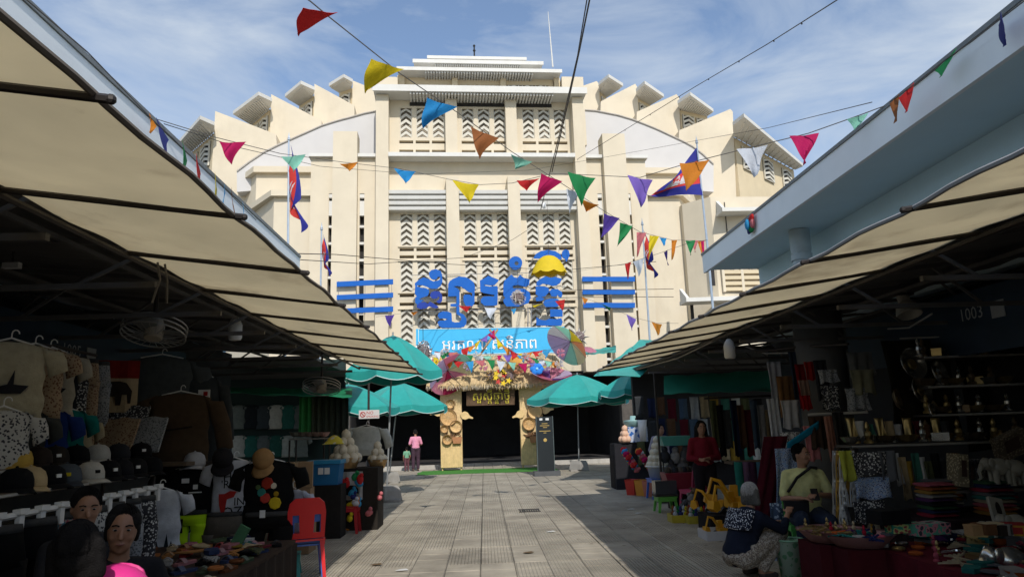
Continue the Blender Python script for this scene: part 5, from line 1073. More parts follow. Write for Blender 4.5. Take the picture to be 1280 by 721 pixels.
# ------------------------------------------------------------------ goods: templates
def loft(m, rings, n=12):
    """rings: (centre, half width vector, half depth vector)"""
    V = []
    for c, a, b in rings:
        for k in range(n):
            t = 2*PI*k/n; ct, st = math.cos(t), math.sin(t); V.append(Vector(c) + Vector(a)*(abs(ct)**.7*(1 if ct >= 0 else -1)) + Vector(b)*st)
    q = len(rings)
    return m.add(V, [(i*n+k, i*n+(k+1)%n, (i+1)*n+(k+1)%n, (i+1)*n+k) for i in range(q-1) for k in range(n)] + [tuple(range(n-1, -1, -1)), tuple(range((q-1)*n, q*n))])
def shirt(P, rz, w, h, mt, label, group=None, sleeve='short', prints=None, hang=True, name='shirt', cat='shirt'):
    t = thing(name, label, cat, P, group, rz, local=True); m = M(); R_ = random.random
    ph = R_()*6
    rings = [((0, 0, 0), (w*.17, 0, 0), (0, .03, 0)), ((0, 0, -.02*h), (w*.30, 0, .0), (0, .035, 0)), ((0, 0, -.06*h), (w*.46, 0, 0), (0, .05, 0)), ((0, 0, -.2*h), (w*.44, 0, 0), (0, .065, 0))]
    for k in range(1, 9): z = -.2-.8*k/8; rings.append(((.006*math.sin(k*1.9+ph), .012*math.sin(k*1.3+ph), z*h), (w*(.435+.03*k/8+.008*math.sin(k*2+ph)), 0, 0), (0, .055+.014*math.sin(k*1.7+ph), 0)))
    loft(m, rings, 16)
    ln = .36 if sleeve == 'short' else .95
    if sleeve:
        for s in (-1, 1): loft(m, [((s*w*.40, 0, -.06*h), (s*w*.07, 0, -.05*h), (0, .05, 0)), ((s*w*.52, 0, -.14*h), (w*.13*1, 0, s*.03), (0, .05, 0)), ((s*w*(.55+.10*ln), 0, -(.14+ln*.30)*h), (w*.125, 0, s*.03), (0, .045, 0)), ((s*w*(.56+.16*ln), 0, -(.16+ln*.62)*h), (w*.12, 0, s*.03), (0, .04, 0))], 10)
    m.build('cloth', mt, t, smooth='all')
    if hang:
        hk = M(); hk.tube([(-.28*w, 0, -.015), (0, 0, .035), (.28*w, 0, -.015)], .008, 5); hk.tube([(0, 0, .035), (0, 0, .07)]+[(.025-.025*math.cos(a*PI/5), 0, .07+.03*math.sin(a*PI/5)) for a in range(6)], .005, 5); hk.build('hanger', m_pvc, t)
    return t
def trousers(P, rz, w, h, mt, label, group=None, short=False, name='trousers', cat='trousers'):
    t = thing(name, label, cat, P, group, rz, local=True); m = M(); ph = random.random()*6; c = .42 if short else .28
    loft(m, [((0, 0, 0), (w*.40, 0, 0), (0, .05, 0)), ((0, 0, -.05), (w*.42, 0, 0), (0, .06, 0)), ((0, 0, -h*c), (w*.5, 0, 0), (0, .085, 0))], 14)
    for s in (-1, 1):
        rings = []
        for k in range(7): f = k/6; z = -h*(c-.04) - h*(1-c+.04)*f; rings.append(((s*w*(.255+.02*f)+.006*math.sin(k*2+ph), .01*math.sin(k*1.4+ph), z), (w*(.245-(.0 if short else .07)*f), 0, 0), (0, .075-.02*f, 0)))
        loft(m, rings, 12)
    m.build('cloth', mt, t, smooth='all'); wb = M(); loft(wb, [((0, 0, .006), (w*.405, 0, 0), (0, .055, 0)), ((0, 0, -.04), (w*.425, 0, 0), (0, .065, 0))], 14); wb.build('waistband', cloth((.05, .05, .05)), t, smooth='all')
    return t
def cap(P, rz, mt, label, group='caps on the shelf', bm=None, s=1.0, logo=None, tilt=0):
    t = thing('cap', label, 'cap', P, group, rz, local=True); t.rotation_euler = (math.radians(tilt), 0, rz)
    m = M(); m.lathe([(.085, 0), (.095, .02), (.093, .06), (.08, .10), (.05, .125), (.01, .133)], (0, 0, 0), 18); m.build('crown', mt, t, smooth='all')
    def br(u, v): a = math.radians(-70+140*u); r = .088+(.075*math.cos(a*1.15))*v; return Vector((r*math.sin(a), -r*math.cos(a)-.01*v, .012-.02*v*v+.02*(math.sin(a)**2)*v*-1))
    m = M(); m.sheet(br, 10, 4, .006); m.build('brim', bm or mt, t, smooth='all')
    m = M(); m.ball((0, 0, .135), .009, 6, 4); m.build('button', bm or mt, t)
    if logo: m = M(); m.box((0, -.094, .065), (.030, .012, .022)); m.build('patch', logo, t)
    t.scale = (s, s, s); return t
def chair(P, rz, mt, label, group=None, stack=0.0):
    t = thing('plastic_chair', label, 'chair', P, group, rz, local=True); z = .42+stack
    m = M(); m.sheet(lambda u, v: Vector(((u-.5)*.42, (v-.5)*.40, z-.015*math.sin(PI*u)*math.sin(PI*v))), 6, 6, .022); m.build('seat', mt, t)
    yb = .19
    bk = M(); zz = z+.02
    def pt(x, q): return Vector((x, yb+.10*q/.45, zz+q))
    outer = [(-.20, 0), (-.21, .30), (-.19, .40), (-.13, .455), (.13, .455), (.19, .40), (.21, .30), (.20, 0)]
    h1 = [(-.155, .06), (-.075, .06), (-.085, .27), (-.155, .27)]; h2 = [(.075, .06), (.155, .06), (.155, .27), (.085, .27)]
    poly_fill(bk, outer, [h1, h2], Vector((0, yb, zz)), Vector((1, 0, 0)), Vector((0, .22, 1)).normalized(), Vector((0, -1, .22)).normalized(), .02); bk.build('backrest', mt, t)
    for sx, sy in ((-1, -1), (1, -1), (-1, 1), (1, 1)):
        l = M(); a = Vector((sx*.195, sy*.185, z-.005)); b = Vector((sx*.225, sy*.225, stack)); d = b-a; s1, s2 = Vector((.045*-sx, 0, 0)), Vector((0, .045*-sy, 0))
        l.prism([a, a+s1, b+s1*.8, b], s2*.35); l.prism([a+s2*.36, a+s2, b+s2*.8, b+s2*.36], s1*.35); l.build('leg', mt, t)
    m = M()
    for sx in (-1, 1): m.box((sx*.197, 0, z-.03), (.02, .36, .05))
    m.box((0, -.19, z-.03), (.38, .02, .05)); m.build('apron', mt, t)
    return t
def stool(P, rz, mt, label, h=.28, w=.28, group=None):
    t = thing('plastic_stool', label, 'stool', P, group, rz, local=True)
    m = M(); m.sheet(lambda u, v: Vector(((u-.5)*w, (v-.5)*w, h-.008*math.sin(PI*u)*math.sin(PI*v))), 4, 4, .018); m.build('seat', mt, t)
    for sx, sy in ((-1, -1), (1, -1), (-1, 1), (1, 1)): l = M(); a = Vector((sx*w*.44, sy*w*.44, h-.01)); b = Vector((sx*w*.54, sy*w*.54, 0)); l.prism([a, a+Vector((-sx*.05, 0, 0)), b+Vector((-sx*.04, 0, 0)), b], (0, -sy*.04, 0)); l.build('leg', mt, t)
    m = M(); 
    for s in (-1, 1): m.box((0, s*w*.47, h-.045), (w*.8, .014, .06)); m.box((s*w*.47, 0, h-.045), (.014, w*.8, .06))
    m.build('apron', mt, t); return t
def block(P, d, mt, name, label, cat, rz=0, group=None, rot=None):
    m = M(); R = Matrix.Rotation(rz, 3, 'Z') if rot is None else rot; m.box(P, d, R); return single(m, name, mt, label, cat, P, group)
R45 = math.radians
NTH = ['first', 'second', 'third', 'fourth', 'fifth', 'sixth', 'seventh', 'eighth', 'ninth', 'tenth', 'eleventh', 'twelfth']
def C(*rgb): return cloth(S(*rgb))
pt_bw = patterned('print_black_white', (.5, .5, .48), (.04, .04, .045), 46)
pt_wb = patterned('print_white_black', (.05, .05, .06), (.5, .49, .46), 44)
pt_blue = patterned('print_blue_white', (.05, .09, .22), (.42, .46, .52), 50, (.2, .3, .5))
pt_brown = patterned('print_brown_tan', (.16, .08, .05), (.34, .25, .16), 48)
pt_grey = patterned('print_grey', (.10, .11, .12), (.28, .29, .30), 52)
pt_mix = patterned('print_mixed', (.25, .06, .08), (.3, .26, .2), 50, (.06, .16, .22))
# --- hanging clothes on the left
def rail(pts, label, r=.018, mt=None):
    m = M(); m.tube(pts, r, 6); single(m, 'clothes_rail', mt or m_steel, label, 'rail', Vector(pts[0]))
rail([at(-40, 424, Y=5.4), at(70, 433, Y=6.6), at(120, 444, Y=7.9)], 'dark rail carrying the top row of shirts under the number board 1005')
rail([at(-40, 512, Y=5.4), at(100, 515, Y=7.2)], 'dark rail carrying the lower row of blue and teal shirts')
for px, py, Y, w_, h_, mt, lab in ((14, 428, 5.7, .55, .62, C(172, 164, 140), 'cream shirt with a dark boat print, nearest of the top row'), (44, 434, 6.1, .50, .60, pt_brown, 'brown patterned shirt between two cream ones in the top row'), (63, 438, 6.5, .48, .66, C(160, 154, 138), 'pale shirt with a dark bird print, third in the top row')):
    t = shirt(at(px, py, Y=Y), R45(42), w_, h_, mt, lab, 'hanging shirts')
    if 'print' in lab and 'patterned' not in lab:
        m = M(); pr = [(-.12, -.36), (-.05, -.40), (.08, -.40), (.13, -.34), (.03, -.33), (.03, -.22), (-.01, -.33)]; m.prism([(x, -.072, z) for x, z in pr], (0, -.01, 0)); m.build('print', C(40, 40, 44), t)
for px, py, Y, w_, h_, mt, lab in ((4, 513, 5.5, .42, .62, pt_wb, 'white and black patterned shirt at the edge of the lower row'), (26, 514, 5.9, .42, .62, C(62, 64, 62), 'dark grey shirt in the lower row left of the blue one'), (54, 513, 6.3, .46, .62, C(30, 52, 110), 'royal blue shirt in the lower row'), (80, 512, 6.8, .42, .60, C(20, 110, 105), 'teal shirt in the lower row right of the blue one'), (95, 522, 7.2, .36, .55, C(170, 158, 130), 'beige shirt in the lower row right of the teal one')):
    shirt(at(px, py, Y=Y), R45(42), w_, h_, mt, lab, 'hanging shirts')
for px, py, Y, h_, mt, lab in ((74, 443, 7.0, 1.0, C(30, 33, 38), 'charcoal trousers hung left of the chequered pair'), (88, 446, 7.3, 1.05, pt_bw, 'black and white printed trousers on a white hanger'), (103, 449, 7.6, .95, pt_brown, 'tan printed trousers with a yellow top on a white hanger'), (118, 452, 7.9, 1.0, pt_grey, 'grey printed trousers nearest the elephant cloth')):
    trousers(at(px, py, Y=Y), R45(35), .36, h_, mt, lab, 'hanging trousers')
P = at(143, 482, Y=8.3); t = thing('elephant_cloth', 'hanging cloth with a red band and a dark elephant on tan', 'cloth', P, rz=R45(30), local=True)
m = M(); m.sheet(lambda u, v: Vector(((u-.5)*.48, .012*math.sin(u*14), .28-.58*v)), 12, 8, .008); m.build('cloth', C(170, 150, 118), t)
m = M(); m.sheet(lambda u, v: Vector(((u-.5)*.49, .012*math.sin(u*14)-.006, .285-.2*v)), 12, 3, .006); m.build('band', C(120, 30, 26), t)
m = M(); m.prism([(x, -.016, z) for x, z in ((-.17, -.22), (-.16, -.02), (-.1, .04), (.05, .05), (.12, .03), (.18, -.06), (.17, -.2), (.14, -.2), (.13, -.1), (.08, -.1), (.07, -.22), (.02, -.22), (.01, -.12), (-.07, -.12), (-.09, -.22), (-.13, -.22))], (0, -.008, 0)); m.build('elephant_print', C(45, 38, 34), t)
for px, py, Y, lab, mt in ((150, 528, 8.2, 'folded black cloth with pale lettering below the elephant cloth', pt_bw), (172, 543, 8.0, 'folded grey cloth with rows of small figures beside the brown jacket', pt_grey), (135, 545, 7.8, 'folded dark printed cloth left of the grey figured one', pt_brown)):
    P = at(px, py, Y=Y); m = M(); m.sheet(lambda u, v: P+Vector(((u-.5)*.46, .2*v, -.18+.36*v+.01*math.sin(u*12))), 10, 6, .03); single(m, 'folded_cloth', mt, lab, 'cloth', P)
block(at(160, 575, Y=8.2)-Vector((0, -.25, .06)), (1.3, .6, .04), mat('shelf_wood', (.10, .07, .045), rough=.8), 'shelf', 'wooden shelf under the folded dark cloths', 'shelf')
t = shirt(at(203, 446, Y=9.0), R45(25), .85, 1.15, C(70, 74, 74), 'large grey hooded jacket hanging beside the wire cage fan', 'hanging jackets', 'long', name='jacket', cat='jacket')
t = shirt(at(226, 492, Y=8.7), R45(12), .74, .90, C(74, 60, 46), 'large brown jacket hanging in front of the grey one', 'hanging jackets', 'long', name='jacket', cat='jacket')
m = M(); m.prism([(-.16, -.078, -.42), (.16, -.078, -.38), (.16, -.078, -.40), (-.16, -.078, -.44)], (0, -.008, 0)); m.build('zip_flap', C(40, 32, 26), t)
P = at(252, 470, Y=9.2); shirt(P, R45(20), .5, 1.1, C(52, 56, 58), 'thin slate coat showing right of the brown jacket', 'hanging jackets', 'long', name='jacket', cat='jacket')
P = at(255, 495, Y=9.0); t = thing('price_card', 'small red blue and white card pinned beside the jackets', 'card', P); m = M(); m.box(P, (.14, .012, .16)); m.build('card', m_pvc, t)
m = M(); m.box(P+Vector((.02, -.009, .03)), (.05, .006, .05)); m.build('red_print', C(170, 30, 30), t); m = M(); m.box(P+Vector((-.03, -.009, -.04)), (.06, .006, .03)); m.build('blue_print', C(40, 60, 140), t)
# --- cap shelves
def shelf(P0, P1, dep, label, mt=None, legs=True):
    P0, P1 = Vector(P0), Vector(P1); e = (P1-P0); e.z = 0; e.normalize(); n_ = Vector((-e.y, e.x, 0)); t = thing('display_shelf', label, 'shelf', P0)
    m = M(); m.prism([P0, P1, P1+n_*dep, P0+n_*dep], (0, 0, -.025)); m.build('board', mt or mat('shelf_wood', (.10, .07, .045)), t)
    m = M(); m.tube([P0-Vector((0, 0, .012)), P1-Vector((0, 0, .012))], .013, 5); m.build('edge_strip', mat('shelf_edge', (.30, .29, .27), rough=.4), t)
    if legs:
        for q in (P0, P1, P0+n_*dep, P1+n_*dep): m = M(); m.tube([q-Vector((0, 0, .03)), Vector((q.x, q.y, 0))], .018, 5); m.build('leg', m_steel, t)
    return t
S0, S1 = Vector((-2.98, 4.0, 1.30)), Vector((-3.1, 7.0, 1.30))
shelf(S0, S1, .45, 'long low shelf carrying two rows of caps above the white clip rail')
shelf(S0+Vector((-.35, 0, .13)), S1+Vector((-.35, 0, .13)), .4, 'raised back board carrying the rear row of caps', legs=False)
caps = [(36, 612, 0, C(178, 156, 118), None, 'tan corduroy cap, first in the front row'), (82, 605, 0, C(70, 76, 82), C(56, 60, 66), 'slate grey cap with a yellow letter in the front row'), (112, 598, 0, C(176, 172, 162), None, 'white cap with a black badge in the front row'), (20, 600, 0, C(22, 22, 24), None, 'black cap just behind the tan corduroy one'), (62, 603, 0, C(24, 24, 26), None, 'black cap with a white letter between tan and slate caps'), (134, 592, 0, C(22, 23, 26), None, 'black cap with a white letter right of the white badge cap'), (150, 590, 0, C(28, 28, 32), None, 'navy black cap with a dark crown, fifth along the front row'), (168, 588, 0, C(24, 24, 24), None, 'black cap with a white oval badge in the front row'), (188, 586, 0, C(20, 20, 22), None, 'plain black cap at the far end of the front row'),
        (20, 585, 1, C(190, 156, 74), None, 'mustard yellow cap at the near end of the rear row'), (46, 578, 1, C(48, 40, 36), None, 'dark brown cap right of the mustard one in the rear row'), (68, 576, 1, C(44, 40, 36), None, 'brown cap with a small white badge in the rear row'), (95, 574, 1, C(20, 20, 22), None, 'black cap in the rear row before the pale grey one'), (122, 568, 1, C(168, 166, 160), None, 'pale grey cap in the rear row'), (148, 567, 1, C(40, 42, 46), None, 'charcoal cap in the rear row right of the pale grey one'), (176, 566, 1, C(24, 24, 26), None, 'black cap with a white line at the far end of the rear row')]
for px, py, row, mt, bm, lab in caps:
    P = at(px, py, X=-3.12 if row == 0 else -3.5); P.z = 1.303 if row == 0 else 1.433
    lg = m_pvc if 'white letter' in lab or 'white oval' in lab or 'small white' in lab or 'white line' in lab else (C(20, 20, 20) if 'black badge' in lab else (C(200, 180, 40) if 'yellow letter' in lab else None))
    cap(P, R45(random.uniform(35, 60)), mt, lab, bm=bm, logo=lg, s=1.12)
# white clip rail and what hangs on it
rail([(-2.9, 3.9, 1.17), (-3.02, 7.0, 1.17)], 'white plastic rail under the cap shelf', .02, m_pvc)
for k in range(12):
    y = 4.3+k*.235; P = Vector((-2.9-.04*(y-4), y, 1.17)); m = M(); m.box(P-Vector((-.01, 0, .05)), (.03, .05, .12)); m.box(P-Vector((-.015, 0, -.02)), (.05, .09, .03)); single(m, 'clip_hanger', m_pvc, 'white clip hanger, %s along the white rail from the camera' % NTH[k], 'hanger', P, 'clips on the white rail')
low = [(4.15, C(52, 50, 40), .46, 'olive trousers clipped at the near end of the white rail'), (4.55, C(18, 18, 20), .42, 'black trousers clipped beside the olive ones'), (4.95, C(24, 24, 26), .40, 'black cotton trousers hung behind the seated people'), (5.35, pt_mix, .36, 'trousers with a red and teal print on the white rail'), (5.7, pt_wb, .34, 'white trousers with a black print on the white rail'), (6.0, pt_brown, .34, 'brown printed trousers on the white rail'), (6.3, pt_grey, .34, 'grey elephant print trousers on the white rail'), (6.6, pt_bw, .34, 'black trousers with pale figures on the far end of the rail')]
for y, mt, w_, lab in low: trousers((-2.93-.04*(y-4), y, 1.12), R45(50), w_, .85, mt, lab, 'trousers on the white rail')
t = shirt(at(200, 612, Y=7.6), R45(20), .46, .62, C(190, 194, 200), 'white shirt with a dark forest print beside the black tee', 'display shirts', prints=None)
m = M()
for k in range(9): x = -.17+k*.043; m.prism([(x-.03, -.073, -.60), (x+.03, -.073, -.60), (x, -.073, -.42-.07*(k % 3))], (0, -.006, 0))
m.build('forest_print', C(30, 42, 48), t)
# --- display rack facing the street
rail([at(205, 578, Y=8.55), at(352, 577, Y=8.55)], 'dark rail of the display rack with the caps on top', .016)
for px in (208, 350): P = at(px, 578, Y=8.58); m = M(); m.tube([P, (P.x, P.y, 0)], .016, 6); m.box((P.x, P.y, .015), (.3, .3, .03)); single(m, 'rack_post', m_steel, 'upright of the display rack by the %s' % ('neon shorts' if px < 300 else 'red chair'), 'post', (P.x, P.y, 0))
t = shirt(at(241, 584, Y=8.5), R45(6), .66, .66, C(16, 17, 20), 'black tee with a tiny white crest above the neon shorts', 'display shirts')
m = M(); m.box((.06, -.078, -.21), (.05, .006, .05)); m.box((.06, -.078, -.27), (.14, .006, .012)); m.box((-.05, -.078, -.14), (.08, .006, .05)); m.build('crest', m_pvc, t)
t = trousers(at(238, 638, Y=8.45), R45(4), .44, .36, mat('neon_cloth', (.50, .80, .01), rough=.8, var=.1, bump=.2), 'neon yellow green shorts under the black tee', 'display shorts', True, 'shorts', 'shorts')
m = M(); m.box((-.08, -.098, -.15), (.07, .008, .15)); m.build('tag', C(20, 20, 20), t)
t = shirt(at(293, 575, Y=8.5), R45(10), .50, .66, C(176, 178, 186), 'white tee printed with the words WHERE and IN OZ in black', 'display shirts')
m = M(); e1, e2, en = (1, 0, .03), (0, 0, 1), (0, -1, 0)
for s_, x, z, k in (('HERE', -.10, -.22, .13), ("'RE", -.12, -.30, .12), ('IN', .02, -.49, .12), ("OZ'?", -.10, -.61, .15)): lay_text(m, s_, k, (x, -.080, z), e1, e2, en, .004)
m.build('lettering', C(18, 18, 20), t)
m = M(); m.prism([(x, -.081, z) for x, z in ((-.13, -.48), (-.14, -.36), (-.08, -.36), (-.02, -.33), (.05, -.34), (.02, -.40), (-.05, -.42), (-.07, -.55), (-.11, -.56))], (0, -.005, 0)); m.build('red_print', C(150, 40, 36), t)
trousers(at(281, 640, Y=8.45), R45(5), .46, .60, C(96, 90, 82), 'taupe cotton shorts under the lettered white tee', 'display shorts', True, 'shorts', 'shorts')
t = shirt(at(337, 576, Y=8.5), R45(4), .62, .78, C(15, 15, 17), 'black tee with a bright painted figure print', 'display shirts')
for k, (c, x, z, r) in enumerate(((C(150, 50, 36), .0, -.24, .07), (C(196, 170, 40), .09, -.46, .07), (C(50, 120, 110), -.06, -.34, .05), (C(170, 60, 50), -.02, -.40, .06), (C(200, 190, 170), .07, -.27, .035), (C(150, 120, 30), .10, -.36, .03), (C(80, 100, 60), -.10, -.28, .03))):
    m = M(); m.lathe([(.002, 0), (r, 0), (r*.9, .008), (.002, .01)], (x, -.078, z), 7+k % 3, Matrix.Rotation(R45(90), 3, 'X')); m.build('print', c, t)
t = trousers(at(334, 640, Y=8.45), R45(4), .58, .62, C(14, 14, 16), 'black trousers with a white square emblem and script', 'display trousers')
m = M()
for a, b in ((0, 0), (1, 0), (0, 1), (1, 1)): m.box((.10+.04*a, -.086, -.40-.04*b), (.028, .006, .028)); m.box((.10+.04*a, -.089, -.40-.04*b), (.012, .006, .012))
lay_text(m, 'GIVENCHY', .05, (.04, -.09, -.50), (1, 0, 0), (0, 0, 1), (0, -1, 0)); m.build('emblem', m_pvc, t)
for px, py, lab in ((307, 672, 'white price tag on the black trousers'), (328, 642, 'white price tag on the rail between the trousers')): P = at(px, py, Y=8.3); m = M(); m.box(P, (.06, .006, .08)); single(m, 'price_tag', m_pvc, lab, 'tag', P)
shirt(at(366, 612, Y=8.9), R45(-20), .42, .52, C(170, 174, 186), 'white tee hung behind the black painted tee', 'display shirts')
cap(at(243, 583, Y=8.5), R45(0), C(168, 168, 172), 'pale grey cap on top of the black tee', 'caps on the display rack', s=1.25); cap(at(279, 576, Y=8.42), R45(10), C(36, 34, 36), 'charcoal cap hung over the rail left of the lettered tee', 'caps on the display rack', s=1.2, tilt=50); cap(at(331, 577, Y=8.45), R45(-10), C(150, 116, 76), 'tan cap hung over the black painted tee', 'caps on the display rack', s=1.25, tilt=50)
# --- table of sandals and trinkets
TZ = .56
t = thing('sandal_table', 'low table covered by a dark cloth under the rows of sandals', 'table', (-2.75, 6.1, 0))
m = M(); m.bx(-3.75, -1.95, 4.6, 7.7, TZ-.04, TZ); m.build('top', C(60, 48, 40), t)
m = M(); m.sheet(lambda u, v: Vector((-1.945+.012*math.sin(u*70), 4.6+3.1*u, TZ-.03-.42*v)), 60, 4, .006); m.build('skirt', C(46, 36, 34), t)
m = M(); m.sheet(lambda u, v: Vector((-3.75+1.8*u, 7.705+.012*math.sin(u*50), TZ-.03-.42*v)), 40, 4, .006); m.build('back_skirt', C(46, 36, 34), t)
SCOL = [('tan', (150, 104, 60)), ('brown', (96, 58, 34)), ('black', (28, 26, 26)), ('red', (150, 40, 34)), ('cream', (166, 148, 116)), ('blue', (46, 56, 84)), ('silver', (140, 138, 134)), ('orange', (150, 92, 50)), ('green', (64, 76, 56)), ('pink', (150, 100, 104))]
for r in range(6):
    for k in range(10):
        cn, rgb = SCOL[(k*3+r*7) % 10]; P = Vector((-3.55+k*.165+random.uniform(-.02, .02), 5.25+r*.42+random.uniform(-.04, .04), TZ+.002)); rz = random.uniform(-.5, .5)
        t = thing('sandal', '%s sandal, %s from the street in the %s row from the red chair' % (cn, NTH[9-k], NTH[5-r]), 'sandal', P, 'sandals on the table', rz, local=True)
        sole = [(-.035, -.11), (.03, -.12), (.045, -.05), (.032, .02), (.036, .08), (.01, .12), (-.02, .115), (-.036, .06), (-.03, 0), (-.045, -.05)]
        m = M(); m.prism([(x, y, 0) for x, y in sole], (0, 0, .022)); m.build('sole', C(*rgb), t)
        m = M(); m.sheet(lambda u, v: Vector((-.045+.09*u, -.07+.05*v, .02+.035*math.sin(PI*u))), 6, 2, .006); m.build('strap', C(*[min(255, int(c*.6+50)) for c in rgb]), t)
TR = [('necklace bundle', 'bundle'), ('leather purse', 'purse'), ('folded fan', 'fan'), ('bracelet ring', 'bracelet')]
def trinket(P, kind, rgb, label, group, s=1.0, emb=None):
    mt = emb or C(*rgb); m = M(); rz = random.uniform(0, 6); R = Matrix.Rotation(rz, 3, 'Z')
    if kind == 'bracelet': m.tube([P+R @ Vector((.045*s*math.cos(a*PI/6), .045*s*math.sin(a*PI/6), .015)) for a in range(13)], .013*s, 5, False)
    elif kind == 'purse': m.prism([P+R @ Vector((x*s, y*s, 0)) for x, y in ((-.08, -.05), (.08, -.05), (.09, .03), (.04, .06), (-.04, .06), (-.09, .03))], (0, 0, .035*s))
    elif kind == 'fan': m.prism([P+R @ Vector((0, 0, .0))]+[P+R @ Vector((.15*s*math.cos(R45(a)), .15*s*math.sin(R45(a)), .012)) for a in range(20, 165, 18)], (0, 0, .012))
    elif kind == 'bundle':
        for k in range(5): m.tube([P+R @ Vector((-.12*s+.03*k*s, .02*k, .012+.008*k)), P+R @ Vector((.02*s, -.03+.014*k, .03)), P+R @ Vector((.13*s-.02*k*s, .03-.02*k, .012))], .010*s, 4)
    elif kind == 'figure':
        m.lathe([(.04*s, 0), (.042*s, .02*s), (.02*s, .035*s), (.034*s, .07*s), (.03*s, .10*s), (.012*s, .115*s), (.024*s, .14*s), (.018*s, .165*s), (.004*s, .19*s)], P, 9)
    elif kind == 'box': m.box(P+Vector((0, 0, .03*s)), (.14*s, .09*s, .06*s), R); m.box(P+Vector((0, 0, .068*s)), (.145*s, .095*s, .014*s), R)
    elif kind == 'bowl': m.lathe([(.03*s, 0), (.06*s, .02*s), (.085*s, .06*s), (.09*s, .065*s), (.08*s, .055*s), (.05*s, .02*s), (.002, .014*s)], P, 12)
    return single(m, kind if kind != 'bundle' else 'necklace_bundle', mt, label, kind, P, group)
for k in range(36):
    cn, rgb = SCOL[(k*7+2) % 10]; kind = ['bundle', 'purse', 'fan', 'bracelet'][k % 4]; P = Vector((-3.5+1.4*random.random(), 4.75+.35*random.random(), TZ+.004)) if k < 14 else Vector((-3.6+1.55*((k*.37) % 1), 5.1+2.5*((k*.61) % 1), TZ+.03))
    trinket(P, kind, rgb, '%s %s among the sandals %s' % (cn, {'bundle': 'necklace bundle', 'purse': 'leather purse', 'fan': 'folding fan', 'bracelet': 'bangle'}[kind], ['near the seated people', 'towards the street edge', 'towards the white rail', 'close to the neon shorts'][(k//4) % 4] if k >= 14 else 'at the near end of the table'), 'trinkets on the sandal table', 1.1)
block((-2.35, 7.2, TZ+.11), (.10, .04, .22), C(70, 110, 80), 'folded_fan', 'green folding fan standing up among the sandals', 'fan', rot=Matrix.Rotation(.5, 3, 'Y'))
# --- chairs
m_red, m_redd, m_cblue, m_cteal = plastic((.62, .018, .022), 'red_plastic'), plastic((.38, .012, .018), 'dark_red_plastic'), plastic((.05, .13, .46), 'blue_plastic'), plastic((.03, .30, .28), 'teal_plastic')
P = at(388, 716, Z=0); P = Vector((P.x, 8.75, 0))
chair(P, R45(196), m_cblue, 'blue plastic chair at the bottom of the stack beside the black tees', 'stacked plastic chairs'); chair(P+Vector((0, -.03, .0)), R45(196), m_red, 'bright red plastic chair on top of the stack beside the black tees', 'stacked plastic chairs', .015); bpy.data.objects['plastic_chair'].scale = (.90, .90, .90)
stool(Vector((P.x-.25, P.y+.15, 0)), .2, m_cteal, 'teal plastic stool tucked behind the red chair stack', .24, .30)
P = at(405, 650, Z=0); chair(Vector((P.x, 11.6, 0)), R45(120), m_redd, 'dark red plastic chair in the shade beside the blue cooler', 'shaded red chairs'); chair(Vector((P.x+.1, 12.3, 0)), R45(100), m_redd, 'dark red plastic chair behind the one beside the cooler', 'shaded red chairs')
stool(Vector((-2.28, 12.4, 0)), 0, m_redd, 'dark red plastic stool under the printed elephant cloth', .42, .34)
# boxes, cooler
for k, (z, w_, h_) in enumerate(((0, .50, .45), (.45, .46, .42), (.87, .46, .36))):
    P = at(370, 600, Y=10.6); P = Vector((P.x, 10.6, z+h_/2)); t = thing('cardboard_box', 'brown cardboard box, %s of the stack beside the painted tee' % ['lowest', 'middle', 'topmost'][k], 'box', P, 'stacked cardboard boxes'); m = M(); m.box(P, (w_, .42, h_-.004), Matrix.Rotation(.1*k, 3, 'Z')); m.build('carton', mat('cardboard', (.24, .155, .085), rough=.85, var=.15, scale=4), t)
    m = M(); m.box(P+Vector((0, -.0, 0)), (.06, .426+.05*k*.3, h_-.002), Matrix.Rotation(.1*k, 3, 'Z')); m.build('tape', mat('tape', (.32, .22, .12), rough=.3), t)
P = at(408, 589, Y=12.0); t = thing('cooler', 'blue plastic cooler box with a white double label', 'cooler', P)
m = M(); m.prism([P+Vector((x, -.2, z)) for x, z in ((-.22, -.20), (.22, -.20), (.25, .12), (-.25, .12))], (0, .4, 0)); m.build('body', plastic((.01, .13, .30), 'cooler_blue'), t); m = M(); m.box(P+Vector((0, 0, .155)), (.54, .44, .06)); m.build('lid', plastic((.02, .22, .42), 'cooler_lid'), t)
m = M(); m.box(P+Vector((-.04, -.232, .02)), (.08, .012, .10)); m.box(P+Vector((.06, -.232, .02)), (.08, .012, .10)); m.build('label', m_pvc, t)
block(Vector((P.x, P.y, (P.z-.2)/2)), (.56, .46, P.z-.205), C(40, 38, 36), 'crate_stand', 'dark crate standing under the blue cooler', 'crate')
P = at(418, 556, Y=12.2); m = M(); m.sheet(lambda u, v: P+Vector(((u-.5)*.34, -.12*v, .14*math.sin(PI*u)*(1-v)+.02)), 8, 5, .01); single(m, 'paper_bag', patterned('yellow_bag', (.55, .55, .5), (.6, .5, .06), 14), 'yellow and white paper bag lying on the blue cooler', 'bag', P)
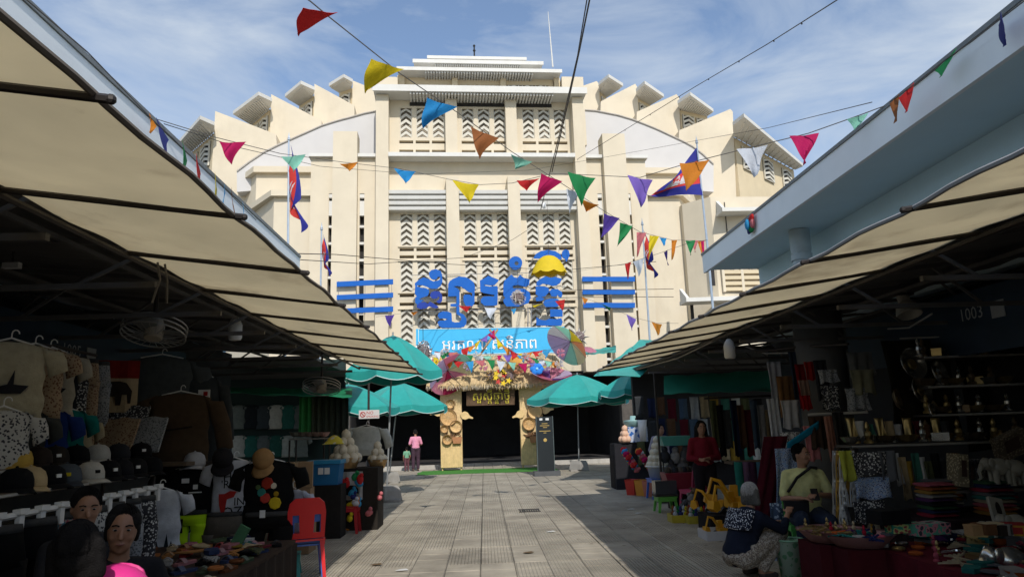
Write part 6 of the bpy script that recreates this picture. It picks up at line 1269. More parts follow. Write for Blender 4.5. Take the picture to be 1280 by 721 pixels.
# --- white fruit stall left
def pile(c, r, layers, mt, name, label, cat, group, R0):
    n = 0
    for L_ in range(layers):
        q = layers-L_; 
        ring = [(0, 0)] if q == 1 else [((R0*(q-1)/(layers-1))*math.cos(2*PI*k/(3*(q-1)+L_ % 2)+L_), (R0*(q-1)/(layers-1))*math.sin(2*PI*k/(3*(q-1)+L_ % 2)+L_)) for k in range(3*(q-1)+L_ % 2)]
        for x, y in ring:
            m = M(); P = Vector(c)+Vector((x, y, r+L_*r*1.55)); m.ball(P, (r, r, r*1.05), 10, 7); m.lathe([(r*.3, 0), (r*.12, r*.25)], P+Vector((0, 0, r*.93)), 6)
            single(m, name, mt, label+', '+['bottom', 'second', 'third', 'fourth', 'fifth'][L_]+' layer', cat, P, group, smooth='all'); n += 1
m_coco = mat('peeled_coconut', (.62, .55, .42), rough=.8, var=.12, scale=20, bump=.3, bscale=90)
P = at(432, 585, Y=12.8); bk = thing('fruit_basket', 'red brown basket heaped with pale coconuts left of the black post', 'basket', P); m = M(); m.lathe([(.18, 0), (.26, .17), (.28, .18), (.24, .15), (.16, .02), (.002, .02)], P, 18); m.build('bowl', m_rat, bk, smooth='all')
pile(P+Vector((0, 0, .09)), .085, 4, m_coco, 'coconut', 'peeled pale coconut in the basket left of the black post', 'coconut', 'coconuts in the left basket', .2)
P2 = at(472, 585, Y=13.4); 
bk = thing('fruit_basket', 'brown basket with pale coconuts right of the black post', 'basket', P2); m = M(); m.lathe([(.12, 0), (.18, .15), (.19, .16), (.16, .13), (.11, .02), (.002, .02)], P2, 18); m.build('bowl', m_rat, bk, smooth='all')
pile(P2+Vector((0, 0, .09)), .075, 3, m_coco, 'coconut', 'peeled pale coconut in the basket right of the black post', 'coconut', 'coconuts right of the post', .11)
block(Vector((P.x+.1, 13.0, P.z/2)), (.95, .7, P.z-.004), C(44, 40, 38), 'stall_counter', 'dark counter under the left coconut baskets', 'counter')
m = M(); Q = Vector((P.x+.02, 12.62, P.z)); m.sheet(lambda u, v: Q+Vector(((u-.5)*.62, -.02+.015*math.sin(u*18), -.05-.46*v)), 14, 6, .006); t = single(m, 'elephant_cloth', C(168, 166, 162), 'white cloth with black elephants hung from the coconut counter', 'cloth', Q)
m = M(); 
for dx, dz in ((-.12, -.2), (.13, -.33)): m.prism([Q+Vector((dx+x, -.045, dz+z)) for x, z in ((-.1, -.1), (-.09, .02), (-.02, .06), (.06, .05), (.11, .0), (.12, -.08), (.09, -.08), (.08, -.02), (.05, -.1), (.02, -.1), (.01, -.04), (-.04, -.04), (-.06, -.1))], (0, -.006, 0))
m.build('elephant_print', C(24, 24, 26), t)
cols_m = ['red', 'white', 'sky', 'yellow', 'green', 'pink', 'navy', 'orange']
for k in range(22):
    c = cols_m[k % 8]; Q = Vector((P.x+random.uniform(-.25, .65), 12.4+random.uniform(-.15, .1), random.uniform(.16, .62) if k % 2 else random.uniform(.3, .9)))
    m = M(); m.ball(Q, (random.uniform(.05, .09), .05, random.uniform(.05, .10)), 8, 5, rotm(k*20, k*33, 0)); m.ball(Q+Vector((.03, -.03, .07)), .035, 6, 4)
    single(m, 'plush_toy', mat('pennant_'+c, PENC[c]), '%s plush toy hung %s on the coconut counter front' % (c, ['low', 'high', 'mid left', 'mid right'][(k//8)]), 'toy', Q, 'plush toys on the coconut counter', smooth='all')
for k in range(16):
    c = cols_m[(k*3) % 8]; Q = at(418+random.uniform(-18, 20), 660+random.uniform(-9, 9), Z=.03); trinket(Q, ['purse', 'bundle', 'box', 'fan'][k % 4], tuple(int(255*min(1, v)**.45*.7) for v in PENC[c]), '%s %s in the heap on the ground by the red chair' % (c, ['pouch', 'strap bundle', 'toy box', 'fan'][k % 4]), 'heap of wares by the red chair', 1.25)
t = shirt(at(458, 533, Y=14.2), R45(10), .62, .55, C(176, 178, 172), 'white and mint jacket hung behind the no smoking post', None, 'long', name='jacket', cat='jacket')
# trolley wheels and bags near the post
P = at(468, 598, Z=0); t = thing('hand_trolley', 'small hand trolley with bright bags behind the concrete block', 'trolley', P+Vector((.05, -1.0, 0)))
B0 = P+Vector((.05, -1.0, 0))
for s in (-.12, .12): m = M(); m.tube([B0+Vector((s, .09*math.cos(a*PI/8), .1+.09*math.sin(a*PI/8))) for a in range(17)], .018, 5, False); m.build('wheel', m_pvc, t)
m = M(); m.box(B0+Vector((0, 0, .42)), (.34, .28, .5)); m.build('bag', pt_mix, t); m = M(); m.tube([B0+Vector((-.15, .15, .1)), B0+Vector((-.15, .2, 1.0)), B0+Vector((.15, .2, 1.0)), B0+Vector((.15, .15, .1))], .014, 5); m.build('frame', m_steel, t)
# --- shirts on the far green partition
fc = [(40, 80, 72), (150, 152, 146), (110, 116, 112), (36, 40, 44), (60, 66, 70), (170, 168, 160), (44, 92, 84), (90, 96, 96)]
names = ['dark teal', 'white', 'light grey', 'black', 'slate', 'cream', 'sea green', 'grey']
for r in range(2):
    for k in range(8):
        px = 268+k*15.5; P = at(px, 506+r*38, Y=19.3); shirt(P, 0, .40, .62 if r == 0 else .55, C(*fc[(k+r*3) % 8]), '%s shirt, %s from the left in the %s row on the far green partition' % (names[(k+r*3) % 8], NTH[k], 'upper' if r == 0 else 'lower'), 'shirts on the far partition', hang=False)
for k, (px, c) in enumerate(((384, (60, 130, 70)), (396, (70, 74, 60)), (412, (66, 70, 58)), (426, (56, 60, 52)))):
    P = at(px, 496, Y=17.5); m = M(); m.sheet(lambda u, v: P+Vector(((u-.5)*.36, .05*math.sin(u*16), -.9*v)), 14, 6, .01); single(m, 'hanging_cloth', C(*c), ['bright green', 'olive', 'dull green', 'dark olive'][k]+' cloth hanging behind the cage fan at the far stall', 'cloth', P, 'cloths at the far stall', smooth='all')
P = at(365, 545, Y=15); shelf(at(362, 548, Y=14), at(405, 547, Y=14), .5, 'dark shelf of bowls in front of the far shirts')
for k in range(5): trinket(at(366+k*9, 546, Y=14)+Vector((0, .2, 0)), 'bowl', (150+10*k, 150, 140), '%s bowl, %s from the left on the shelf by the far shirts' % (['white', 'pale', 'grey white', 'cream', 'ivory'][k], NTH[k]), 'bowls on the far shelf', 1.4)
# ------------------------------------------------------------------ right side: fruit and toys
Y0 = 16.0
P = at(823, 582, Y=Y0); t = thing('fruit_basket', 'white plastic basket heaped with pale coconuts on a blue stool', 'basket', P)
m = M(); m.lathe([(.20, -.26), (.25, -.02), (.28, .0), (.24, -.03), (.19, -.24), (.002, -.24)], P, 18); m.build('bowl', plastic((.42, .46, .54), 'grey_white_plastic'), t, smooth='all')
m = M(); m.tube([P+Vector((.275*math.cos(a*PI/12), .275*math.sin(a*PI/12), .0)) for a in range(25)], .016, 5, False); m.build('rim', m_pvc, t)
pile(P+Vector((0, 0, -.06)), .085, 5, m_coco, 'coconut', 'peeled pale coconut in the tall pyramid on the white basket', 'coconut', 'coconuts in the tall pyramid', .19)
stool(Vector((P.x-.03, P.y, 0)), .1, m_cblue, 'tall blue plastic stool under the white coconut basket', P.z-.265, .42)
m_peach = mat('peach_fruit', (.62, .40, .28), rough=.7, var=.1)
Q = at(782, 553, Y=18.5); block(Vector((Q.x+.35, 18.8, (Q.z-.02)/2)), (1.3, .7, Q.z-.02), C(40, 42, 44), 'stall_counter', 'dark counter under the peach coconuts and blue boxes', 'counter')
pile(Q+Vector((0, 0, -.0)), .085, 3, m_peach, 'coconut', 'peach coloured coconut in the small pile left of the blue boxes', 'coconut', 'peach coconuts', .1)
Q2 = at(793, 552, Y=18.6); t = thing('drink_crate', 'blue and white crate with a lidded tub on top', 'crate', Q2); m = M(); m.box(Q2+Vector((.06, 0, .19)), (.5, .4, .38)); m.build('crate', patterned('blue_crate', (.03, .11, .35), (.4, .45, .55), 9), t)
m = M(); m.lathe([(.22, .385), (.25, .52), (.26, .54), (.08, .56), (.07, .66), (.002, .66)], Q2+Vector((.0, 0, 0)), 16); m.build('tub', plastic((.25, .42, .42), 'pale_teal_plastic'), t, smooth='all')
Q3 = at(804, 552, Y=18.4); m = M(); m.lathe([(.07, 0), (.10, .3), (.13, .55), (.10, .55), (.06, .02), (.002, .02)], Q3, 14); single(m, 'cup_stack', m_pvc, 'stack of white cups right of the blue and white crate', 'cups', Q3, smooth='all')
FR = [('red', 'yellow flower'), ('orange', 'x'), ('pink', 'x'), ('green', 'x'), ('white', 'x'), ('crimson', 'x'), ('yellow', 'x'), ('sky', 'x')]
for k in range(30):
    c = FR[k % 8][0]; px = 779+(k*5.3) % 36; py = 562+(k*7.7) % 26; Q = at(px, py, Y=17.2-.3*((k*.37) % 1))
    m = M(); m.ball(Q, .055+.02*random.random(), 8, 5); m.ball(Q+Vector((.05, -.02, .03)), .04, 6, 4); m.ball(Q+Vector((-.04, -.03, -.03)), .035, 6, 4)
    single(m, 'snack_bag', mat('pennant_'+c, PENC[c]), '%s snack bag heaped %s the coconut pyramid' % (c, ['far left of', 'left of', 'just left of', 'low beside'][k//8]), 'bag', Q, 'snack bags by the fruit stand', smooth='all')
for k, (px, py, c, lab) in enumerate(((790, 598, 'red', 'red tub on the ground left of the orange one'), (802, 600, 'orange', 'orange tub on the ground between red and coral ones'), (812, 602, 'pink', 'coral tub on the ground beside the blue stool'))):
    Q = at(px, py+4, Z=0); Q.y = 17.0-.25*k; Q.x = at(px, py, Y=Q.y).x; m = M(); m.lathe([(.14, 0), (.18, .34), (.19, .35), (.16, .32), (.13, .02), (.002, .02)], Q, 4); single(m, 'plastic_tub', plastic({'red': (.5, .03, .02), 'orange': (.6, .25, .03), 'pink': (.5, .16, .10)}[c], 'tub_'+c), lab, 'tub', Q)
Q = at(842, 552, Y=15.2); t = thing('basin', 'teal plastic basin on a steel stand behind the red tub', 'basin', Q); m = M(); m.prism([Q+Vector((x, -.2, z)) for x, z in ((-.26, -.07), (.26, -.07), (.31, .12), (-.31, .12))], (0, .4, 0)); m.build('bowl', plastic((.10, .40, .34), 'mint_plastic'), t)
for s in (-.25, .25): m = M(); m.tube([Q+Vector((s, 0, -.07)), (Q.x+s, Q.y, 0)], .015, 5); m.build('leg', m_steel, t)
for k, (dx, dz) in enumerate(((-.22, -.3), (0, -.32), (.22, -.28), (-.1, -.55), (.14, -.52))):
    m = M(); m.ball(Q+Vector((dx, -.05, dz)), (.12, .1, .13), 8, 6); m.ball(Q+Vector((dx, -.06, dz+.15)), .07, 8, 6); single(m, 'plush_toy', C(*[(60, 62, 66), (150, 150, 150), (90, 92, 98), (70, 70, 74), (120, 120, 122)][k]), ['dark grey', 'white', 'grey', 'charcoal', 'light grey'][k]+' plush toy under the teal basin', 'toy', Q+Vector((dx, 0, dz)), 'plush toys under the basin', smooth='all')
Q = at(852, 598, Y=14.0); m = M(); m.prism([Q+Vector((x, -.2, z)) for x, z in ((-.28, -.18), (.28, -.18), (.36, .12), (-.36, .12))], (0, .45, 0)); single(m, 'plastic_tub', plastic((.24, .02, .035), 'maroon_plastic'), 'large dark red tub in front of the teal basin', 'tub', Q)
block(Q-Vector((0, 0, .38)), (.5, .4, .40), C(40, 30, 32), 'crate_stand', 'dark crate under the large red tub', 'crate')
for k in range(9): q = Q+Vector((-.27+.068*k, random.uniform(-.05, .12), .14)); m = M(); m.ball(q, (.07, .06, .09), 7, 5); single(m, 'snack_bag', C(*[(70, 66, 60), (96, 90, 84), (50, 54, 60)][k % 3]), 'dull bag in the large red tub', 'bag', q, 'dull bags in the red tub', smooth='all')
chair((at(868, 600, Y=13.0).x, 13.0, 0), R45(200), plastic((.40, .03, .10), 'magenta_plastic'), 'magenta plastic chair in front of the woman in dark red')
Q = at(832, 634, Z=0); Q = Vector((Q.x, 13.6, 0)); Q.x = at(832, 630, Y=13.6).x; stool(Q, .05, plastic((.12, .40, .06), 'lime_plastic'), 'small lime green stool with a clear case on it', .27, .36)
t = thing('display_case', 'clear case of trinkets standing on the lime stool', 'case', Q+Vector((0, 0, .285))); m = M(); m.box(Q+Vector((0, 0, .30)), (.42, .3, .03)); m.build('tray', m_steel, t); m = M(); m.box(Q+Vector((0, 0, .44)), (.40, .28, .24)); m.build('cover', mat('smoked_case', (.05, .055, .06), rough=.15, spec=.6), t)
# toys on the ground
def tray(Q, d, mt, label):
    t = thing('tray', label, 'tray', Q); m = M(); m.box(Q+Vector((0, 0, .012)), (d[0], d[1], .02)); m.build('bottom', mt, t)
    for a, b, c, e in ((0, -d[1]/2, d[0], .02), (0, d[1]/2, d[0], .02), (-d[0]/2, 0, .02, d[1]-.02), (d[0]/2, 0, .02, d[1]-.02)): m = M(); m.box(Q+Vector((a, b, .06)), (c, e, .12)); m.build('side', mt, t)
def digger(Q, rz, s, label, group='toy diggers'):
    t = thing('toy_digger', label, 'toy', Q, group, rz, local=True); t.scale = (s, s, s); ym = plastic((.62, .30, .015), 'toy_yellow'); bm = plastic((.03, .03, .03), 'toy_black')
    for y in (-.07, .07): m = M(); m.tube([(x, y, z) for x, z in ((-.13, .03), (-.10, .06), (.10, .06), (.13, .03), (.10, .005), (-.10, .005), (-.13, .03))], .022, 6); m.build('track', bm, t)
    m = M(); m.box((-.03, 0, .10), (.2, .16, .06)); m.box((-.10, 0, .15), (.08, .15, .06)); m.build('body', ym, t)
    m = M(); m.prism([(x, -.01, z) for x, z in ((-.03, .13), (.07, .13), (.05, .25), (-.03, .25))], (0, -.07, 0)); m.build('cab', ym, t); m = M(); m.prism([(x, -.082, z) for x, z in ((-.015, .16), (.05, .16), (.035, .235), (-.015, .235))], (0, -.004, 0)); m.build('window', bm, t)
    m = M(); m.tube([(.05, .03, .12), (.17, .03, .30), (.26, .03, .33)], [.022, .024, .016], 6); m.build('boom', ym, t); m = M(); m.tube([(.25, .03, .34), (.31, .03, .16)], .016, 6); m.build('arm', ym, t)
    m = M(); m.prism([(x, -.03, z) for x, z in ((.27, .16), (.34, .17), (.36, .08), (.31, .04), (.25, .07))], (0, .12, 0)); m.build('bucket', ym, t); return t
D0 = at(905, 650, Z=0); TB = Vector((D0.x, 10.6, 0)); TB.x = at(905, 640, Y=10.6).x
block(TB+Vector((.25, .35, .13)), (.9, .6, .26), C(36, 34, 34), 'crate_stand', 'low dark stand under the yellow toy diggers', 'crate')
digger(TB+Vector((.22, .22, .265)), R45(200), 1.25, 'largest yellow toy digger with its boom towards the street'); digger(TB+Vector((.38, .55, .30)), R45(170), 1.35, 'yellow toy digger at the back of the low stand'); digger(TB+Vector((.55, .2, .265)), R45(215), 1.1, 'yellow toy digger next to the kneeling woman'); digger(TB+Vector((.02, .45, .265)), R45(150), 1.0, 'yellow toy digger at the end nearest the lime stool')
tray(TB+Vector((-.05, -.25, 0)), (.72, .42, .1), plastic((.55, .54, .54), 'white_tray'), 'white tray on the ground before the toy diggers')
digger(TB+Vector((-.12, -.2, .03)), R45(190), .8, 'small yellow toy digger lying in the white tray')
m = M(); m.tube([TB+Vector((.05, -.3, .12)), TB+Vector((.28, -.15, .16))], .035, 6); single(m, 'toy_torch', plastic((.03, .03, .03), 'toy_black'), 'black toy torch lying in the white tray', 'toy', TB)
TB2 = Vector((at(853, 640, Y=12.2).x, 12.2, 0)); tray(TB2, (.42, .34, .1), plastic((.45, .36, .03), 'yellow_tray'), 'yellow tray of small figures beside the lime stool'); TB3 = Vector((at(872, 638, Y=12.0).x, 12.0, 0)); tray(TB3, (.40, .34, .1), plastic((.40, .34, .04), 'yellow_tray_b'), 'yellow tray between the figures and the white tray')
for k in range(16):
    b = TB2 if k < 8 else TB3; c = ['white', 'navy', 'yellow', 'white', 'brown', 'green', 'white', 'red'][k % 8]; trinket(b+Vector((-.14+.09*(k % 4), -.08+.14*((k//4) % 2), .03)), 'figure', tuple(int(255*min(1, v)**.45*.75) for v in PENC[c]), '%s figurine in the %s yellow tray, %s row' % (c, 'first' if k < 8 else 'second', ['front', 'back'][(k//4) % 2]), 'figurines in yellow trays', 1.2)
for k, (dx, dz, r) in enumerate(((0, .22, .13), (.16, .2, .10), (-.12, .2, .09), (.05, .38, .09))): q = TB3+Vector((dx, .35, dz)); m = M(); m.ball(q, (r, r*.8, r), 9, 7); m.ball(q+Vector((0, -.06, r)), r*.6, 8, 6); m.ball(q+Vector((-.05, -.05, r*1.5)), r*.25, 6, 4); m.ball(q+Vector((.05, -.05, r*1.5)), r*.25, 6, 4); single(m, 'plush_toy', C(*[(120, 118, 116), (150, 140, 120), (80, 80, 84), (100, 84, 70)][k]), ['grey', 'sand', 'charcoal', 'brown'][k]+' plush bear behind the yellow trays', 'toy', q, 'plush bears by the diggers', smooth='all')
# fabric bolts standing beyond the diggers
bc_ = [('teal', (40, 110, 100)), ('lilac', (110, 84, 110)), ('plum', (70, 44, 66)), ('steel blue', (70, 110, 130)), ('white', (150, 150, 156)), ('slate', (60, 74, 90)), ('rose', (120, 60, 74))]
for k, (n_, c) in enumerate(bc_):
    Q = at(926+k*8.5, 612, Y=11.2); m = M(); m.sheet(lambda u, v: Q+Vector(((u-.5)*.13, -.05*math.sin(PI*u)-.02*v, .42-.62*v)), 6, 8, .02); single(m, 'hanging_scarf', C(*c), n_+' scarf in the row above the toy diggers', 'scarf', Q, 'scarves above the diggers', smooth='all')
block(Vector((at(950, 577, Y=11.4).x, 11.5, at(950, 577, Y=11.4).z)), (.95, .4, .04), mat('shelf_wood', (.10, .07, .045)), 'shelf', 'board carrying the row of scarves above the toy diggers', 'shelf')
def drape(px0, px1, py0, py1, Y, mt, label, group='cloths hung on the right stall', rz=0, slant=0, name='hanging_scarf', cat='scarf', folds=14):
    A_, B_ = at(px0, py0, Y=Y), at(px1, py0, Y=Y); Cc = at((px0+px1)/2, py1, Y=Y); h_ = A_.z-Cc.z; w_ = (B_-A_).length; ph = random.random()*6
    mid = (A_+B_)/2; e = Matrix.Rotation(rz, 3, 'Z') @ Vector((1, 0, 0)); nn = Vector((-e.y, e.x, 0))
    m = M(); m.sheet(lambda u, v: mid + e*((u-.5)*w_*(1-.10*math.sin(PI*v)) + slant*v*h_) + nn*(.022*math.sin(u*folds+ph+v*1.5)*(.4+v) - .03*v) - Vector((0, 0, h_*v+.015*math.sin(u*9+ph)*v)), 16, 8, .008)
    return single(m, name, mt, label, cat, mid, group, smooth='all')
def Dc(*rgb): return C(*rgb)
drape(955, 985, 545, 690, 9.0, C(70, 18, 30), 'long maroon cloth slanting beside the scarves', slant=-.28)
drape(968, 1000, 560, 640, 8.75, pt_blue, 'blue and white patterned cloth left of the seated man, upper piece', slant=-.1); drape(962, 992, 628, 705, 8.6, patterned('print_pale_blue', (.35, .42, .52), (.06, .09, .16), 24), 'pale blue patterned cloth left of the seated man, lower piece', slant=-.1)
hs = [(958, 975, 452, 505, 10.2, C(150, 152, 158), 'white scarf high on the hanging row, nearest the fruit stand'), (970, 990, 470, 520, 10.0, C(110, 80, 50), 'brown scarf on a hanger below the white one'), (958, 972, 498, 550, 9.8, C(164, 166, 170), 'white pointed scarf at the outer corner of the hanging row'), (975, 998, 500, 535, 9.7, C(172, 172, 174), 'white folded shawl hung below the brown scarf'), (985, 1002, 440, 500, 9.9, C(46, 54, 66), 'slate scarf between brown and red ones'), (993, 1012, 455, 510, 9.7, C(110, 18, 24), 'dark red bag hung right of the slate scarf'), (1004, 1020, 452, 475, 9.5, C(160, 40, 34), 'bright red small bag above the beige one'), (997, 1010, 475, 495, 9.5, C(130, 104, 90), 'beige small bag on the red row'), (1000, 1012, 494, 512, 9.45, C(140, 24, 26), 'red small bag under the beige one'), (1016, 1032, 450, 500, 9.2, C(40, 42, 44), 'charcoal bag with a strap on the pillar'), (1022, 1046, 462, 478, 9.0, pt_grey, 'grey printed purse high on the pillar'), (1024, 1048, 482, 512, 9.0, pt_bw, 'black printed bag in the middle of the pillar'), (1058, 1090, 440, 470, 8.8, C(92, 94, 92), 'grey shawl on a hanger right of the pillar'), (1062, 1092, 462, 492, 8.7, C(120, 118, 96), 'khaki cloth hung under the grey shawl'), (1056, 1085, 485, 512, 8.7, pt_grey, 'grey dotted cloth hung under the khaki one'), (975, 1000, 540, 580, 9.2, pt_wb, 'white and black printed scarf over the blue patterned cloth'), (1003, 1022, 532, 575, 8.9, C(190, 120, 120), 'rose scarf hung behind the seated man'), (1010, 1030, 520, 560, 8.8, C(60, 46, 36), 'brown fringed scarf above the seated man'), (1030, 1040, 520, 575, 8.6, C(140, 96, 80), 'tan scarf right of the rose one'), (1040, 1054, 515, 570, 8.5, C(40, 36, 34), 'black fringed scarf at the pillar foot')]
for a in hs: drape(*a)
P = at(1000, 545, Y=8.8); m = M(); m.sheet(lambda u, v: P+Vector((-.18+.42*u, -.03*v, -.12+.25*u+.09*(v-.5))), 10, 4, .02); single(m, 'hanging_scarf', C(20, 120, 150), 'bright turquoise scarf slanting above the seated man', 'scarf', P, 'cloths hung on the right stall', smooth='all')
P = at(1042, 470, Y=9.4); m = M(); m.lathe([(.33, 0), (.33, 3.05)], (P.x+.05, 9.8, 0), 18); single(m, 'round_pillar', mat('pillar_grey', (.12, .12, .115), rough=.9, dirt=.4), 'round grey concrete pillar hung with bags on the right', 'pillar', (P.x, 9.8, 0), smooth='all')
rail([at(945, 440, Y=10.4), at(1000, 433, Y=9.8), at(1060, 430, Y=8.9)], 'dark rail carrying the white and brown scarves on the right')
rail([at(1010, 518, Y=8.9), at(1085, 515, Y=8.5)], 'pale rail above the fringed scarves', .016, mat('shelf_edge', (.30, .29, .27)))
# gold and silver strands, printed blankets
for k in range(16):
    c = ('gold' if k % 3 == 1 else ('silver' if k % 3 == 0 else 'white')); row = k//6; px = 1043+(k % 6)*4.4; py = 563+row*34
    Q = at(px, py, Y=7.9-.04*(k % 3)); m = M(); h_ = .30
    for q in range(5): x = (q-2)*.012; m.tube([Q+Vector((x*.5, 0, 0)), Q+Vector((x*1.6, -.02*(q % 2), -h_*.5)), Q+Vector((x*2, 0, -h_))], .009, 4)
    for q in range(4): m.ball(Q+Vector((0, -.012, -.04-.075*q)), .02, 6, 4)
    single(m, 'bead_strand', mat(c+'_beads', {'gold': (.55, .34, .08), 'silver': (.52, .52, .54), 'white': (.60, .60, .58)}[c], rough=.3, metal=.0 if c == 'white' else .6), '%s bead strand, %s along the %s row beside the printed blankets' % (c, NTH[k % 6], ['top', 'middle', 'bottom'][row]), 'strand', Q, 'bead strands beside the blankets')
for k, (a, b, c, d, mt, lab) in enumerate(((1062, 1108, 565, 592, pt_bw, 'black blanket with a white print, topmost of three'), (1064, 1112, 596, 622, pt_blue, 'blue and white printed blanket, middle of three'), (1064, 1106, 626, 652, pt_bw, 'dark printed blanket, lowest of three'), (1096, 1118, 563, 600, C(90, 92, 96), 'grey cloth hung beside the topmost printed blanket'), (1048, 1064, 563, 600, C(150, 154, 60), 'yellow green cloth behind the bead strands'))):
    drape(a, b, c, d, 7.55, mt, lab, 'printed blankets by the bead strands', folds=8, name='blanket', cat='blanket')
# --- silverware shelves
m_silver = mat('silver_metal', (.55, .54, .50), rough=.25, metal=.9, var=.2, scale=20); m_brass = mat('aged_brass', (.38, .28, .12), rough=.35, metal=.8, var=.2); m_bronze = mat('bronze', (.12, .085, .05), rough=.45, metal=.6)
YS = 7.9
for z, y_, lab in ((1.29, YS, 'long shelf over the printed blankets carrying silver bowls'), (1.60, YS+.15, 'second shelf of silver cups near the right edge'), (1.92, YS+.15, 'third shelf of silver cups under the number board 1003'), (2.26, YS+.15, 'top shelf of wares at the right edge')):
    x0 = 4.05 if z < 1.4 else 5.1; shelf((x0, y_, z), (6.25, y_-.05, z), .4, lab, mat('shelf_dark', (.07, .06, .05)), legs=(z < 1.4))
kinds = ['bowl', 'figure', 'box', 'figure', 'bowl', 'bowl', 'figure']
sv = [('silver', m_silver), ('brass', m_brass), ('bronze', m_bronze)]
for si, (z, x0, n_) in enumerate(((1.30, 4.12, 20), (1.61, 5.15, 11), (1.93, 5.15, 11), (2.27, 5.15, 9))):
    for k in range(n_):
        nm, mt = sv[(k*2+si) % 3] if si else sv[[0, 1, 1, 0, 2][k % 5]]; kd = kinds[(k*3+si) % 7]
        trinket(Vector((x0+k*(.105 if si == 0 else .098), YS+.16+(.08 if k % 2 else 0)+(.15 if si else 0), z+.004)), kd, None, '%s %s, %s from the aisle on the %s shelf' % (nm, {'bowl': 'bowl', 'figure': 'figurine', 'box': 'casket'}[kd], NTH[k] if k < 12 else 'number '+str(k+1) if False else ['thirteenth', 'fourteenth', 'fifteenth', 'sixteenth', 'seventeenth', 'eighteenth', 'nineteenth', 'twentieth'][k-12], ['long low', 'second', 'third', 'top'][si]), 'silverware on the right shelves', 1.25 if si == 0 else 1.15, emb=mt)
for k, (px, py, r, lab) in enumerate(((1140, 455, .19, 'large round silver tray leaning at the top left of the display'), (1150, 488, .17, 'round silver tray below the largest one'), (1172, 466, .17, 'silver oval tray beside the largest one'), (1165, 515, .15, 'small round silver tray lowest of the leaning group'), (1120, 500, .13, 'small dark tray left of the leaning silver trays'))):
    Q = at(px, py, Y=8.25); t = thing('silver_tray', lab, 'tray', Q, 'leaning silver trays'); R = rotm(78, 0, 15+8*k); m = M(); m.lathe([(.002, 0), (r*.6, .0), (r*.66, .02), (r*.95, .03), (r, .04), (r*.97, .028), (r*.62, -.01), (.002, -.012)], Q, 24, R); m.build('dish', m_bronze if k == 4 else m_silver, t, smooth='all')
    m = M(); m.lathe([(r*.2, .004), (r*.28, .02), (r*.36, .004)], Q, 18, R); m.build('boss', m_brass, t, smooth='all')
drape(1100, 1186, 425, 545, 8.5, C(30, 28, 20), 'dark olive cloth hung behind the leaning silver trays', None, name='backcloth', cat='cloth')
drape(1188, 1300, 425, 560, 8.75, C(20, 19, 18), 'black cloth hung behind the upper shelves', None, name='backcloth', cat='cloth')
# --- the tables with stacked fabrics, boxes and trinkets
def table(x0, x1, y0, y1, z, label, col):
    t = thing('goods_table', label, 'table', (x0, y0, 0)); m = M(); m.bx(x0, x1, y0, y1, z-.03, z); m.build('top', col, t)
    m = M(); m.sheet(lambda u, v: Vector((x0+(x1-x0)*u, y0-.006+.01*math.sin(u*60), z-.01-(z-.12)*v)), 50, 4, .006); m.build('skirt', col, t)
    m = M(); m.sheet(lambda u, v: Vector((x0-.006+.01*math.sin(u*40), y0+(y1-y0)*u, z-.01-(z-.12)*v)), 30, 4, .006); m.build('side_skirt', col, t)
    for x in (x0+.05, x1-.05):
        for y in (y0+.05, y1-.05): m = M(); m.bx(x-.02, x+.02, y-.02, y+.02, 0, z-.03); m.build('leg', m_steel, t)
table(3.45, 6.0, 4.6, 6.75, .46, 'low table of trinkets with a maroon cloth', C(84, 24, 34)); table(4.2, 6.2, 6.8, 7.8, .62, 'higher table of stacked fabrics behind the trinkets', C(40, 30, 32))
STK = [('crimson', (150, 30, 50)), ('white', (160, 156, 150)), ('teal', (40, 110, 104)), ('black', (26, 26, 30)), ('rose', (180, 84, 100)), ('navy', (30, 40, 80)), ('gold', (160, 120, 50)), ('grey', (100, 100, 104)), ('purple', (84, 44, 96)), ('cream', (176, 160, 130)), ('green', (50, 90, 56)), ('orange', (180, 90, 40))]
for s in range(6):
    x = 4.42+s*.29; 
    for k in range(9):
        n_, c = STK[(k*5+s*3) % 12]; c = tuple(int(q*.72+12) for q in c); P = Vector((x+random.uniform(-.012, .012), 7.1+(.35 if s % 2 else 0), .622+.017+k*.036)); t = None
        m = M(); loft(m, [(P+Vector((-.125, 0, 0)), (0, .15, 0), (0, 0, .017)), (P+Vector((.118, 0, 0)), (0, .15, 0), (0, 0, .017)), (P+Vector((.128, 0, 0)), (0, .14, 0), (0, 0, .008))], 10)
        single(m, 'folded_cloth', C(*c), '%s folded cloth, %s from the bottom of the %s stack from the blankets' % (n_, NTH[k], NTH[s]), 'cloth', P, 'stacked folded cloths', smooth=True)
pb = [(1197, 587, 'cream long box with a printed end standing beside the purses', (170, 158, 130), (.10, .2, .32)), (1262, 556, 'tilted square box with a dark print at the right edge', (130, 118, 100), (.34, .08, .26)), (1215, 590, 'grey striped purse second in the row of purses', (92, 92, 96), (.06, .2, .26)), (1225, 590, 'white purse third in the row of purses', (150, 146, 140), (.06, .2, .26)), (1236, 592, 'beige purse fourth in the row of purses', (140, 116, 100), (.08, .2, .26)), (1207, 592, 'charcoal purse first in the row of purses', (60, 60, 64), (.05, .2, .25))]
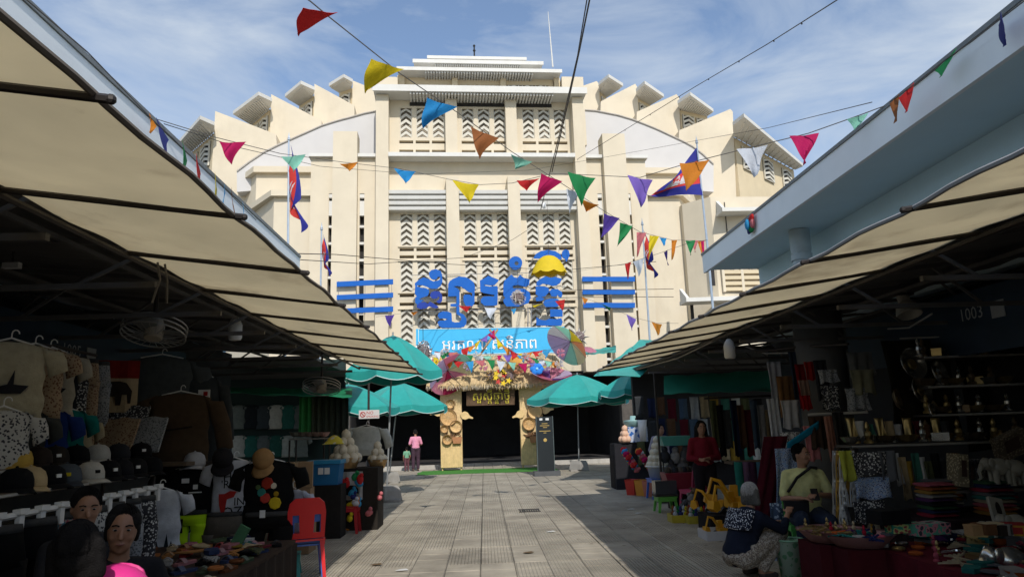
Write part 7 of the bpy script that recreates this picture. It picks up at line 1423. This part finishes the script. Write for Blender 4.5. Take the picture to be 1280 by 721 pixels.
for px, py, lab, c, d in pb:
    Q = at(px, py, Y=7.3); t = thing('purse' if 'purse' in lab else 'gift_box', lab, 'purse' if 'purse' in lab else 'box', Q); m = M(); R = Matrix.Rotation(.12, 3, 'Y') if 'tilted' not in lab else rotm(20, -22, 0); m.box(Q, d, R); m.build('body', patterned('purse_print_%d' % int(px), tuple(lin(q)*.9 for q in c), tuple(lin(q)*.35 for q in c), 40), t)
    m = M(); m.box(Q+R @ Vector((0, -d[1]/2-.004, .02)), (d[0]*.5, .006, d[2]*.5), R); m.build('print', C(60, 44, 40), t)
block(at(1222, 612, Y=7.4)+Vector((.1, .1, .0)), (.95, .45, .03), mat('shelf_dark', (.07, .06, .05)), 'shelf', 'board carrying the row of purses over the stacked cloths', 'shelf')
m_soap = mat('soapstone', (.20, .19, .155), rough=.4, var=.15)
for k, (px, py, lab) in enumerate(((1248, 583, 'pale carved stone elephant left of the other by the purses'), (1268, 585, 'pale carved stone elephant at the right edge by the purses'), (1270, 655, 'pale carved stone elephant low at the right edge'), (1262, 700, 'silvery carved elephant on the trinket table at the right edge'))):
    Q = at(px, py, Y=7.0 if k < 2 else (6.2 if k == 2 else 5.6)); m = M(); s = 1.0 if k < 3 else 1.2
    m.ball(Q, (.11*s, .07*s, .085*s), 12, 8); m.ball(Q+Vector((-.12*s, 0, .03*s)), (.06*s, .05*s, .06*s), 10, 7); m.tube([Q+Vector((-.16*s, 0, .03*s)), Q+Vector((-.20*s, 0, -.04*s)), Q+Vector((-.19*s, 0, -.10*s)), Q+Vector((-.22*s, 0, -.12*s))], [.028*s, .02*s, .014*s, .01*s], 8)
    for x, y in ((-.06, -.035), (-.06, .035), (.06, -.035), (.06, .035)): m.lathe([(.03*s, 0), (.026*s, -.12*s), (.032*s, -.13*s)], Q+Vector((x*s, y*s, -.03*s)), 8)
    for y in (-.055, .055): m.ball(Q+Vector((-.10*s, y*s, .04*s)), (.035*s, .01, .05*s), 8, 6)
    single(m, 'stone_elephant', m_soap if k < 3 else m_silver, lab, 'figurine', Q, 'carved elephants', smooth='all')
Q = at(1247, 640, Y=6.4); t = thing('wall_plaque', 'pale carved plaque with a dark oval leaning near the right edge', 'plaque', Q); R = rotm(-20, 12, 10); m = M(); m.box(Q, (.14, .03, .26), R); m.build('panel', m_soap, t); m = M(); m.ball(Q+R @ Vector((0, -.02, .02)), (.03, .008, .07), 10, 7, R); m.build('oval', C(30, 26, 24), t)
for k in range(9): q = at(1228+(k % 3)*9, 655+(k//3)*6, Y=6.3); m = M(); m.ball(q, (.04, .04, .03), 8, 6); single(m, 'stone_egg', m_soap, 'pale polished stone in the tray before the carved plaque', 'stone', q, 'polished stones in the tray', smooth='all')
for k in range(7): q = at(1222+k*9, 668-k % 3, Y=5.9); trinket(q, 'box', (120, 104, 80), ['tan', 'brown', 'cream', 'dark', 'grey', 'red', 'gold'][k]+' small casket in the row before the carved plaque', 'caskets on the trinket table', 1.1, emb=C(*[(150, 120, 84), (96, 66, 44), (170, 156, 128), (44, 38, 36), (110, 108, 104), (130, 40, 40), (150, 116, 40)][k]))
kk = ['bundle', 'bracelet', 'purse', 'box', 'figure', 'fan', 'bracelet', 'bundle']
kn = {'bundle': 'necklace bundle', 'bracelet': 'bangle', 'purse': 'coin purse', 'box': 'casket', 'figure': 'figurine', 'fan': 'folding fan'}
n_ = 0
for r in range(8):
    for k in range(15):
        nm, c = STK[(k*5+r*7) % 12]; kd = kk[(k*3+r*5) % 8]; P = Vector((3.55+k*.162+random.uniform(-.03, .03), 4.85+r*.245+random.uniform(-.05, .05), .463))
        c = tuple(int(q*.8) for q in c); trinket(P, kd, c, '%s %s in the %s table row from the back, %s from the aisle' % (nm, kn[kd], NTH[7-r], (NTH+['thirteenth', 'fourteenth', 'fifteenth'])[k]), 'trinkets on the maroon table', .62 if kd == 'figure' else 1.0, emb=m_brass if (k+r) % 6 == 0 else (m_silver if (k*2+r) % 9 == 0 else None)); n_ += 1
for k, (px, py, Y, label) in enumerate(((1040, 672, 6.9, 'round basket of golden trinkets beside the green bin'), (1075, 682, 6.6, 'round basket of coloured trinkets right of the golden ones'))):
    Q = at(px, py, Y=Y); Q.z = .47; block((Q.x, Q.y, .235), (.46, .46, .46), C(70, 22, 28), 'crate_stand', 'dark red crate under the round basket of '+('golden' if k == 0 else 'coloured')+' trinkets', 'crate'); t = thing('trinket_basket', label, 'basket', Q); m = M(); m.lathe([(.20, 0), (.30, .10), (.32, .11), (.28, .09), (.19, .02), (.002, .02)], Q, 20); m.build('bowl', mat('pink_wicker', (.42, .22, .22), rough=.7, bump=.4, bscale=90), t, smooth='all')
    for j in range(16): a = j*2.4; r = .06+.014*j; nm, c = STK[(j*5+k*2) % 12]; trinket(Q+Vector((r*math.cos(a), r*math.sin(a), .08)), ['bundle', 'bracelet', 'figure'][j % 3], c, ('golden ' if k == 0 else nm+' ')+kn[['bundle', 'bracelet', 'figure'][j % 3]]+(' in the basket beside the green bin, '+['near', 'middle', 'outer', 'rim'][j//4]+' ring' if k == 0 else ' in the basket of coloured trinkets, '+['near', 'middle', 'outer', 'rim'][j//4]+' ring'), 'trinkets in baskets', .55 if j % 3 == 2 else 1.0, emb=m_brass if k == 0 else None)
pv2 = [(1122, 655, 'floral pouch with green and red flowers', patterned('floral', (.30, .05, .06), (.45, .5, .2), 16, (.05, .3, .2)), (.20, .10, .14)), (1158, 660, 'folded floral cloth right of the floral pouch', patterned('floral2', (.04, .05, .06), (.5, .2, .25), 18, (.1, .35, .25)), (.34, .2, .10)), (1110, 645, 'black pouch behind the floral one', C(24, 24, 26), (.3, .2, .12)), (1165, 682, 'pair of yellow wooden sticks standing in a box', C(150, 110, 40), (.05, .05, .28)), (1210, 675, 'grey printed box among the trinkets', pt_grey, (.3, .2, .16))]
for px, py, lab, mt, d in pv2: Q = at(px, py, Y=6.55); block(Q, d, mt, 'pouch' if 'pouch' in lab else 'gift_box', lab, 'pouch' if 'pouch' in lab else 'box', rz=.2)
# bin and stool by the seated man
Q = at(988, 716, Z=0); Q = Vector((at(988, 700, Y=7.7).x, 7.7, 0)); t = thing('waste_bin', 'pale green patterned bin at the feet of the seated man', 'bin', Q); m = M(); m.lathe([(.11, 0), (.14, .36), (.15, .37), (.13, .35), (.10, .02), (.002, .02)], Q, 20); m.build('bucket', patterned('green_bin', (.16, .36, .20), (.40, .52, .40), 14), t, smooth='all'); m = M(); m.tube([Q+Vector((.145*math.cos(a*PI/12), .145*math.sin(a*PI/12), .37)) for a in range(25)], .012, 5, False); m.build('rim', plastic((.25, .48, .30), 'pale_green_plastic'), t)

# --- dim goods hung at the back of the right stalls
DG = [('charcoal', (52, 54, 56)), ('pale grey', (150, 150, 150)), ('olive', (70, 74, 50)), ('maroon', (84, 28, 34)), ('sea green', (50, 96, 84)), ('navy', (30, 36, 60)), ('sand', (140, 124, 96)), ('black', (24, 24, 26)), ('slate blue', (70, 86, 104)), ('white', (165, 165, 160)), ('brown', (84, 60, 42)), ('mustard', (130, 104, 40))]
for r in range(3):
    for k in range(12):
        nm, c = DG[(k*5+r*7) % 12]; px = 800+k*13.2+random.uniform(-2, 2); py = 497+r*27+random.uniform(-2, 2)
        drape(px-5.5, px+5.5, py, py+random.uniform(20, 30), 18.6-.15*r, C(*c), '%s garment, %s from the left in the %s row behind the red blouse' % (nm, NTH[k], ['top', 'middle', 'low'][r]), 'garments at the back of the right stalls', folds=7, name='garment', cat='garment')
block(Vector((at(865, 575, Y=18.9).x, 18.95, .42)), (4.2, .6, .84), C(34, 36, 38), 'stall_counter', 'long dark counter below the rows of garments at the back', 'counter')
for k in range(14):
    nm, c = DG[(k*7+3) % 12]; q = at(835+k*9, 572, Y=18.8); q.z = .845; trinket(q, ['box', 'bowl', 'figure', 'purse'][k % 4], c, '%s %s, %s along the back counter' % (nm, ['casket', 'bowl', 'figurine', 'purse'][k % 4], (NTH+['thirteenth', 'fourteenth'])[k]), 'wares on the back counter', 1.6)
for k in range(9):
    nm, c = DG[(k*5+2) % 12]; px = 890+k*8.5; drape(px-4, px+5, 500+(k % 3)*6, 560+(k % 2)*10, 12.6, C(*c), '%s shawl, %s along the rail behind the toy diggers' % (nm, NTH[k]), 'shawls behind the diggers', folds=6, name='shawl', cat='shawl')
rail([at(880, 498, Y=12.6), at(972, 494, Y=12.6)], 'dark rail carrying the shawls behind the toy diggers')
# --- dim goods on the left side wall above the caps
for k in range(8):
    nm, c = DG[(k*5+4) % 12]; q = Vector((-5.05, 5.2+k*.62, 1.95)); m = M(); m.sheet(lambda u, v: q+Vector((.05+.03*math.sin(u*12), (u-.5)*.5, -.75*v)), 12, 6, .01); single(m, 'garment', C(*c), '%s garment, %s along the back wall behind the caps' % (nm, NTH[k]), 'garment', q, 'garments on the left back wall', smooth='all')
for k in range(7):
    nm, c = DG[(k*7+1) % 12]; q = Vector((6.2, 4.6+k*.5, 1.95)); m = M(); m.sheet(lambda u, v: q+Vector((-.05+.03*math.sin(u*12), (u-.5)*.42, -.7*v)), 12, 6, .01); single(m, 'garment', C(*c), '%s cloth, %s along the back wall behind the trinket table' % (nm, NTH[k]), 'cloth', q, 'cloths on the right back wall', smooth='all')

# --- more wares: bags under the long shelf, a second layer of trinkets, small things hung from the shelf edges
for k in range(10):
    nm, c = DG[(k*5+1) % 12]; px = 1118+k*8.2; drape(px-5, px+5, 566+(k % 3)*5, 606+(k % 2)*18, 7.72, C(*c), '%s bag hung under the long shelf, %s from the printed blankets' % (nm, NTH[k]), 'bags under the long shelf', folds=6, name='cloth_bag', cat='bag')
for k in range(11):
    nm, c = DG[(k*7+2) % 12]; px = 1062+k*11.8; drape(px-5, px+6, 522+(k % 3)*4, 546, 8.1, C(*c) if k % 3 else m_brass, '%s tassel over the silver bowls, %s from the pillar' % (nm, NTH[k]), 'tassels over the long shelf', folds=6, name='tassel', cat='tassel')
used = set()
for k in range(90):
    nm, c = STK[(k*7+3) % 12]; kd = ['bundle', 'purse', 'box', 'bracelet', 'bowl', 'bundle'][(k*5) % 6]; c = tuple(int(q*.75) for q in c)
    P = Vector((3.5+2.4*((k*.6180339) % 1), 4.7+1.95*((k*.381966+.13) % 1), .485+.03*(k % 2))); reg = 'near the aisle' if P.x < 4.3 else ('mid table' if P.x < 5.1 else 'at the wall end'); dp = 'front' if P.y < 5.3 else ('middle' if P.y < 6 else 'back')
    if (nm, kd, reg, dp) in used: continue
    used.add((nm, kd, reg, dp))
    trinket(P, kd, c, '%s %s heaped %s in the %s of the maroon table' % (nm, {'bundle': 'necklace bundle', 'purse': 'coin purse', 'box': 'casket', 'bracelet': 'bangle', 'bowl': 'bowl'}[kd], reg, dp), 'upper layer of trinkets', 1.15, emb=m_silver if k % 9 == 0 else (m_brass if k % 7 == 0 else None))
for k in range(40):
    nm, c = DG[(k*7+5) % 12]; P = Vector((-3.62+1.6*((k*.6180339+.3) % 1), 4.7+2.9*((k*.381966+.4) % 1), TZ+.03)); reg = 'near the seated people' if P.y < 5.7 else ('mid table' if P.y < 6.7 else 'near the neon shorts'); kd = ['purse', 'bundle', 'fan', 'bracelet'][(k*3) % 4]
    trinket(P, kd, c, '%s %s on top of the sandals %s, %s side' % (nm, {'purse': 'pouch', 'bundle': 'strap bundle', 'fan': 'hand fan', 'bracelet': 'bangle'}[kd], reg, 'street' if P.x > -2.8 else 'wall'), 'small wares over the sandals', 1.2)
# ------------------------------------------------------------------ people
def organic(m, name, mt, parent, voxel=.009, sm=5, label=None):
    me = bpy.data.meshes.new('tmp'); me.from_pydata(m.v, [], m.f); me.update()
    o = bpy.data.objects.new('tmp', me); COL.objects.link(o)
    r = o.modifiers.new('r', 'REMESH'); r.mode = 'VOXEL'; r.voxel_size = voxel; r.use_smooth_shade = True
    s = o.modifiers.new('s', 'SMOOTH'); s.factor = .5; s.iterations = sm
    dg = bpy.context.evaluated_depsgraph_get(); me2 = bpy.data.meshes.new_from_object(o.evaluated_get(dg)); me2.name = name
    bpy.data.objects.remove(o); bpy.data.meshes.remove(me)
    me2.materials.clear(); me2.materials.append(mt)
    q = bpy.data.objects.new(name, me2); COL.objects.link(q); q.parent = parent; ORI[q.name] = (0, 0, 0)
    if label: q['label'] = label
    return q
V_ = Vector
def hand(m, w, d, nrm, curl=.5, s=1.0, side=1):
    d = V_(d).normalized(); nrm = V_(nrm); nrm = (nrm - d*nrm.dot(d)).normalized(); b = d.cross(nrm)
    R = Matrix((b, nrm, d)).transposed(); m.ball(V_(w)+d*.045*s, (.040*s, .016*s, .052*s), 10, 8, R)
    for k, ln in enumerate((.070, .078, .074, .058)):
        p = V_(w)+d*.085*s + b*((k-1.5)*.019*s); c = curl*(.8+.15*k); q = p + (d*math.cos(c*.6)+nrm*math.sin(c*.6))*ln*.5*s; r = q + (d*math.cos(c*1.5)+nrm*math.sin(c*1.5))*ln*.5*s
        m.capsule(p, .0095*s, q, .009*s, 8); m.capsule(q, .009*s, r, .0078*s, 8)
    t0 = V_(w)+d*.03*s - b*.036*s*side; t1 = t0 + (d*.7-b*.6*side+nrm*.4).normalized()*.034*s; t2 = t1 + (d*.95-b*.1*side+nrm*.45).normalized()*.03*s
    m.capsule(t0, .012*s, t1, .010*s, 8); m.capsule(t1, .010*s, t2, .0085*s, 8)
def person(P, rz, label, J, skin, top, bottom, hair, hairstyle='short', headR=None, sleeve=.75, vox=.0075, trous=True, curl=.6, group=None, s=1.0, bulk=1.0, shoes=(.05, .04, .04)):
    t = thing('person', label, 'person', P, group, rz, local=True); t.scale = (s, s, s)
    sk = mat('skin_%02x%02x%02x' % tuple(int(c*255) for c in skin), skin, rough=.55, var=.08, scale=18, spec=.35, bump=.06, bscale=140)
    J = {k: V_(v) for k, v in J.items()}; hR = headR or Matrix.Identity(3); H = J['head']
    m = M()
    m.ball(H, (.073, .090, .105), 16, 12, hR); m.ball(H+hR @ V_((0, -.022, -.062)), (.055, .062, .055), 12, 9, hR); m.ball(H+hR @ V_((0, -.055, -.092)), (.024, .022, .02), 8, 6, hR)
    m.capsule(H+hR @ V_((0, -.082, .02)), .009, H+hR @ V_((0, -.102, -.022)), .014, 8)
    for q in (-1, 1): m.ball(H+hR @ V_((q*.076, .012, -.008)), (.010, .020, .030), 8, 6, hR); m.ball(H+hR @ V_((q*.036, -.058, -.028)), (.022, .018, .022), 8, 6, hR)
    m.ball(H+hR @ V_((0, -.083, -.058)), (.021, .009, .010), 8, 6, hR)
    m.capsule(J['neck']-V_((0, 0, .03)), .052, H+hR @ V_((0, .012, -.07)), .047)
    m.capsule(J['chest'], .13*bulk, J['pelvis'], .12*bulk)
    for a in 'LR':
        q = -1 if a == 'L' else 1
        m.capsule(J['chest']+V_((0, 0, .08)), .08, J['sh'+a], .052); m.capsule(J['sh'+a], .048, J['el'+a], .038); m.capsule(J['el'+a], .037, J['wr'+a], .025)
        hand(m, J['wr'+a], J.get('hd'+a, J['wr'+a]-J['el'+a]), J.get('hn'+a, V_((-q*.4, -.3, -.8))), curl, 1.0, q)
        m.capsule(J['pelvis']+V_((q*.085, 0, 0)), .09, J['kn'+a], .062); m.capsule(J['kn'+a], .058, J['an'+a], .038); m.capsule(J['an'+a]-V_((0, 0, .035)), .036, J['to'+a], .026)
    organic(m, 'body', sk, t, vox, 3)
    c = M(); dz = V_((0, 0, .04)); b_ = bulk
    c.capsule(J['pelvis']+V_((0, 0, .03)), .145*b_, J['chest'], .15*b_, 14); c.ball(J['chest'], (.185*b_, .125*b_, .15), 14, 10); c.ball((J['chest']+J['pelvis'])/2, (.165*b_, .135*b_, .16), 14, 10); c.ball(J['pelvis']+dz, (.175*b_, .14*b_, .12), 14, 10)
    for a in 'LR':
        c.capsule(J['chest']+V_((0, 0, .075)), .085, J['sh'+a], .066); e = J['sh'+a].lerp(J['el'+a], min(sleeve, 1)); c.capsule(J['sh'+a], .066, e, .060 if sleeve <= 1 else .052)
        if sleeve > 1: c.capsule(J['el'+a], .052, J['el'+a].lerp(J['wr'+a], sleeve-1), .042)
    organic(c, 'shirt', top, t, .012, 5)
    c = M()
    for a in 'LR':
        q = -1 if a == 'L' else 1; c.capsule(J['pelvis']+V_((q*.085, 0, -.01)), .118*b_, J['kn'+a], .082); c.capsule(J['kn'+a], .082, J['kn'+a].lerp(J['an'+a], .92), .062)
    c.ball(J['pelvis'], (.178*b_, .145*b_, .115), 14, 10); organic(c, 'trousers', bottom, t, .012, 5)
    for a in 'LR': c = M(); c.capsule(J['an'+a]-V_((0, 0, .05)), .042, J['to'+a]-V_((0, 0, .004)), .032); organic(c, 'shoe', C(*[int(255*v**.45) for v in shoes]), t, .012, 3)
    hm = mat('hair_%02x%02x' % (int(hair[0]*255), int(hair[2]*255)), hair, rough=.75, var=.4, scale=40, bump=.5, bscale=220, spec=.06); c = M()
    c.ball(H+hR @ V_((0, .022, .034)), (.081, .086, .090), 16, 12, hR); c.ball(H+hR @ V_((0, .05, -.015)), (.074, .058, .075), 14, 10, hR)
    for q in (-1, 1): c.ball(H+hR @ V_((q*.062, .018, .025)), (.020, .038, .045), 10, 8, hR)
    if hairstyle in ('bun', 'long'):
        for q in (-1, 1): c.ball(H+hR @ V_((q*.060, -.012, .045)), (.026, .045, .045), 10, 8, hR); c.ball(H+hR @ V_((q*.070, .02, -.01)), (.018, .04, .06), 10, 8, hR)
    if hairstyle == 'bun': c.ball(H+hR @ V_((0, .12, .0)), .045, 10, 8)
    if hairstyle == 'long':
        for q in (-1, 0, 1): c.capsule(H+hR @ V_((q*.05, .06, .0)), .06, J['neck']+V_((q*.09, .10, -.18)), .045)
    if hairstyle == 'bob':
        for q in (-1, -.5, 0, .5, 1): c.capsule(H+hR @ V_((q*.075, .045-.02*abs(q), .02)), .04, H+hR @ V_((q*.085, .05-.03*abs(q), -.085)), .035)
    ho = organic(c, 'hair', hm, t, .01, 3); c = M()
    for k in range(340):
        ph = random.uniform(-PI, PI); fr = abs(math.atan2(math.sin(ph+PI/2), math.cos(ph+PI/2)))      # 0 = the face
        te = (.95 if fr < .75 else 1.75 if hairstyle == 'short' else 2.1)*random.uniform(.8, 1.05); t0 = random.uniform(.0, .5); kk_ = random.uniform(1.0, 1.05); pts = []
        for j in range(6):
            th = t0+(te-t0)*j/5; pts.append(H+hR @ V_((.082*kk_*math.sin(th)*math.cos(ph), .026+.088*kk_*math.sin(th)*math.sin(ph), .034+.092*kk_*math.cos(th))))
        c.tube(pts, [.0028, .0032, .0032, .003, .0026, .0015], 3, False)
    c.build('hair_strands', hm if hair[0] < .1 else mat('grey_strands', (.30, .29, .275), rough=.6, var=.5, scale=60), ho, kind='stuff')
    for q in (-1, 1):
        e = M(); e.ball(H+hR @ V_((q*.030, -.078, .014)), (.0125, .008, .0052), 8, 6, hR); eo = e.build('eye', mat('eye_white', (.26, .24, .225), rough=.4), t, smooth='all')
        e = M(); e.ball(H+hR @ V_((q*.030, -.0855, .014)), (.0078, .003, .0053), 8, 6, hR); e.build('iris', mat('iris', (.012, .008, .006), rough=.2), eo, smooth='all')
        e = M(); e.tube([H+hR @ V_((q*.014, -.086, .034)), H+hR @ V_((q*.030, -.088, .040)), H+hR @ V_((q*.048, -.076, .034))], .004, 5); e.build('eyebrow', hm if hair[0] < .1 else mat('brow', (.05, .04, .035)), t)
    e = M(); e.tube([H+hR @ V_((-.019, -.090, -.054)), H+hR @ V_((0, -.0965, -.057)), H+hR @ V_((.019, -.090, -.054))], .0042, 5); e.build('lips', mat('lips', (.22, .085, .065), rough=.5), t)
    return t
def sitting(dx=0, lean=0, seat=.45, arms=((.26, -.10, .70), (.14, -.32, .66)), arms2=None):
    p = seat+.09; a2 = arms2 or arms
    J = dict(pelvis=(0, .02, p), chest=(0, .0-lean*.6, p+.37), neck=(0, -.01-lean, p+.53), head=(dx, -.04-lean*1.25, p+.665), shL=(-.175, -lean*.8, p+.44), shR=(.175, -lean*.8, p+.44), knL=(-.14, -.42, p-.02), knR=(.14, -.43, p-.02), anL=(-.15, -.42, .09), anR=(.16, -.44, .09), toL=(-.16, -.58, .035), toR=(.18, -.60, .035))
    (e, w_), (e2, w2) = arms, a2
    J.update(elL=(-e[0], e[1], e[2]), wrL=(-w_[0], w_[1], w_[2]), elR=e2, wrR=w2); return J
def standing(h=1.62, lean=0, arms=((.24, .02, 1.02), (.22, -.08, .80)), arms2=None):
    k = h/1.62; a2 = arms2 or arms
    J = dict(pelvis=(0, 0, .88*k), chest=(0, -lean*.5, 1.22*k), neck=(0, -lean*.8, 1.38*k), head=(0, -.02-lean*1.1, 1.52*k), shL=(-.17, -lean*.6, 1.30*k), shR=(.17, -lean*.6, 1.30*k), knL=(-.10, -.03, .48*k), knR=(.10, .0, .48*k), anL=(-.10, .02, .09), anR=(.11, .06, .09), toL=(-.11, -.13, .035), toR=(.13, -.09, .035))
    (e, w_), (e2, w2) = arms, a2
    J.update(elL=(-e[0], e[1], e[2]*k), wrL=(-w_[0], w_[1], w_[2]*k), elR=(e2[0], e2[1], e2[2]*k), wrR=(w2[0], w2[1], w2[2]*k)); return J
SKIN, SKIN2 = (.33, .175, .11), (.27, .14, .085)
BLK = (.012, .011, .011)
def put(px, py, Y, hz): P = at(px, py, Y=Y); return V_((P.x, P.y, P.z-hz))
# the man in yellow on the green chair
J = sitting(arms=((.25, -.08, .72), (.10, -.30, .74)), arms2=((.27, -.06, .74), (.06, -.33, .78)), seat=.44)
base = put(1001, 570, 8.3, 1.20); base.z = 0
man = person(base, R45(-12), 'person in a pale yellow tee sitting on a green chair holding a phone', J, SKIN, cloth((.55, .55, .26)), cloth((.025, .035, .06)), BLK, 'short', rotm(4, 0, 48), .8, .0065, bulk=1.12)
chair(base+V_((.0, .04, 0)), R45(-12), plastic((.10, .40, .08), 'leaf_green_plastic'), 'green plastic chair under the person in the pale yellow tee')
Rz = Matrix.Rotation(R45(-12), 3, 'Z'); bp = lambda x, y, z: base + Rz @ V_((x, y, z))
t = thing('shoulder_bag', 'black shoulder bag on the lap of the person in yellow', 'bag', bp(-.12, -.22, .66)); m = M(); m.prism([bp(-.27+x, -.27, .62+z) for x, z in ((0, -.08), (.24, -.08), (.25, .09), (-.01, .09))], Rz @ V_((0, .10, 0))); m.build('body', cloth((.02, .02, .022)), t)
m = M(); m.tube([bp(-.22, -.20, .80), bp(-.10, -.165, .95), bp(.06, -.155, 1.06), bp(.14, -.06, 1.045), bp(.16, .04, 1.02)], .017, 5); m.build('strap', cloth((.02, .02, .022)), t)
m = M(); m.box(bp(.02, -.405, .79), (.075, .012, .145), Rz @ rotm(-40, 0, 0)); single(m, 'phone', mat('phone_black', (.02, .02, .022), rough=.2, spec=.6), 'black phone held in both hands of the person in yellow', 'phone', bp(.02, -.4, .79))
# the woman squatting with grey hair
J = dict(pelvis=(0, .14, .24), chest=(0, .0, .55), neck=(0, -.05, .69), head=(0, -.09, .83), shL=(-.17, -.02, .61), shR=(.17, -.03, .61), knL=(-.15, -.30, .44), knR=(.15, -.32, .46), anL=(-.13, -.02, .09), anR=(.13, -.04, .09), toL=(-.15, -.18, .035), toR=(.15, -.2, .035), elL=(-.25, -.24, .48), wrL=(-.14, -.44, .62), elR=(.24, -.22, .45), wrR=(.12, -.42, .50))
base2 = put(931, 620, 7.75, .86); base2.z = 0
dots = patterned('navy_dots', (.50, .52, .56), (.010, .014, .028), 60); chk = patterned('beige_check', (.34, .29, .23), (.16, .13, .11), 34, (.42, .38, .32))
grey = person(base2, R45(112), 'person with grey bobbed hair in navy squatting and reaching towards the goods', J, SKIN, cloth((.012, .016, .030)), chk, (.12, .115, .105), 'bob', rotm(0, 0, 10), 1.55, .0065, bulk=1.12)

m = M(); m.sheet(lambda u, v: V_((math.sin((u-.5)*2.6)*.205, .0+.155*math.cos((u-.5)*2.2)-.02+.09*v, .70-.20*v)), 16, 6, .006); m.build('yoke', dots, grey, smooth='all')
# the woman in dark red, the vendors, the shoppers by the arch
base3 = put(876, 529, 12.2, 1.53); base3.z = 0
person(base3, R45(-10), 'person in a dark red blouse standing by the stall with hands joined', standing(1.60, arms=((.24, -.02, 1.02), (.05, -.20, 1.00)), arms2=((.24, -.02, 1.02), (.03, -.22, 1.02))), SKIN, cloth((.16, .012, .022)), cloth((.02, .015, .018)), BLK, 'long', rotm(5, 0, 8), 1.7, .009)
base4 = put(822, 534, 17.6, 1.36); base4.z = 0
person(base4, R45(20), 'vendor in a pale lilac shirt bending behind the coconut pyramid', standing(1.55, .10), SKIN, cloth((.30, .28, .34)), cloth((.03, .03, .04)), BLK, 'bun', None, 1.6, .011)
base5 = at(517, 590, Z=0); base5 = V_((base5.x, 30.6, 0))
person(base5, R45(190), 'person in a pink shirt and dark trousers seen from behind near the arch', standing(1.66, .10, arms=((.25, -.06, 1.05), (.16, -.26, .98))), SKIN, cloth((.66, .27, .38)), cloth((.06, .035, .05)), BLK, 'short', rotm(20, 0, 0), .85, .011)
person(base5+V_((-.36, -.1, 0)), R45(200), 'small child in a green top beside the person in pink', standing(1.62, .02), SKIN, cloth((.16, .34, .22)), cloth((.12, .05, .06)), BLK, 'short', None, .6, .013, s=.60)
# the three sitting among the clothes at the lower left
b6 = put(150, 662, 4.05, 1.20); 
person(V_((b6.x, b6.y, b6.z)), R45(42), 'person with tied dark hair in black sitting beyond the pink bag', sitting(), SKIN2, cloth((.012, .012, .015)), cloth((.02, .02, .025)), BLK, 'bun', rotm(6, 4, -18), .8, .0065)
b7 = put(103, 636, 4.65, 1.20)
person(V_((b7.x, b7.y, b7.z)), R45(60), 'person with cropped black hair sitting behind the one with tied hair', sitting(), SKIN2, cloth((.02, .02, .022)), cloth((.03, .03, .035)), BLK, 'short', rotm(10, 0, -25), .8, .008)
b8 = put(97, 692, 3.15, 1.20)
person(V_((b8.x, b8.y, b8.z)), R45(205), 'person with thick dark hair in a light grey top with their back to the camera', sitting(lean=.03), SKIN2, cloth((.30, .30, .29)), cloth((.03, .03, .04)), BLK, 'bob', rotm(-4, 0, -20), 1.3, .0075, bulk=1.1)
for b, lab in ((b6, 'person with tied hair'), (b7, 'person with cropped hair'), (b8, 'person with their back turned')): stool(V_((b.x, b.y, 0)), .3, m_redd if b is b7 else m_cblue, 'plastic stool under the '+lab, max(.2, b.z+.43), .34)
Q = at(150, 722, Y=3.45); t = thing('shopping_bag', 'bright pink rounded bag beside the person with their back turned', 'bag', Q); m = M(); m.ball(Q-V_((.02, 0, .10)), (.17, .12, .16), 16, 12); m.build('body', mat('hot_pink', (.62, .03, .22), rough=.5), t, smooth='all'); m = M(); m.tube([Q+V_((.10*math.cos(a*PI/8)-.02, .05, .0+.05*math.sin(a*PI/8))) for a in range(9)], .010, 5); m.build('handle', mat('hot_pink', (.62, .03, .22)), t)
